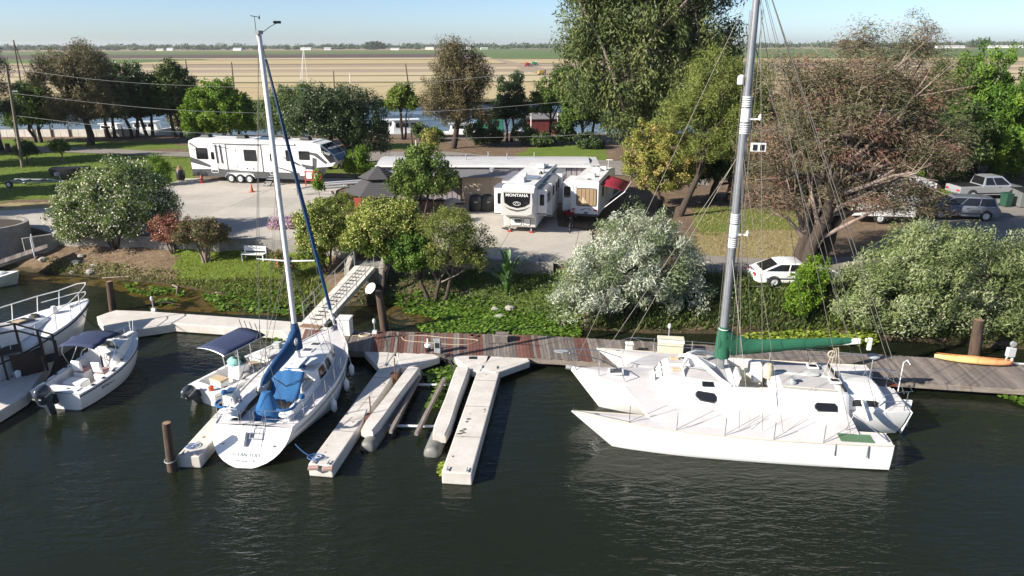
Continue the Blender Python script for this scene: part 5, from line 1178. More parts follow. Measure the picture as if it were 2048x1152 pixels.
# round planter at the left edge
pl = thing('planter', 'curved concrete planter wall cut by the left edge', 'planter', (*at(-30, 470, 2)[:2], 1.6))
q = MB(); n = 28
rg = lambda r, z: [(r * math.cos(2 * PI * k / n), r * .8 * math.sin(2 * PI * k / n), z) for k in range(n)]
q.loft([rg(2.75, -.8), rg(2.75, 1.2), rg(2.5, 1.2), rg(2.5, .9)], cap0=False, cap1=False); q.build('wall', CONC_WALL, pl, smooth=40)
q = MB(); q.add(rg(2.52, 1.0), [tuple(range(n))]); q.build('soil', M('dark soil', (.05, .04, .03), .95), pl)
# rocks along the bank
for i, (px, py, s) in enumerate([(150, 516, .35), (162, 512, .28), (178, 524, .38), (186, 520, .25), (84, 511, .35), (1000, 604, .4), (1020, 598, .35), (990, 596, .28), (140, 522, .22), (170, 530, .2)]):
    p = at(px, py, .9); q = MB(); rings = []
    for k in range(5):
        f = math.sin(PI * (k + .5) / 5); rings.append([(s * f * math.cos(a) * rnd.uniform(.75, 1.15), s * f * .8 * math.sin(a) * rnd.uniform(.75, 1.15), -s * .5 * math.cos(PI * (k + .5) / 5)) for a in [j * PI / 4 for j in range(8)]])
    q.loft(rings); o = q.build('rock', M('bank rock', (.33, .31, .28), .95, amt=.5, scale=4, bmp=.02, bscale=10)); o.location = (p.x, p.y, ground_h(p.x, p.y) + s * .15)
    tag(o, (['left rock atop the heap below the big oleander', 'upper middle rock of the heap below the big oleander', 'large low rock of the heap below the big oleander', 'rightmost rock of the heap below the big oleander', 'single rock beside the left plank ramp', 'large pale rock below the broad-leaved plant', 'right one of the rocks below the broad-leaved plant', 'upper left rock below the broad-leaved plant', 'small leftmost rock of the heap below the big oleander', 'smallest rock, lowest of the heap below the big oleander'][i]), 'rock', 'rocks on the bank')
# bench on the lawn
p = at(508, 514, 1.3); bn = thing('bench', 'white wooden bench on the grass below the low wall', 'bench', (p.x, p.y, ground_h(p.x, p.y)), R(-8))
for k in range(3): q = MB(); q.box((0, -.2 + .16 * k, .44), (1.5, .13, .04)); q.build('seat_slat', W_PAINT, bn)
for k in range(2): q = MB(); q.box((0, .28, .62 + .18 * k), (1.5, .03, .14), (R(-8), 0, 0)); q.build('back_slat', W_PAINT, bn)
for x in (-.7, .7):
    q = MB(); q.box((x, -.2, .2), (.06, .06, .44)); q.build('leg', W_PAINT, bn); q = MB(); q.box((x, .27, .42), (.06, .06, .88)); q.build('leg', W_PAINT, bn)

p = at(128, 487, 1.3); o = thing('bucket', 'white plastic bucket against the short wing wall', 'bucket', (p.x, p.y, ground_h(p.x, p.y)))
q = MB(); q.lathe([(.12, 0), (.15, .36), (.165, .36), (.165, .40), (.14, .40), (.12, .1)], n=14); q.build('body', W_PAINT, o, smooth=40); q = MB(); q.tube([(.16 * math.cos(a), .02, .38 - .12 * math.sin(a)) for a in xr(0, PI, 9)], .008, 4); q.build('handle', STEEL, o)
# wheels shared by vehicles
TYRE, RIM = RUBBER, M('alloy rim', (.55, .56, .58), .35, .15)
def wheel(parent, x, y, r, w=.22, nm='wheel'):
    o = bpy.data.objects.new(nm, None); COL.objects.link(o); o.parent = parent; o.location = (x, y, r)
    q = MB(); q.lathe([(r * .62, -w / 2), (r * .95, -w / 2), (r, -w * .3), (r, w * .3), (r * .95, w / 2), (r * .62, w / 2), (r * .62, -w / 2)], n=18, axis='y', cap=False); q.build('tyre', TYRE, o, smooth=40)
    q = MB(); q.lathe([(.02, -w * .46), (r * .2, -w * .46), (r * .45, -w * .32), (r * .63, -w * .42), (r * .63, w * .42), (.02, w * .3)], n=12, axis='y'); q.build('rim', RIM, o, smooth=30)
    return o
def panel(parent, name, poly, y, mt, th=.012, axis='y'):
    q = MB(); q.prism(poly, y - th, y, axis=axis) if axis == 'y' else q.prism(poly, y, y + th, axis=axis); return q.build(name, mt, parent)
def rr(x0, x1, z0, z1, r=.06):
    return [(x0 + r, z0), (x1 - r, z0), (x1, z0 + r), (x1, z1 - r), (x1 - r, z1), (x0 + r, z1), (x0, z1 - r), (x0, z0 + r)]
RVW = M('rv white', (.76, .76, .75), .3, amt=.1); RVG = M('rv charcoal', (.075, .077, .082), .35, amt=.15); RVROOF = M('rv roof membrane', (.66, .66, .64), .6, dirt=(.45, .44, .42), amt=.3); RVS = M('rv silver', (.50, .49, .46), .35, amt=.12)
FRAME = M('black window frame', (.02, .02, .02), .4)
def rvwin(parent, x0, x1, z0, z1, y, axis='y'):
    w_ = panel(parent, 'window', rr(x0 - .04, x1 + .04, z0 - .04, z1 + .04), y, FRAME, .014, axis); panel(w_, 'pane', rr(x0, x1, z0, z1), y - .016 if axis == 'y' else y + .016, GLASS, .006, axis); return w_
# ---- long toy hauler
def voltage():
    a, b = at(387, 362, GZ), at(628, 371, GZ); rz = math.atan2(b.y - a.y, b.x - a.x); L1 = (b - a).length
    o = thing('fifth_wheel_trailer', 'long white toy hauler trailer with charcoal swooshes, VOLTAGE on its nose', 'trailer', (a.x, a.y, GZ), rz)
    L2 = L1 + 2.3; Wd = 2.55
    prof = [(.05, .55), (L1, .55), (L1 + .05, 1.35), (L1 + .5, 1.6), (L2 - .35, 1.75), (L2, 2.15), (L2 - .25, 2.75), (L1 + .9, 3.62), (L1 + .2, 3.78), (.6, 3.86), (.1, 3.7), (0, 3.4)]
    q = MB(); q.prism(prof, 0, Wd, axis='y'); q.build('body', RVW, o, bevel=.05, seg=2)
    q = MB(); q.prism([(.5, 3.865), (L1 + .2, 3.79), (L1 + .2, 3.82), (.5, 3.90)], .12, Wd - .12, axis='y'); q.build('roof', RVROOF, o)
    P = lambda n, poly, mt, y=-.002, th=.012: panel(o, n, poly, y, mt, th)
    P('skirt', [(.06, .5), (L1 * .33 - .55, .5), (L1 * .33 - .4, .9), (L1 * .33 + 2.24, .9), (L1 * .33 + 2.4, .5), (L1, .5), (L1, 1.08), (L1 * .42, 1.1), (L1 * .25, 1.22), (.05, 1.12)], RVG)
    P('decal', [(.03, 1.75), (.9, 1.55), (2.6, 1.2), (3.4, 1.12), (2.2, 1.45), (1.0, 1.95), (.03, 2.25)], RVG)
    P('decal', [(2.7, 1.5), (4.6, 1.22), (5.6, 1.08), (4.4, 1.12), (3.0, 1.35)], RVS)
    P('decal', [(.02, 3.5), (1.4, 2.7), (1.5, 2.72), (.3, 3.5)], RVG)
    P('decal', [(2.0, 3.42), (4.4, 2.98), (5.0, 2.92), (3.0, 3.3)], RVG)
    P('decal', [(8.2, 1.62), (10.2, 1.05), (10.8, 1.02), (9, 1.5)], RVG)
    P('decal', [(9.2, 2.5), (10.7, 1.75), (11.2, 1.7), (9.9, 2.35)], RVG)
    P('decal', [(L1 - .9, 2.9), (L1 + .3, 2.65), (L2 - 1.0, 1.95), (L2 - .75, 2.05), (L1 + .6, 2.85), (L1 - .6, 3.05)], RVG)
    P('decal', [(L1 - 1.0, 1.9), (L1 + .2, 1.72), (L1 + .3, 1.4), (L1 - .8, 1.45)], RVG)
    P('side_window_trim', [(L1 - .05, .55), (L1 + .4, 1.55), (L1 + .5, 2.4), (L1 + .1, 2.5)], RVG)
    for x0, x1, z0, z1 in ((.75, 1.85, 2.1, 3.05), (L1 * .46, L1 * .46 + 1.15, 2.05, 3.0), (L1 * .80, L1 * .80 + .3, 2.15, 3.05), (L1 * .905, L1 * .905 + .95, 2.3, 3.0)): rvwin(o, x0, x1, z0, z1, -.016)
    sl = bpy.data.objects.new('slide_out', None); COL.objects.link(sl); sl.parent = o
    q = MB()
    for bx_ in ((3.75, 1.05, 3.45), (7.25, 1.05, 3.45)): q.bar((bx_[0], -.02, bx_[1]), (bx_[0], -.02, bx_[2]), .07, .05)
    q.bar((3.72, -.02, 3.45), (7.28, -.02, 3.45), .05, .07); q.build('trim', M('rv grey trim', (.2, .2, .21), .4), sl)
    for z in (1.25, 2.75): P('fridge_vent', rr(4.05, 4.75, z, z + .4, .03), M('pale grey plastic', 0), -.016)
    for x in (5.6, 6.25): P('port', rr(x, x + .14, 1.25, 1.39, .05), FRAME, -.016)
    for x in (2.75, 3.2): q = MB(); q.bar((x, -.06, 3.4), (x + .05, -.06, 1.75), .07, .07); q.build('awning_arm', RVG, o)
    q = MB(); q.tube([(2.4, -.08, 3.6), (L1 - 1.5, -.08, 3.62)], .07, 8); q.build('awning_roll', RVW, o)
    for x in (2.05, L1 * .655):
        d = panel(o, 'door', rr(x, x + .72, .85, 2.95, .08), -.016, RVW, .02); panel(d, 'window', rr(x + .16, x + .5, 2.05, 2.75, .08), -.04, GLASS, .008); panel(d, 'door_trim', rr(x + .05, x + .67, .9, 1.1, .02), -.04, RVG, .008)
    q = MB()
    for k in range(4):
        q = MB(); q.box((L1 * .655 + .3 - .04 * k, -.25 - .26 * k, .68 - .2 * k + .06), (.65, .24, .04)); q.build('entry_step', GREY_BOX, o)
    for s_ in (-.02, .62): q = MB(); q.bar((L1 * .655 + s_ - .0, -.12, .85), (L1 * .655 + s_ - .12, -1.1, .02), .04, .08); q.build('step_stringer', BLACK, o)
    for k in range(3): wheel(o, L1 * .33 + k * .92, -.05, .40); wheel(o, L1 * .33 + k * .92, Wd - .12, .40)
    q = MB(); q.tube([(L1 * .33 + .92 + 1.5 * math.cos(a), -.03, .45 + .5 * min(1, 1.4 * math.sin(a))) for a in xr(0, PI, 14)], .04, 5); q.build('wheel_arch', GREY_BOX, o)
    for x in (1.15, L1 * .40, L1 - 1.0):
        q = MB(); q.box((x, Wd / 2, 4.02), (1.0, .7, .30), taper=(.75, .8)); q.build('roof_air_unit', BLACK, o, bevel=.05)
    for x in (L1 * .52, L1 * .75): q = MB(); q.box((x, Wd * .6, 3.93), (.45, .45, .12)); q.build('roof_vent', RVG if x > 8 else RVW, o)
    q = MB(); q.box((L1 * .58, Wd * .5, 3.93), (1.6, 1.0, .04)); q.build('solar_panel', M('solar cells', 0), o)
    # dark nose cap
    v = [(L1 + .95, 3.56), (L2 - .22, 2.72), (L2 - .04, 2.18), (L2 - .55, 2.05), (L1 + 1.0, 2.95)]
    P('nose_glass', v, GLASS, -.014)
    q = MB(); q.add([(L1 + .98, .25, 3.60), (L1 + .98, Wd - .25, 3.60), (L2 - .235, Wd - .25, 2.80), (L2 - .235, .25, 2.80)], [(0, 1, 2, 3)]); q.build('nose_cap', GLASS, o)
    q = MB(); q.add([(L2 - .22, .2, 2.72), (L2 - .22, Wd - .2, 2.72), (L2 + .012, Wd - .5, 2.18), (L2 + .012, .5, 2.18)], [(0, 1, 2, 3)]); q.build('nose_cap', M('rv blue fade', (.05, .08, .2), .3), o)
    t = text('VOLTAGE', .30, W_PAINT, o, (L1 + 1.28, -.03, 2.92), (PI / 2, 0, 0), xs=.8); t.rotation_euler = (PI / 2, R(12), 0)
    sl_ = math.atan2(.8, 1.3); t = text('VOLTAGE', .36, W_PAINT, o, ((L1 + .98 + L2 - .235) / 2 + .02, Wd / 2, 3.225), (0, 0, 0))
    xa, ya = Vector((0, -1, 0)), Vector((-math.cos(sl_), 0, math.sin(sl_))); xa = Vector((0, 1, 0)); t.rotation_euler = Matrix((xa, ya, xa.cross(ya))).transposed().to_euler()
    q = MB(); q.bar((L1 - .25, .4, .0), (L1 - .25, .4, .9), .1); q.bar((L1 - .25, Wd - .4, .0), (L1 - .25, Wd - .4, .9), .1); q.bar((.7, .4, 0), (.7, .4, .6), .08); q.build('jack_leg', GREY_BOX, o)
    c = panel(o, 'storage_hatch', rr(L1 - 1.25, L1 - .65, .85, 1.6), -.03, RVW, .012)
    rk = thing('folding_rack', 'red framed rack leaning on the white toy hauler beside its nose', 'rack', tuple(o.matrix_basis @ Vector((L1 - .55, -.45, 0))), rz)
    for z in (.55, 1.3): q = MB(); q.bar((0, 0, z), (1.5, 0, z + .02), .09); q.build('rail', RED, rk)
    for x in (0, .75, 1.5): q = MB(); q.bar((x, 0, 0), (x, .1, 1.34), .08); q.build('post', RED, rk)
    for x in (.37, 1.12): q = MB(); q.box((x, .03, .95), (.5, .03, .5)); q.build('sheet', W_PAINT, rk)
    cn = []
voltage()
def cone(px, py, label):
    p = at(px, py, GZ); o = thing('traffic_cone', label, 'cone', (p.x, p.y, GZ))
    q = MB(); q.box((0, 0, .02), (.4, .4, .04)); q.build('base', ORANGE, o); q = MB(); q.lathe([(.15, .04), (.03, .72), (.02, .73)], n=14); q.build('body', ORANGE, o, smooth=True); q = MB(); q.lathe([(.101, .30), (.083, .40)], n=14); q.build('band', M('faded band', (.6, .25, .2), .6), o)
cone(504, 384, 'orange traffic cone in front of the toy hauler wheels'); cone(404, 366, 'orange traffic cone at the rear corner of the toy hauler')
p = at(363, 362, GZ); o = thing('fire_barrel', 'rusty dark chiminea on the lawn behind the toy hauler', 'chiminea', (p.x, p.y, 1.95))
q = MB(); q.lathe([(.28, .15), (.38, .3), (.40, .9), (.30, 1.1)], n=14); q.build('body', BLACK, o, smooth=True); q = MB(); q.lathe([(.32, 1.1), (.1, 1.45), (.08, 1.5)], n=12); q.build('hood', M('rusty plate', 0), o, smooth=True)
for a in (0, 2.1, 4.2): q = MB(); q.bar((.25 * math.cos(a), .25 * math.sin(a), 0), (.2 * math.cos(a), .2 * math.sin(a), .25), .05); q.build('leg', BLACK, o)

# ---- MONTANA fifth wheel, nose to the camera. local -Y is the nose
def montana():
    a, b = at(1034, 376, 5.2), at(1093, 321, 5.2); rz = math.atan2(b.y - a.y, b.x - a.x) - PI / 2
    o = thing('fifth_wheel_trailer', 'white trailer with dark shield-shaped nose panel reading MONTANA', 'trailer', (a.x, a.y, GZ), rz); Wd = 2.5; L = 11.6; o.scale = (.87,) * 3
    # profile in (y, z): nose overhang in front
    prof = [(.25, 1.5), (.95, 1.35), (1.05, .45), (L, .45), (L, 3.62), (.75, 3.72), (.2, 3.45), (.0, 2.7), (.08, 1.9)]
    q = MB(); q.prism([(y, z) for y, z in prof], -Wd / 2, Wd / 2, axis='x'); q.build('body', RVW, o, bevel=.06, seg=2)
    q = MB(); q.prism([(.8, 3.73), (L - .1, 3.63), (L - .1, 3.67), (.8, 3.77)], -Wd / 2 + .1, Wd / 2 - .1, axis='x'); q.build('roof', RVROOF, o)
    F = lambda n, poly, mt, y, th=.02, par=o: (lambda q: (q.prism(poly, y - th, y, axis='y'), q.build(n, mt, par))[1])(MB())
    # champagne nose cap and dark shield
    F('nose_surround', [(-1.12, 1.75), (-.7, 1.62), (.7, 1.62), (1.12, 1.75), (1.18, 2.6), (1.12, 3.45), (-1.12, 3.45), (-1.18, 2.6)], RVS, .0, .05)
    F('nose_panel', [(-.95, 2.55), (-.55, 2.3), (0, 2.18), (.55, 2.3), (.95, 2.55), (1.0, 3.32), (-1.0, 3.32)], GLASS, -.055, .02)
    F('chin_band', [(-1.0, 2.3), (-.55, 2.02), (0, 1.9), (.55, 2.02), (1.0, 2.3), (.55, 2.12), (0, 2.02), (-.55, 2.12)], RVG, -.055, .012)  # charcoal chevron following the lower edge of the nose panel
    text('MONTANA', .30, W_PAINT, o, (0, -.085, 3.14), (PI / 2, 0, 0), xs=1.12, bold=.006)
    q = MB(); q.tube([(.28 * math.cos(a_), -.085, 2.52 + .13 * math.sin(a_)) for a_ in xr(0, 2 * PI, 21)[:-1]], .018, 5, closed=True); q.tube([(-.16, -.085, 2.44), (0, -.085, 2.64), (.16, -.085, 2.44)], .018, 5); q.build('emblem', W_PAINT, o)
    F('lower_front', [(-1.2, .55), (1.2, .55), (1.2, 1.4), (-1.2, 1.4)], RVS, 1.0, .04)
    for x0, x1 in ((-.75, .15), (.3, .85)):
        h = F('front_hatch', rr(x0, x1, .6, 1.22), FRAME, .955, .012); F('hatch_face', rr(x0 + .04, x1 - .04, .64, 1.18), RVW, .942, .012, h)
    F('gear_panel', rr(-.4, .1, .8, 1.1), RVG, .928, .01)
    for sg in (-1, 1):
        q = MB(); q.bar((sg * .85, 1.25, 0), (sg * .85, 1.25, .6), .1); q.build('jack_leg', GREY_BOX, o); q = MB(); q.box((sg * .85, 1.25, .06), (.26, .26, .12)); q.build('jack_foot', RED, o)
    # slide outs: (side, y0, y1, depth)
    for sg, y0, y1, d, z0, z1 in ((1, 1.5, 3.3, .75, 1.35, 3.35), (1, 3.9, 7.0, .75, .7, 3.4), (1, 8.4, 10.4, .9, .7, 3.4), (-1, 1.7, 3.4, .9, 1.2, 3.3), (-1, 4.4, 8.5, .9, .7, 3.35)):
        s = bpy.data.objects.new('slide_out', None); COL.objects.link(s); s.parent = o
        q = MB(); q.box((sg * (Wd / 2 + d / 2), (y0 + y1) / 2, (z0 + z1) / 2), (d, y1 - y0, z1 - z0)); q.build('box', RVW, s, bevel=.03)
        q = MB(); q.box((sg * (Wd / 2 + d / 2), (y0 + y1) / 2, z1 + .035), (d + .08, y1 - y0 + .08, .05)); q.build('topper', M('rv grey trim', 0), s)
        xf = sg * (Wd / 2 + d); w0 = sg * (Wd / 2 + d * .5)
        for (u0, u1) in (((y0 + .25, y1 - .25),) if y1 - y0 < 2.5 else ((y0 + .3, y0 + 1.2), (y1 - 1.2, y1 - .3))):
            q = MB(); q.prism(rr(u0, u1, z1 - 1.1, z1 - .35), min(xf, xf + sg * .015), max(xf, xf + sg * .015), axis='x'); q.build('window', GLASS, s)
        q = MB(); q.prism(rr(w0 - d * .22, w0 + d * .22, z1 - 1.25, z1 - .4), y0 - .018, y0 - .002, axis='y'); q.build('window', GLASS, s)
        q = MB(); q.box((sg * (Wd / 2 + d * .5), y0 - .012, z0 + .1), (d, .02, .08)); q.build('trim', RVG, s)
    for y, x in ((2.2, -.15), (8.8, .25)): q = MB(); q.box((x, y, 3.92), (.75, 1.05, .32), taper=(.85, .9)); q.build('roof_air_unit', RVW, o, bevel=.04)
    for y, x in ((4.8, -.45), (6.6, .65), (9.6, .5)): q = MB(); q.box((x, y, 3.85), (.5, .5, .2)); q.build('roof_vent', RVW, o, bevel=.03)
    q = MB(); q.lathe([(.15, 3.72), (.17, 3.8), (.1, 3.95)], c=(.75, 5.9, 0), n=12); q.build('roof_antenna', BLACK, o)
    for k in range(2): q = MB(); q.box((.35, 3.5 + .75 * k, 3.82), (1.25, .6, .03)); q.build('solar_panel', M('solar pale glass', (.22, .24, .28), .15), o)
    for y in (7.2, 8.2): wheel(o, 0, y, .4).rotation_euler = (0, 0, PI / 2)
    q = MB(); q.bar((-.7, 1.6, .05), (-1.5, 2.2, .05), .5, .05); q.bar((-.9, 1.8, .3), (-1.2, 2.5, .9), .3, .04); q.build('hitch_gear', BLACK, o)
    return o
montana()
# ---- trailer with red awning, rear window to the camera
def redawning():
    a, b = at(1137, 430, 2.44), at(1199, 434, 2.44); ax = Vector((1, -.09, 0)).normalized()
    o = thing('travel_trailer', 'white trailer with large curtained rear window and red awning', 'trailer', ((a.x + b.x) / 2, (a.y + b.y) / 2, GZ), R(-16)); o.scale = (.8,) * 3; Wd = 2.46; L = 10.2; h = 3.55
    q = MB(); q.prism([(.0, .55), (L - 1.5, .55), (L, 1.2), (L + .3, 2.2), (L - .4, h - .3), (L - 1.6, h - .05), (.15, h), (0, h - .25)], -Wd / 2, Wd / 2, axis='x'); q.build('body', RVW, o, bevel=.05, seg=2)
    q = MB(); q.prism([(.3, h + .002), (L - 2, h - .03), (L - 2, h + .02), (.3, h + .04)], -Wd / 2 + .1, Wd / 2 - .1, axis='x'); q.build('roof', RVROOF, o)
    F = lambda n, poly, mt, y, th=.02, par=o: (lambda q: (q.prism(poly, y - th, y, axis='y'), q.build(n, mt, par))[1])(MB())
    w_ = F('rear_window', rr(-.72, 1.08, 1.45, 3.05, .1), FRAME, -.002, .03)
    CUR = M('tan curtain', (.30, .21, .12), .8, amt=.3, scale=3, streak=(9, 1, .5)); F('pane', rr(-.66, 1.02, 1.51, 2.99, .08), CUR, -.034, .01, w_)
    for x in (-.3, .05, .4, .75): q = MB(); q.tube([(x, -.05, 1.55), (x, -.05, 2.95)], .03, 6); q.build('curtain_fold', CUR, w_)
    q = MB(); q.loft([[(-.35, -.065, 1.55), (-.15, -.065, 2.3), (.15, -.065, 1.9), (.3, -.065, 1.55)], [(-.35, -.07, 1.55), (-.15, -.07, 2.3), (.15, -.07, 1.9), (.3, -.07, 1.55)]]); q.build('blanket', TAN, w_)
    lad = bpy.data.objects.new('ladder', None); COL.objects.link(lad); lad.parent = o
    for x in (-1.1, -.82): q = MB(); q.tube([(x, -.1, 1.4), (x, -.1, 3.3), (x, .1, 3.62)], .018); q.build('ladder_rail', W_PAINT, lad)
    for k in range(5): q = MB(); q.tube([(-1.1, -.1, 1.55 + .4 * k), (-.82, -.1, 1.55 + .4 * k)], .016); q.build('rung', W_PAINT, lad)
    F('bumper_band', [(-1.25, .55), (1.25, .55), (1.25, .75), (-1.25, .75)], RVG, -.002)
    q = MB(); q.loft([[(x, -.012, 1.15 + .09 * math.sin(x * 5 + d)) for x in xr(-.4, .6, 9)] for d in (0, .9)], close=False, cap0=False, cap1=False); q.build('swoosh_decal', M('blue decal', (.03, .05, .12), .4), o)
    for x in (-1.1, .85): F('tail_light', rr(x, x + .3, 1.05, 1.2, .03), RED, -.002, .03)
    F('number_plate', rr(.0, .34, .78, .94, .02), M('plate blue', (.12, .18, .26), .5), -.022, .02)
    s = bpy.data.objects.new('slide_out', None); COL.objects.link(s); s.parent = o
    q = MB(); q.box((-Wd / 2 - .42, 2.3, 2.05), (.84, 3.4, 2.5)); q.build('box', RVW, s, bevel=.03); q = MB(); q.prism(rr(-Wd / 2 - .72, -Wd / 2 - .15, 2.0, 3.0, .08), .58, .598, axis='y'); q.build('window', GLASS, s)
    q = MB(); q.box((-Wd / 2 - .42, 2.3, 3.33), (.9, 3.5, .05)); q.build('topper', RVW, s)
    for y, x in ((2.6, .1),): q = MB(); q.box((x, y, 3.72), (.8, .75, .3), taper=(.9, .9)); q.build('roof_air_unit', RVW, o, bevel=.05)
    q = MB(); q.lathe([(.5, 3.56), (.5, 3.62), (.42, 3.8), (.2, 3.92), (.01, 3.95)], c=(.1, 5.9, 0), n=16); q.build('satellite_dome', RVW, o, smooth=True); q = MB(); q.box((.6, 6.6, 3.75), (.6, .5, .3)); q.build('roof_vent', RVW, o, bevel=.04); q = MB(); q.lathe([(.2, 3.56), (.22, 3.6), (.15, 3.63)], c=(.15, 1.3, 0), n=12); q.build('roof_vent', BLACK, o)
    q = MB(); q.tube([(.9, 7.4, 3.5), (.9, 7.4, 4.4)], .02); q.box((1.0, 7.4, 4.42), (.6, .12, .05)); q.build('tv_antenna', W_PAINT, o)
    for y in (4.3, 5.2): wheel(o, 0, y, .36).rotation_euler = (0, 0, PI / 2)
    aw = bpy.data.objects.new('awning', None); COL.objects.link(aw); aw.parent = o; x0 = Wd / 2
    q = MB(); q.loft([[(x0 + .05, y, 3.35 - .05 * math.sin(y * 2)), (x0 + 1.1, y + .05, 3.1), (x0 + 2.2, y + .05, 2.82)] for y in xr(.5, 5.0, 8)], close=False, cap0=False, cap1=False); cl = q.build('fabric', M('red awning cloth', (.26, .010, .028), .7, amt=.3, scale=2), aw, smooth='all'); cl.modifiers.new('thick', 'SOLIDIFY').thickness = .02
    q = MB(); q.tube([(x0 + 2.2, .45, 2.82), (x0 + 2.2, 5.1, 2.82)], .05, 8); q.build('roller', W_PAINT, aw)
    for y in (.5, 5.0): q = MB(); q.bar((x0 + .03, y, .95), (x0 + 2.2, y, 2.8), .06); q.bar((x0 + .03, y, 1.0), (x0 + .03, y, 3.3), .05); q.build('arm', W_PAINT, aw)
    q = MB(); q.prism(rr(2.0, 2.9, 1.9, 2.8), x0, x0 + .02, axis='x'); q.build('window', GLASS, o); q = MB(); q.prism(rr(4.5, 5.2, .7, 2.7), x0, x0 + .02, axis='x'); q.build('door', RVS, o)
redawning()
# ---- long mobile home, shed, carport
mh = thing('mobile_home', 'long low mobile home with pale roof behind the trailers', 'mobile home', (-10.6, 56.4, GZ), R(-2.0)); ML = 16.6
LIL = M('lilac grey siding', (.30, .27, .29), .7, amt=.2)
q = MB(); q.box((ML / 2, 1.75, 1.35), (ML, 3.5, 2.7)); q.build('wall', M('siding base', (.19, .17, .18), .8), mh)
nb = 40
for k in range(nb): q = MB(); q.box((ML * (k + .5) / nb, -.02, 1.35), (ML / nb - .06, .05, 2.6)); q.build('siding_panel', LIL, mh)
q = MB(); rows = []
for x in xr(-.15, ML + .2, 12): rows.append([(x, -.25, 2.72), (x, -.25, 2.86), (x, .5, 3.05), (x, 1.75, 3.16), (x, 3.0, 3.08), (x, 3.75, 2.9), (x, 3.75, 2.75)])
q.loft(rows, close=False); q.build('roof', M('pale coated roof', (.52, .52, .52), .55, dirt=(.36, .35, .34), amt=.4, scale=.6, streak=(1, 3, 1)), mh, smooth=30)
q = MB(); q.box((ML / 2, -.28, 2.78), (ML + .5, .07, .13)); q.build('gutter', W_PAINT, mh)
for x, y in ((1.2, .9), (4.3, 2.6), (6.9, 1.0), (8.6, 2.5), (10.2, 1.4), (12.4, 2.2)): q = MB(); q.tube([(x, y, 3.0), (x, y, 3.55)], .045, 8); q.build('vent_pipe', GREY_BOX, mh)
q = MB(); q.box((ML + .35, 1.75, 2.9), (1.2, 3.9, .1)); q.build('porch_roof', M('pale coated roof', 0), mh)
for y in (.0, 3.5): q = MB(); q.bar((ML + .85, y, 0), (ML + .85, y, 2.85), .1); q.build('porch_post', WOOD_DARK, mh)
for k in range(6): q = MB(); q.box((ML + .04, .3 + .58 * k, 1.35), (.05, .5, 2.6)); q.build('end_panel', M('brown siding', (.10, .08, .075), .8), mh)
p = aty(925, 395, 54.6); p2 = aty(1010, 395, 54.4); sh = thing('shed', 'beige flat-roofed shed left of the MONTANA trailer', 'shed', (p.x, 54.5, GZ), R(-2)); SW = p2.x - p.x
BEI = M('beige cladding', (.44, .35, .26), .8, amt=.2)
for k in range(3): q = MB(); q.box((SW * (k + .5) / 3, .02, 1.1), (SW / 3 - .03, .05, 2.2)); q.build('cladding_panel', BEI, sh)
q = MB(); q.box((SW / 2, .85, 1.1), (SW, 1.6, 2.2)); q.build('wall', M('beige base', (.25, .2, .15), .9), sh)
q = MB(); q.add([(-3.4, -.45, 2.28), (SW + .3, -.45, 2.28), (SW + .3, 2.0, 2.62), (-3.4, 2.0, 2.62), (-3.4, -.45, 2.2), (SW + .3, -.45, 2.2), (SW + .3, 2.0, 2.54), (-3.4, 2.0, 2.54)], [(0, 1, 2, 3), (4, 7, 6, 5), (0, 4, 5, 1), (1, 5, 6, 2), (2, 6, 7, 3), (3, 7, 4, 0)])
q.build('roof', M('grey metal roof', (.16, .155, .16), .6, amt=.2), sh); q = MB(); q.box((-3.3, 0, 1.1), (.1, .1, 2.2)); q.build('post', WOOD_DARK, sh)
q = MB(); q.box((-1.7, 1.9, 1.1), (3.3, .06, 2.2)); q.build('back_panel', WOOD_DARK, sh); q = MB(); q.lathe([(.1, 0), (.1, .2), (.18, .22), (.18, .3), (.05, .36)], c=(2.3, .9, 2.45), n=10); q.build('roof_vent', W_PAINT, sh)
for i, (px, dx) in enumerate(((952, 0), (975, 0))):
    p = aty(px, 395, 52.3); o = thing('covered_grill', ('black covered grill against the shed' if i == 0 else 'second black covered grill, nearer the MONTANA trailer'), 'grill', (p.x, 52.3, GZ), .2 * i, 'covered grills by the shed')
    q = MB(); q.loft([[(.55 * k * math.cos(a), .35 * k * math.sin(a), z) for a in [j * PI / 7 for j in range(14)]] for k, z in ((1.05, 0.05), (1, .5), (1.0, .85), (.85, 1.15), (.4, 1.28))]); q.build('cover', BLACK, o, smooth=50); q = MB(); q.box((0, -.37, .75), (.25, .02, .08)); q.build('badge', GREY_BOX, o)
for i, (px, Y, c, nm, lab, ct) in enumerate(((905, 52.5, 'faded tarp', 'tarp_heap', 'pale tarp heap under the shed carport', 'tarp'), (918, 51.5, 'brown crate', 'garden_crate', 'brown crate beside the tarp heap', 'crate'))):
    p = aty(px, 400, Y); o = thing(nm, lab, ct, (p.x, Y, GZ)); q = MB()
    if i == 0: q.loft([[(.8 * k * math.cos(a) * (1 + .2 * math.sin(a * 3)), .5 * k * math.sin(a), z) for a in [j * PI / 6 for j in range(12)]] for k, z in ((1, 0), (.95, .4), (.7, .8), (.2, .95))]); q.build('cover', M('faded tarp', (.4, .38, .36), .9, amt=.4), o, smooth=60)
    else:
        for k in range(4): q = MB(); q.box((0, -.3, .1 + .18 * k), (.8, .03, .14)); q.build('slat', WOOD_GREY, o)
        q = MB(); q.box((0, .02, .38), (.74, .58, .74)); q.build('body', WOOD_DARK, o)
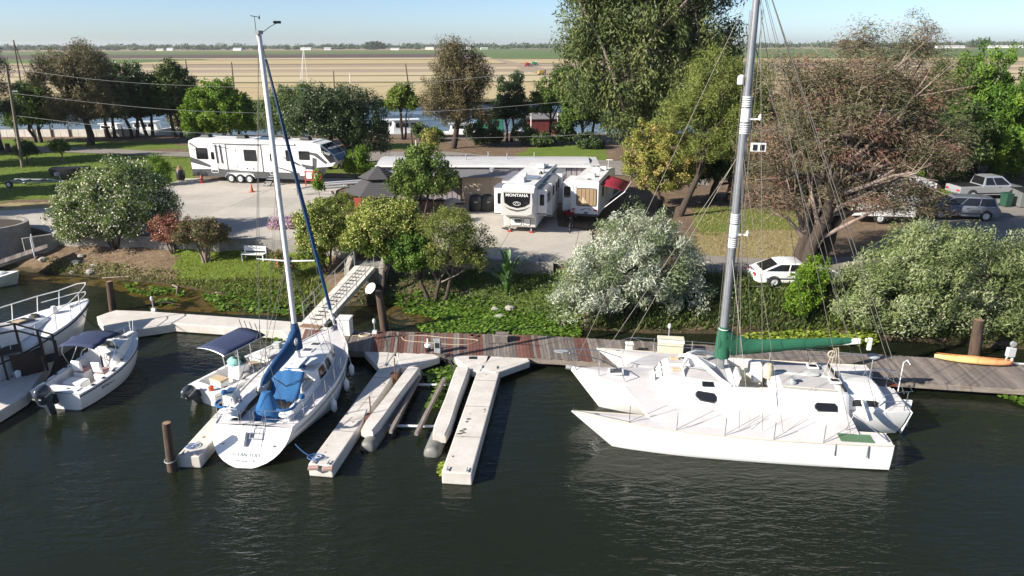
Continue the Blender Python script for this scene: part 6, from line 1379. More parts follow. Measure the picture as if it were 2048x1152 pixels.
# ---- gazebo
pg = aty(757, 360, 53); gz = thing('gazebo', 'hexagonal gazebo with two-tier dark shingled roof', 'gazebo', (pg.x, 53, GZ), R(8))
SHG = M('dark shingle', (.065, .062, .066), .85, amt=.4, scale=6, bmp=.01, bscale=25)
def hexroof(r0, z0, r1, z1, courses, nm):
    for s_ in range(6):
        a0, a1 = s_ * PI / 3, (s_ + 1) * PI / 3
        for k in range(courses):
            t0, t1 = k / courses, (k + 1.12) / courses; ra, za = r0 + (r1 - r0) * t0, z0 + (z1 - z0) * t0; rb, zb = r0 + (r1 - r0) * min(t1, 1), z0 + (z1 - z0) * min(t1, 1)
            q = MB(); lift_ = .035
            v = [(ra * math.cos(a0), ra * math.sin(a0), za + lift_), (ra * math.cos(a1), ra * math.sin(a1), za + lift_), (rb * math.cos(a1), rb * math.sin(a1), zb + .01), (rb * math.cos(a0), rb * math.sin(a0), zb + .01)]
            q.add(v + [(x, y, z - .04) for x, y, z in v], [(0, 1, 2, 3), (4, 7, 6, 5), (0, 4, 5, 1), (1, 5, 6, 2), (2, 6, 7, 3), (3, 7, 4, 0)]); q.build(nm, SHG, gz)
hexroof(2.6, 1.45, 1.15, 2.35, 7, 'shingle_course'); hexroof(1.5, 2.5, .05, 3.3, 6, 'shingle_course')
q = MB(); q.lathe([(1.1, 2.3), (1.1, 2.62)], n=6); q.build('lantern', WOOD_DARK, gz)
for k in range(6):
    a = k * PI / 3; q = MB(); q.bar((2.35 * math.cos(a), 2.35 * math.sin(a), 0), (2.35 * math.cos(a), 2.35 * math.sin(a), 1.55), .12); q.build('post', WOOD_DARK, gz); b = a + PI / 3
    q = MB(); q.bar((2.35 * math.cos(a), 2.35 * math.sin(a), .85), (2.35 * math.cos(b), 2.35 * math.sin(b), .85), .06, .08); q.build('rail', WOOD_DARK, gz)
q = MB(); q.box((-1.35, -1.7, .75), (.9, .06, 1.1), (R(15), 0, R(-30))); q.build('curtain', M('red curtain', (.30, .05, .03), .8, amt=.3), gz)
q = MB(); q.lathe([(1.2, 0), (1.25, .6), (1.1, .75), (.1, .78)], c=(.2, -.2, 0), n=18); q.build('hot_tub_cover', M('pale grey plastic', 0), gz)
# boat trailer frame beside gazebo
p = at(690, 384, GZ); o = thing('boat_trailer', 'empty galvanised boat trailer left of the gazebo', 'trailer', (p.x, p.y, GZ), R(18))
for y in (-.7, .7): q = MB(); q.bar((-2.2, y, .55), (2.2, y, .6), .1, .12); q.build('frame_rail', GREY_BOX, o); q = MB(); q.bar((-1.9, y * .6, .82), (2.0, y * .6, .86), .14, .08); q.build('bunk', W_PAINT, o)
for x in (-2, 0, 2): q = MB(); q.bar((x, -.7, .55), (x, .7, .55), .08); q.build('cross_member', GREY_BOX, o)
q = MB(); q.bar((-2.2, -.7, .55), (-4.2, 0, .5), .09); q.bar((-2.2, .7, .55), (-4.2, 0, .5), .09); q.bar((-3.9, 0, 0), (-3.9, 0, .9), .07); q.build('tongue', GREY_BOX, o)
for y in (-.95, .95): wheel(o, .6, y, .32)
# jet ski trailer and dark jet boat on the left lawn
p = at(62, 372, 1.95); o = thing('utility_trailer', 'low dark single-axle trailer on the shaded left lawn', 'trailer', (p.x, p.y, 1.95), R(-4))
for y in (-.6, .6): q = MB(); q.bar((-1.9, y, .5), (1.6, y, .5), .08, .1); q.build('frame_rail', GREY_BOX, o); wheel(o, -1.3, y * 1.5, .3)
q = MB(); q.bar((1.6, -.6, .5), (3.2, 0, .5), .08); q.bar((1.6, .6, .5), (3.2, 0, .5), .08); q.bar((2.9, 0, 0), (2.9, 0, 1.2), .07); q.box((2.7, 0, 1.1), (.35, .25, .3)); q.build('tongue', GREY_BOX, o)
for x in (-1.5, -.4, .8): q = MB(); q.bar((x, -.6, .5), (x, .6, .5), .07); q.build('cross_member', GREY_BOX, o)
p = at(112, 364, 1.95); o = thing('jet_boat', 'dark covered boat on the lawn behind the big oleander', 'boat', (p.x + .6, p.y + 1.5, 2.3), R(5)); o.scale = (.72, .8, .72)
H = Hull([(-2.2, .9, 1.0, -2.1, .8, -.1), (0, 1.0, 1.0, 0, .9, -.2), (1.6, .7, 1.05, 1.5, .5, -.15), (2.7, .05, 1.1, 2.3, .03, 0)], 12); H.shell('hull', BLACK, o); H.deck('deck', BLACK, o, xr(-2.19, 2.6, 10), lambda x: 0, .15)
for x in (-1.2, -.4, .4): rail(o, [(x, -.8, 1.05), (x + .1, -.75, 1.65), (x + .1, .75, 1.65), (x, .8, 1.05)], .02, 'frame_hoop', BLACK)
q = MB(); q.box((0, 0, .0), (3.5, 1.2, .1)); q.box((0, 0, -.25), (.1, 1.6, .4)); q.build('cradle', BLACK, o)
# ---- cars
def car(name, label, cat, loc, rz, prof, cab, mt, Wd=1.75, wheels=(.8, 3.5), wr=.31, bed=None, extra=None):
    o = thing(name, label, cat, loc, rz)
    n = len(prof); rings = []
    for y, s in ((0, .90), (.10, .98), (.25, 1.0), (Wd - .25, 1.0), (Wd - .10, .98), (Wd, .90)):
        rings.append([(x * 1.0 + (0 if s == 1 else (.02 if x < 2 else -.02)), y, z if s == 1 else .62 + (z - .62) * (s if z > .62 else 1)) for x, z in prof])
    q = MB(); q.loft(rings); q.build('body', mt, o, smooth=35)
    rings = []
    for y, s in ((.10, 1.0), (.26, 1), (Wd - .26, 1), (Wd - .10, 1.0)):
        zb = cab[0][1]
        rings.append([(x, y + (.0 if s != 1 else (.14 * (z - zb) / .5 if y < 1 else -.14 * (z - zb) / .5)), z) for x, z in cab])
    q = MB(); q.loft(rings); q.build('cabin', mt, o, smooth=35)
    zb, zt = cab[0][1], max(z for _, z in cab); x0, x1 = cab[0][0], cab[-1][0]
    top = [x for x, z in cab if z > zt - .12]; t0, t1 = min(top), max(top)
    h = zt - zb
    for sg in (0, 1):
        def sp(x, f): 
            y = .10 + .14 * (h * f) / .5 - .012; return (x, y if not sg else Wd - y, zb + h * f)
        cuts = extra or [.5]
        edges_b = [x0 + .12] + [x0 + (x1 - x0) * c for c in cuts] + [x1 - .14]; edges_t = [t0 + .02] + [t0 + (t1 - t0) * (c * 1.0) for c in cuts] + [t1 - .03]
        for i in range(len(edges_b) - 1):
            q = MB(); g = .035; q.add([sp(edges_b[i] + g, .10), sp(edges_b[i + 1] - g, .10), sp(edges_t[i + 1] - g, .86), sp(edges_t[i] + g, .86)], [(0, 1, 2, 3)]); q.build('side_window', GLASS, o)
    for xb, xt, nm in ((x0, t0, 'rear_window'), (x1, t1, 'windscreen')):
        d = -1 if xb < xt else 1; q = MB(); off = .02 * d
        q.add([(xb + (xt - xb) * .1 + off, .24, zb + h * .1), (xb + (xt - xb) * .1 + off, Wd - .24, zb + h * .1), (xb + (xt - xb) * .9 + off, Wd - .34, zb + h * .9), (xb + (xt - xb) * .9 + off, .34, zb + h * .9)], [(0, 1, 2, 3)]); q.build(nm, GLASS, o)
    for x in wheels:
        for y in (.09, Wd - .09):
            wheel(o, x, y + (-.05 if y < 1 else .05), wr)
            q = MB(); q.tube([(x + (wr + .03) * math.cos(a), y + (-.07 if y < 1 else .07), wr + (wr + .03) * math.sin(a)) for a in xr(-.2, PI + .2, 14)], .035, 5); q.build('wheel_arch', BLACK, o)
    xa, xb = min(x for x, _ in prof), max(x for x, _ in prof)
    for y in (.12, Wd - .42):
        q = MB(); q.box((xa - .005, y + .15, .72), (.05, .32, .14)); q.build('tail_light', RED, o); q = MB(); q.box((xb - .02, y + .15, .54), (.05, .30, .1)); q.build('headlight', M('headlight glass', (.6, .6, .62), .1), o)
    for y in (-.01, Wd + .01): q = MB(); q.box(((xa + xb) / 2, y, .50), ((xb - xa) * .75, .025, .07)); q.build('trim_strip', BLACK, o)
    for y in (.02, Wd - .02): q = MB(); q.box((x1 - .35, y + (-.1 if y < 1 else .1), zb + .06), (.14, .16, .12)); q.build('mirror', mt, o, bevel=.02)
    for y in (-.008, Wd + .008): q = MB(); q.box(((x0 + x1) / 2 + .1, y, zb - .1), (.16, .02, .04)); q.build('door_handle', BLACK, o)
    return o
CARW = M('white car paint', (.78, .78, .77), .2, amt=.08); SILV = M('silver car paint', (.50, .51, .53), .25, .5, amt=.1); GREYC = M('grey car paint', (.22, .24, .27), .25, .4, amt=.1)
p = at(1508, 571, GZ)
hb = car('hatchback_car', 'white hatchback parked on the drive behind the bank, rear to the left', 'car', (p.x, p.y - .1, 1.97), R(-2),
    [(.0, .35), (.02, .62), (.08, .80), (.5, .86), (1.0, .88), (3.2, .86), (4.2, .74), (4.5, .62), (4.52, .35), (4.3, .26), (.2, .26)], [(.35, .86), (1.25, 1.30), (1.6, 1.36), (2.4, 1.36), (3.2, .86)], CARW, 1.75, (.95, 3.6), .31, extra=[.48])
q = MB()
for x, z in ((-.22, .5), (-.22, 1.0)): q.tube([(-.02, .5, z - .1), (x, .5, z), (x, 1.2, z), (-.02, 1.2, z - .1)], .025)
q.build('bike_rack', BLACK, hb); hb.scale = (1, 1, .88)
p = at(1917, 399, GZ); rz_ = R(3)
pk = car('pickup_truck', 'silver extended-cab pickup at the far right edge', 'pickup', (p.x, p.y, 1.97), rz_, [(.0, .45), (.0, .95), (.03, 1.02), (2.0, 1.05), (4.2, 1.08), (5.2, 1.02), (5.45, .85), (5.5, .45), (5.2, .36), (.2, .36)], [(1.95, 1.06), (2.1, 1.72), (2.5, 1.80), (3.5, 1.80), (4.35, 1.08)], SILV, 1.9, (1.05, 4.45), .38, extra=[.42])
q = MB(); q.box((1.0, .95, 1.062), (1.75, 1.5, .02)); q.build('load_bed', BLACK, pk)
p = at(1862, 436, GZ)
car('sport_utility_car', 'grey estate car half hidden by the silver bush at right', 'car', (p.x + 4.6, p.y + .6, 1.97), R(166), [(.0, .4), (.02, .75), (.1, .95), (1.0, .98), (4.4, .95), (4.7, .8), (4.75, .4), (4.5, .3), (.2, .3)][::1], [(.15, .96), (.45, 1.55), (.9, 1.64), (3.0, 1.62), (3.9, .96)], GREYC, 1.8, (.9, 3.75), .36, extra=[.33, .66])
p = at(1715, 452, GZ); o = thing('camper_trailer', 'white camper behind the red-leaved tree, mostly hidden by branches', 'camper', (p.x, p.y + 1, 1.97), R(-8))
q = MB(); q.prism([(.0, .5), (4.2, .5), (4.2, 1.6), (5.2, 1.9), (5.2, 2.9), (4.6, 3.05), (.1, 3.0)], 0, 2.2, axis='y'); q.build('body', RVW, o, bevel=.05); rvwin(o, .8, 1.8, 1.6, 2.3, -.01); rvwin(o, 4.3, 4.95, 2.1, 2.6, -.01)
for y in (.15, 2.05): wheel(o, 1.9, y, .36)
q = MB(); q.box((2.2, 1.1, 3.1), (.7, .7, .2)); q.build('roof_vent', RVW, o)
p = at(2010, 412, GZ); o = thing('wheelie_bin', 'dark green wheeled bin in front of the pickup', 'bin', (p.x, p.y, 1.97), .1)
GB = M('dark green plastic', (.02, .07, .045), .5); q = MB(); q.box((0, 0, .5), (.5, .6, .95), taper=(1.15, 1.15)); q.build('body', GB, o, bevel=.02); q = MB(); q.box((0, 0, 1.01), (.64, .74, .07), (R(3), 0, 0)); q.build('lid', GB, o, bevel=.02)
for x in (-.24, .24): q = MB(); q.lathe([(.02, -.04), (.11, -.04), (.11, .04), (.02, .04)], c=(x, .3, .11), n=12, axis='x'); q.build('wheel', RUBBER, o)
p = at(2040, 412, GZ); o = thing('skip_bin', 'grey steel rubbish skip at the right edge beside the green bin', 'skip', (p.x + .5, p.y, 1.97), -.1)
q = MB(); q.box((0, 0, .65), (1.7, 1.2, 1.2), taper=(1.08, 1.05)); q.build('body', M('grey steel', (.16, .17, .17), .6), o, bevel=.02); q = MB(); q.box((0, 0, 1.3), (1.9, 1.35, .08), (R(4), 0, 0)); q.build('lid', BLACK, o); q = MB(); q.box((.2, -.64, .9), (.6, .02, .25)); q.build('sticker', M('yellow sticker', (.5, .5, .05), .6), o)
# bicycles / mower clutter between trailers
p = at(1142, 462, GZ); o = thing('bicycle', 'dark bicycle leaning beside the red awning trailer', 'bicycle', (p.x, p.y, GZ), R(75))
for x in (-.5, .5):
    w_ = bpy.data.objects.new('wheel', None); COL.objects.link(w_); w_.parent = o
    q = MB(); q.tube([(x + .33 * math.cos(a), 0, .34 + .33 * math.sin(a)) for a in xr(0, 2 * PI, 19)[:-1]], .022, 5, closed=True); q.build('tyre', RUBBER, w_); q = MB()
    for k in range(8): a = k * PI / 4; q.tube([(x, 0, .34), (x + .32 * math.cos(a), 0, .34 + .32 * math.sin(a))], .006, 3)
    q.build('spoke', STEEL, w_)
q = MB(); q.tube([(-.5, 0, .34), (-.15, 0, .32), (.38, 0, .85), (-.28, 0, .85), (-.5, 0, .34)], .02); q.tube([(-.15, 0, .32), (-.3, 0, .95)], .02); q.tube([(.5, 0, .34), (.36, 0, 1.0)], .02); q.build('frame', BLACK, o)
q = MB(); q.tube([(.36, -.28, 1.02), (.36, .28, 1.02)], .018); q.build('handlebar', BLACK, o); q = MB(); q.box((-.32, 0, .98), (.25, .13, .06)); q.build('saddle', BLACK, o, bevel=.02)
p = at(1140, 446, GZ); o = thing('wheelbarrow', 'red wheelbarrow beside the red awning trailer', 'wheelbarrow', (p.x + .1, p.y + .6, GZ), R(60))
q = MB(); q.loft([[(x * k, y * k, z) for x, y in ((-.5, -.33), (.55, -.28), (.55, .28), (-.5, .33))] for k, z in ((.6, .42), (1, .75), (.95, .75), (.55, .46))]); q.build('tray', RED, o)
q = MB()
for y in (-.25, .25): q.tube([(-1.0, y, .62), (.3, y * .5, .35), (.75, y * .2, .2)], .022); q.tube([(-.3, y, .42), (-.35, y, 0)], .02)
q.build('handle', WOOD_DARK, o); wheel(o, .75, 0, .2, .1)
# ---- poles and overhead wires
def pole(px, py, tpx, tpy, r, label, z=1.95, arm=False, Y=None, mt=PILE, nm='utility_pole'):
    b = at(px, py, z) if Y is None else aty(px, py, Y); Y = b.y; t = aty(tpx, tpy, Y)
    if Y > 150: b.z = .5
    elif Y is not None: b.z = z
    o = thing(nm, label, 'pole', tuple(b)); q = MB(); d = t - b; q.tube([(0, 0, -.3), tuple(d * .5), tuple(d)], [r * 1.15, r, r * .8], 10); q.build('shaft', mt, o, smooth=50)
    if arm: q = MB(); e = d * .97; q.bar((e.x - .9, e.y - .1, e.z), (e.x + .9, e.y - .1, e.z), .09, .11); q.build('crossarm', mt, o); 
    if arm:
        for x in (-.8, .8): q = MB(); q.lathe([(.04, 0), (.06, .05), (.03, .14)], c=(e.x + x, e.y - .1, e.z + .05), n=8); q.build('insulator', GREY_BOX, o)
    return o, b, t
up, ub, ut = pole(45, 334, 13, 132, .15, 'leaning brown utility pole on the left lawn', mt=M('pale pole timber', (.20, .16, .12), .9, amt=.4, scale=2))
q = MB(); q.box((ut.x - ub.x + .25, 0, (ut.z - ub.z) * .76), (.6, .1, .1)); q.build('bracket', GREY_BOX, up)
pole(826, 307, 822, 262, .10, 'dark wooden post behind the mobile home roof'); pole(833, 309, 832, 280, .08, 'shorter pale post beside the dark one behind the mobile home', mt=W_DOCK)
pole(17, 303, 14, 287, .3, 'short dark tree stump post beside the left utility pole', nm='stump')
pole(375, 150, 371, 119, .16, 'far pole rising above the left trees', Y=212); pole(467, 170, 463, 124, .17, 'far pole left of the sailboat mast', Y=212); pole(670, 198, 667, 142, .16, 'far dark pole right of the blue furled jib', Y=207); pole(819, 186, 811, 127, .18, 'leaning far pole above the small yellow-green tree', Y=209)
pole(702, 196, 699, 147, .10, 'thin white far post right of the dark far pole', Y=206, mt=W_PAINT)
q_o, q_b, q_t = pole(38, 155, 27, 80, .2, 'tall far pole with slanting stay at the left', Y=207)
q = MB(); s0, s1 = aty(27, 82, 207) - q_b, aty(55, 157, 207) - q_b; q.tube([tuple(s0), tuple(s1)], .12, 6); q.build('stay', PILE, q_o)
mp_b = aty(603, 196, 200); mo = thing('moored_sailboat', 'far white boat on the back river showing only mast and stays', 'sailboat', (mp_b.x, 200, 0))
mt_ = aty(607, 93, 200); q = MB(); q.tube([(0, 0, 0), (mt_.x - mp_b.x, 0, mt_.z)], .07, 6); q.build('mast', W_PAINT, mo)
for px in (597, 617): e = aty(px, 180, 200); q = MB(); q.tube([(mt_.x - mp_b.x, 0, mt_.z), (e.x - mp_b.x, 0, e.z - 1.5)], .05, 5); q.build('stay', W_PAINT, mo)
H = Hull([(-4, 1.1, .9, -4, .9, -.2), (0, 1.4, .95, 0, 1.2, -.3), (3, .9, 1.1, 2.8, .5, -.3), (5, .05, 1.3, 4.4, .03, -.1)], 12); H.shell('hull', W_GEL, mo); H.deck('deck', W_DECK, mo, xr(-3.9, 4.9, 10), lambda x: 0, .2)
def wire(pts, label, drop=0.):
    q = MB(); v = smooth_tab([tuple(aty(px, py, Y)) for px, py, Y in pts], 40); q.tube(v, .016, 4); tag(q.build('overhead_wire', M('grey wire', (.33, .33, .32), .5, .3)), label, 'wire')
wire([(27, 187, ub.y), (370, 221, 72), (780, 226, 72), (1100, 206, 72), (1345, 178, 72), (1480, 160, 72)], 'thick pale overhead wire crossing the dark trees at mid height')
wire([(36, 232, ub.y), (270, 258, 72), (530, 271, 72), (780, 277, 72), (1100, 272, 72), (1345, 258, 72)], 'lower pale overhead wire passing just above the trailers')
wire([(15, 136, ub.y), (200, 160, 72), (400, 172, 72), (700, 176, 72), (1000, 150, 72), (1345, 104, 72)], 'highest thin overhead wire across the back trees and fields')
# ---- back shore: white sea wall, fence posts, boats on the back river
bw_ = thing('sea_wall', 'long low white sea wall behind the left road', 'wall')
for k in range(17):
    a, b = aty(-40 + k * 18, 262 + k * .55, 99.5), aty(-40 + (k + 1) * 18 - .6, 262 + (k + 1) * .55, 99.5); z0 = 1.6
    q = MB(); q.bar((a.x, 99.5, z0 + .65), (b.x, 99.5, z0 + .65), .2, 1.3); q.build('wall_panel', W_DOCK, bw_); 
    if k % 2 == 0: q = MB(); q.bar((a.x, 99.3, 1.6), (a.x, 99.3, 3.3), .12); q.build('post', PILE, bw_)
def farboat(px, py, Y, L, cab, label, rz=0, col=None, cat='boat'):
    p = aty(px, py, Y); o = thing('cabin_boat', label, cat, (p.x, Y, 0), rz)
    H = Hull([(-L / 2, L * .15, .9, -L / 2, L * .14, -.2), (0, L * .17, 1.0, 0, L * .15, -.3), (L * .3, L * .12, 1.15, L * .28, L * .08, -.2), (L / 2, .05, 1.35, L * .44, .03, -.1)], 10); H.shell('hull', W_GEL, o); H.deck('deck', W_DECK, o, xr(-L / 2 + .02, L / 2 - .1, 8), lambda x: 0, .1)
    q = MB(); q.box((-L * .05, 0, 1.0 + cab / 2), (L * .5, L * .24, cab), taper=(.85, .85)); q.build('cabin', col or W_GEL, o, bevel=.05)
    for sg in (-1, 1):
        for k in range(3): q = MB(); q.box((-L * .2 + k * L * .13, sg * L * .115, 1.0 + cab * .62), (L * .09, .05, cab * .35)); q.build('window', GLASS, o)
    q = MB(); q.box((-L * .07, 0, 1.06 + cab), (L * .5, L * .25, .1)); q.build('roof', col or W_GEL, o); return o
farboat(818, 255, 112, 9, 1.8, 'white cabin boat with dark windows behind the small yellow-green tree', .3); farboat(790, 255, 114, 7, 1.6, 'white cabin boat left of the windowed one on the back river', .2); farboat(930, 268, 112, 8, 1.2, 'low white boat behind the brown tree on the back river', .1)
farboat(985, 258, 110, 9, 2.4, 'green-canopied boat behind the dark tree on the back river', .0, M('green paint', (.02, .16, .09), .5)); farboat(300, 258, 116, 8, 1.2, 'white boat glimpsed between trunks behind the left trees', .1); farboat(230, 262, 114, 7, 1.1, 'small white boat left of the trunks on the back river', -.2); farboat(375, 255, 118, 8, 1.3, 'white boat beyond the two dark trees on the back river', .1)
p = aty(1095, 268, 110); o = thing('houseboat', 'dark red houseboat behind the trees on the back river', 'houseboat', (p.x, 110, 0), .1)
DR = M('dark red boards', (.12, .02, .02), .7, amt=.3); q = MB(); q.box((0, 0, .3), (8, 4, .6)); q.build('float', GREY_TANK, o)
for k in range(8): q = MB(); q.box((-2.8 + .8 * k, -1.6, 1.9), (.76, .08, 2.6)); q.build('board_panel', DR, o)
q = MB(); q.box((0, 0, 1.9), (6.4, 3.1, 2.6)); q.build('wall', DR, o); q = MB(); q.prism([(-1.9, 3.2), (1.9, 3.2), (0, 4.0)], -3.6, 3.6, axis='x'); q.build('roof', M('grey metal roof', 0), o); q = MB(); q.box((1.2, -1.66, 2.2), (.7, .05, .9)); q.build('window', W_PAINT, o)
for i, (px, w_) in enumerate(((860, 5.), (1000, 7.), (1075, 4.))):
    p = aty(px, 283, 107); o = thing('white_dock', ['low white floating dock behind the yellow-green tree', 'low white floating dock behind the dark shore tree', 'low white floating dock by the dark red houseboat'][i], 'dock', (p.x, 107, 0), 0, 'white docks on the back river'); q = MB(); q.box((0, 0, .3), (w_, 1.6, .5)); q.build('deck', W_DOCK, o)
for i, px in enumerate((812, 930, 1062, 1115)):
    p = aty(px, 275, 98); o = thing('fence_post', ['pale fence post on the back bank left of the brown tree', 'pale fence post on the back bank right of the brown tree', 'tall pale post right of the dark shore tree', 'tall pale post before the dark red houseboat'][i], 'post', (p.x, 98, 1.9), 0, 'posts on the back bank'); q = MB(); q.tube([(0, 0, 0), (.03, 0, 1.5 if i < 2 else 3.2)], .1, 8); q.build('shaft', W_DOCK, o); q = MB(); q.lathe([(.1, 0), (.12, .03), (.03, .1)], c=(.03, 0, 1.5 if i < 2 else 3.2), n=8); q.build('cap', GREY_BOX, o)
# field machines
for i, (px, py, c1, lab) in enumerate(((1083, 150, 'yellow harvester paint', 'yellow harvester working the far stubble field'), (1055, 133, 'red tractor paint', 'red and white tractor unit on the far track'), (1068, 131, 'green tractor paint', 'green and white field machine right of the red tractor'))):
    p = at(px, py, .5); o = thing('field_machine', lab, 'harvester' if i == 0 else 'tractor', (p.x, p.y, .5), .3); s = .62 if i == 0 else .72
    c = M(c1, {0: (.5, .30, .04), 1: (.45, .05, .04), 2: (.06, .3, .12)}[i], .5)
    q = MB(); q.box((0, 0, 2.0 * s), (5 * s, 3 * s, 2.2 * s), taper=(.85, .9)); q.build('body', c, o); q = MB(); q.box((2.4 * s, 0, 2.6 * s), (1.4 * s, 2 * s, 1.8 * s), taper=(.85, .85)); q.build('cab', GLASS if i == 0 else W_PAINT, o)
    for x, r in ((-1.6, .7), (1.6, 1.0)):
        for y in (-1.5, 1.5): wheel(o, x * s, y * s, r * s, .5)
    q = MB(); q.tube([(3.4 * s, -3 * s, .5), (3.4 * s, 3 * s, .5)], .35, 10); q.build('header', c, o)
# ---------------------------------------------------------------- vegetation
def unit(n, rg=npr):
    p = rg.normal(size=(n, 3)); return p / (np.linalg.norm(p, axis=1, keepdims=True) + 1e-9)
def tree(name, label, cat, base, blobs, nclump, nleaf, crad, leaf, mat, trunk=(.25, BARK), stems=1, droop=(0, 0, -.2), stretch=1.0, shell=.55, limbs=16, flowers=None, up=.25, group=None, lean=(0, 0), seed=0, upperlimb=.35, branch_mat=None, twig=False, clamp=None, g=1.0, m=1.0, coh=None):
    """blobs (dx, dy, dz, rx, ry, rz) about the base; leaf = (length, width)"""
    rg = np.random.default_rng(100 + seed); rr_ = random.Random(seed + 5)
    o = thing(name, label, cat, tuple(base), 0, group)
    B = np.array(blobs, float); B[:, 3:] *= g; nleaf = int(nleaf * m); vol = (B[:, 3] * B[:, 4] * B[:, 5]) ** .72; pr = vol / vol.sum()
    bi = rg.choice(len(B), nclump, p=pr); u = unit(nclump, rg); u[:, 2] = np.where(u[:, 2] < -.55, u[:, 2] * .5, u[:, 2])
    rad = (rg.uniform(shell ** 3, 1, (nclump, 1))) ** (1 / 3) * rg.uniform(.86, 1.08, (nclump, 1))
    cc = B[bi, :3] + u * rad * B[bi, 3:]
    if clamp is not None: cc = cc[cc[:, 2] > clamp]; u = u[:len(cc)]; nclump = len(cc)
    # leaves, drawn in a loose ball about each clump centre, facing mostly away from the crown axis and up
    ci = rg.integers(0, nclump, nleaf)
    off = unit(nleaf, rg) * rg.uniform(.1, 1, (nleaf, 1)) ** .5 * crad * rg.uniform(.6, 1.3, (nclump, 1))[ci]
    dr = np.array(droop, float); dn = dr / (np.linalg.norm(dr) + 1e-9)
    off += dn * (off @ dn)[:, None] * (stretch - 1)
    P = cc[ci] + off; out = P - B[:, :3].mean(0); out /= np.linalg.norm(out, axis=1, keepdims=True) + 1e-9
    nb = out * .55 + off / crad * .55 + np.array([0, 0, up])
    if coh is None: V = leaf_cloud(P, leaf, None, nb, droop, rg)
    else: V = leaf_cloud(P, leaf, None, nb, (np.array(droop) + rg.normal(size=(nclump, 3)) * coh)[ci], rg, .38)
    ct = rg.uniform(0, 1, nclump); tint = np.clip(.64 * ct[ci] + .36 * rg.uniform(0, 1, nleaf), 0, 1)
    leaf_obj('crown', V, tint, mat, o)
    # trunk(s) and limbs
    tr, tm = trunk; top = B[:, :3].mean(0); q = MB(); lm = MB(); heads = []
    for s in range(stems):
        a = 2 * PI * s / max(1, stems) + rr_.uniform(-.4, .4); sp = 0 if stems == 1 else tr * 1.6
        p0 = Vector((sp * math.cos(a), sp * math.sin(a), -.3)); e = Vector((top[0] + lean[0], top[1] + lean[1], top[2])) + Vector((math.cos(a), math.sin(a), 0)) * (0 if stems == 1 else B[0, 3] * .35)
        pts = [p0.lerp(e, t) + Vector((rr_.uniform(-1, 1), rr_.uniform(-1, 1), 0)) * tr * 1.1 * math.sin(PI * t) for t in xr(0, 1, 6)]
        q.tube(pts, [tr * k for k in (1.25, 1, .85, .7, .5, .3)], 9); heads.append(pts)
    q.build('trunk', tm, o, smooth=60)
    for k in range(limbs):
        pts = heads[k % stems]; t = upperlimb + (1 - upperlimb) * rr_.random(); j = t * 4.99; a = pts[int(j)].lerp(pts[int(j) + 1], j % 1)
        e = Vector(cc[rr_.randrange(nclump)])
        m1 = a.lerp(e, .45) + Vector((rr_.uniform(-1, 1), rr_.uniform(-1, 1), rr_.uniform(-.2, .8))) * (e - a).length * .14
        m2 = a.lerp(e, .75) + Vector((rr_.uniform(-1, 1), rr_.uniform(-1, 1), rr_.uniform(-.2, .6))) * (e - a).length * .10
        lm.tube([a, m1, m2, e], [tr * .42 * (1.15 - t * .5), tr * .26, tr * .15, tr * .05], 6)
        if twig:
            for _ in range(3):
                f = m2 + Vector((rr_.gauss(0, 1), rr_.gauss(0, 1), rr_.gauss(0, 1))) * crad * 1.4; lm.tube([m1.lerp(m2, rr_.random()), f], [tr * .09, tr * .03], 4)
    if limbs: lm.build('limbs', branch_mat or tm, o, smooth=60)
    if flowers:
        fm, nf, fs, bias = flowers
        fi = rg.integers(0, nclump, nf); fo = unit(nf, rg) * crad * 1.02; FP = cc[fi] + fo
        fout = FP - B[:, :3].mean(0); fout /= np.linalg.norm(fout, axis=1, keepdims=True) + 1e-9
        keep = (fout @ np.array([0, 0, 1.0])) > bias
        FP, fout = FP[keep], fout[keep]
        leaf_obj('blossom', leaf_cloud(FP, fs, None, fout + np.array([0, 0, .4]), (0, 0, 0), rg), rg.uniform(0, 1, len(FP)), fm, o)
    return o
LM = leafmat
OLE = LM('oleander leaf', [(0, (.045, .075, .018)), (.5, (.095, .14, .034)), (1, (.18, .22, .065))], .25)
WFL = LM('white blossom', [(0, (.58, .57, .40)), (.6, (.68, .66, .52)), (1, (.78, .76, .66))], .2, gain=1.0)
PFL = LM('pink blossom', [(0, (.40, .14, .13)), (1, (.55, .28, .24))], .2)
MFL = LM('mauve blossom', [(0, (.42, .20, .34)), (1, (.62, .42, .54))], .2)
RDL = LM('bronze red leaf', [(0, (.09, .06, .03)), (.5, (.19, .10, .055)), (1, (.30, .11, .09))], .25)
OLV = LM('olive brown leaf', [(0, (.055, .06, .025)), (.6, (.12, .11, .045)), (1, (.22, .13, .08))], .25)
PIT = LM('mound leaf', [(0, (.045, .08, .012)), (.5, (.11, .15, .022)), (1, (.21, .235, .045))], .3)
CRM = LM('cream bloom', [(0, (.34, .34, .10)), (1, (.50, .47, .19))], .25)
SCR = LM('scraggly leaf', [(0, (.055, .08, .02)), (.6, (.13, .155, .035)), (1, (.23, .23, .06))], .3)
SIL = LM('silver willow leaf', [(0, (.06, .09, .03)), (.30, (.14, .18, .08)), (.52, (.31, .34, .24)), (1, (.50, .52, .45))], .2, .5, gain=1.3)
SIL2 = LM('grey willow leaf', [(0, (.06, .085, .028)), (.5, (.14, .175, .065)), (.82, (.22, .245, .13)), (1, (.36, .38, .27))], .2, .5)
BRT = LM('bright leaf', [(0, (.045, .095, .008)), (.5, (.095, .165, .014)), (1, (.17, .24, .03))], .35)
DRK = LM('dark glossy leaf', [(0, (.016, .032, .010)), (.6, (.035, .060, .018)), (1, (.07, .10, .03))], .2, .4, .4)
PAL = LM('willow green leaf', [(0, (.035, .06, .018)), (.6, (.065, .095, .03)), (1, (.11, .145, .05))], .25)
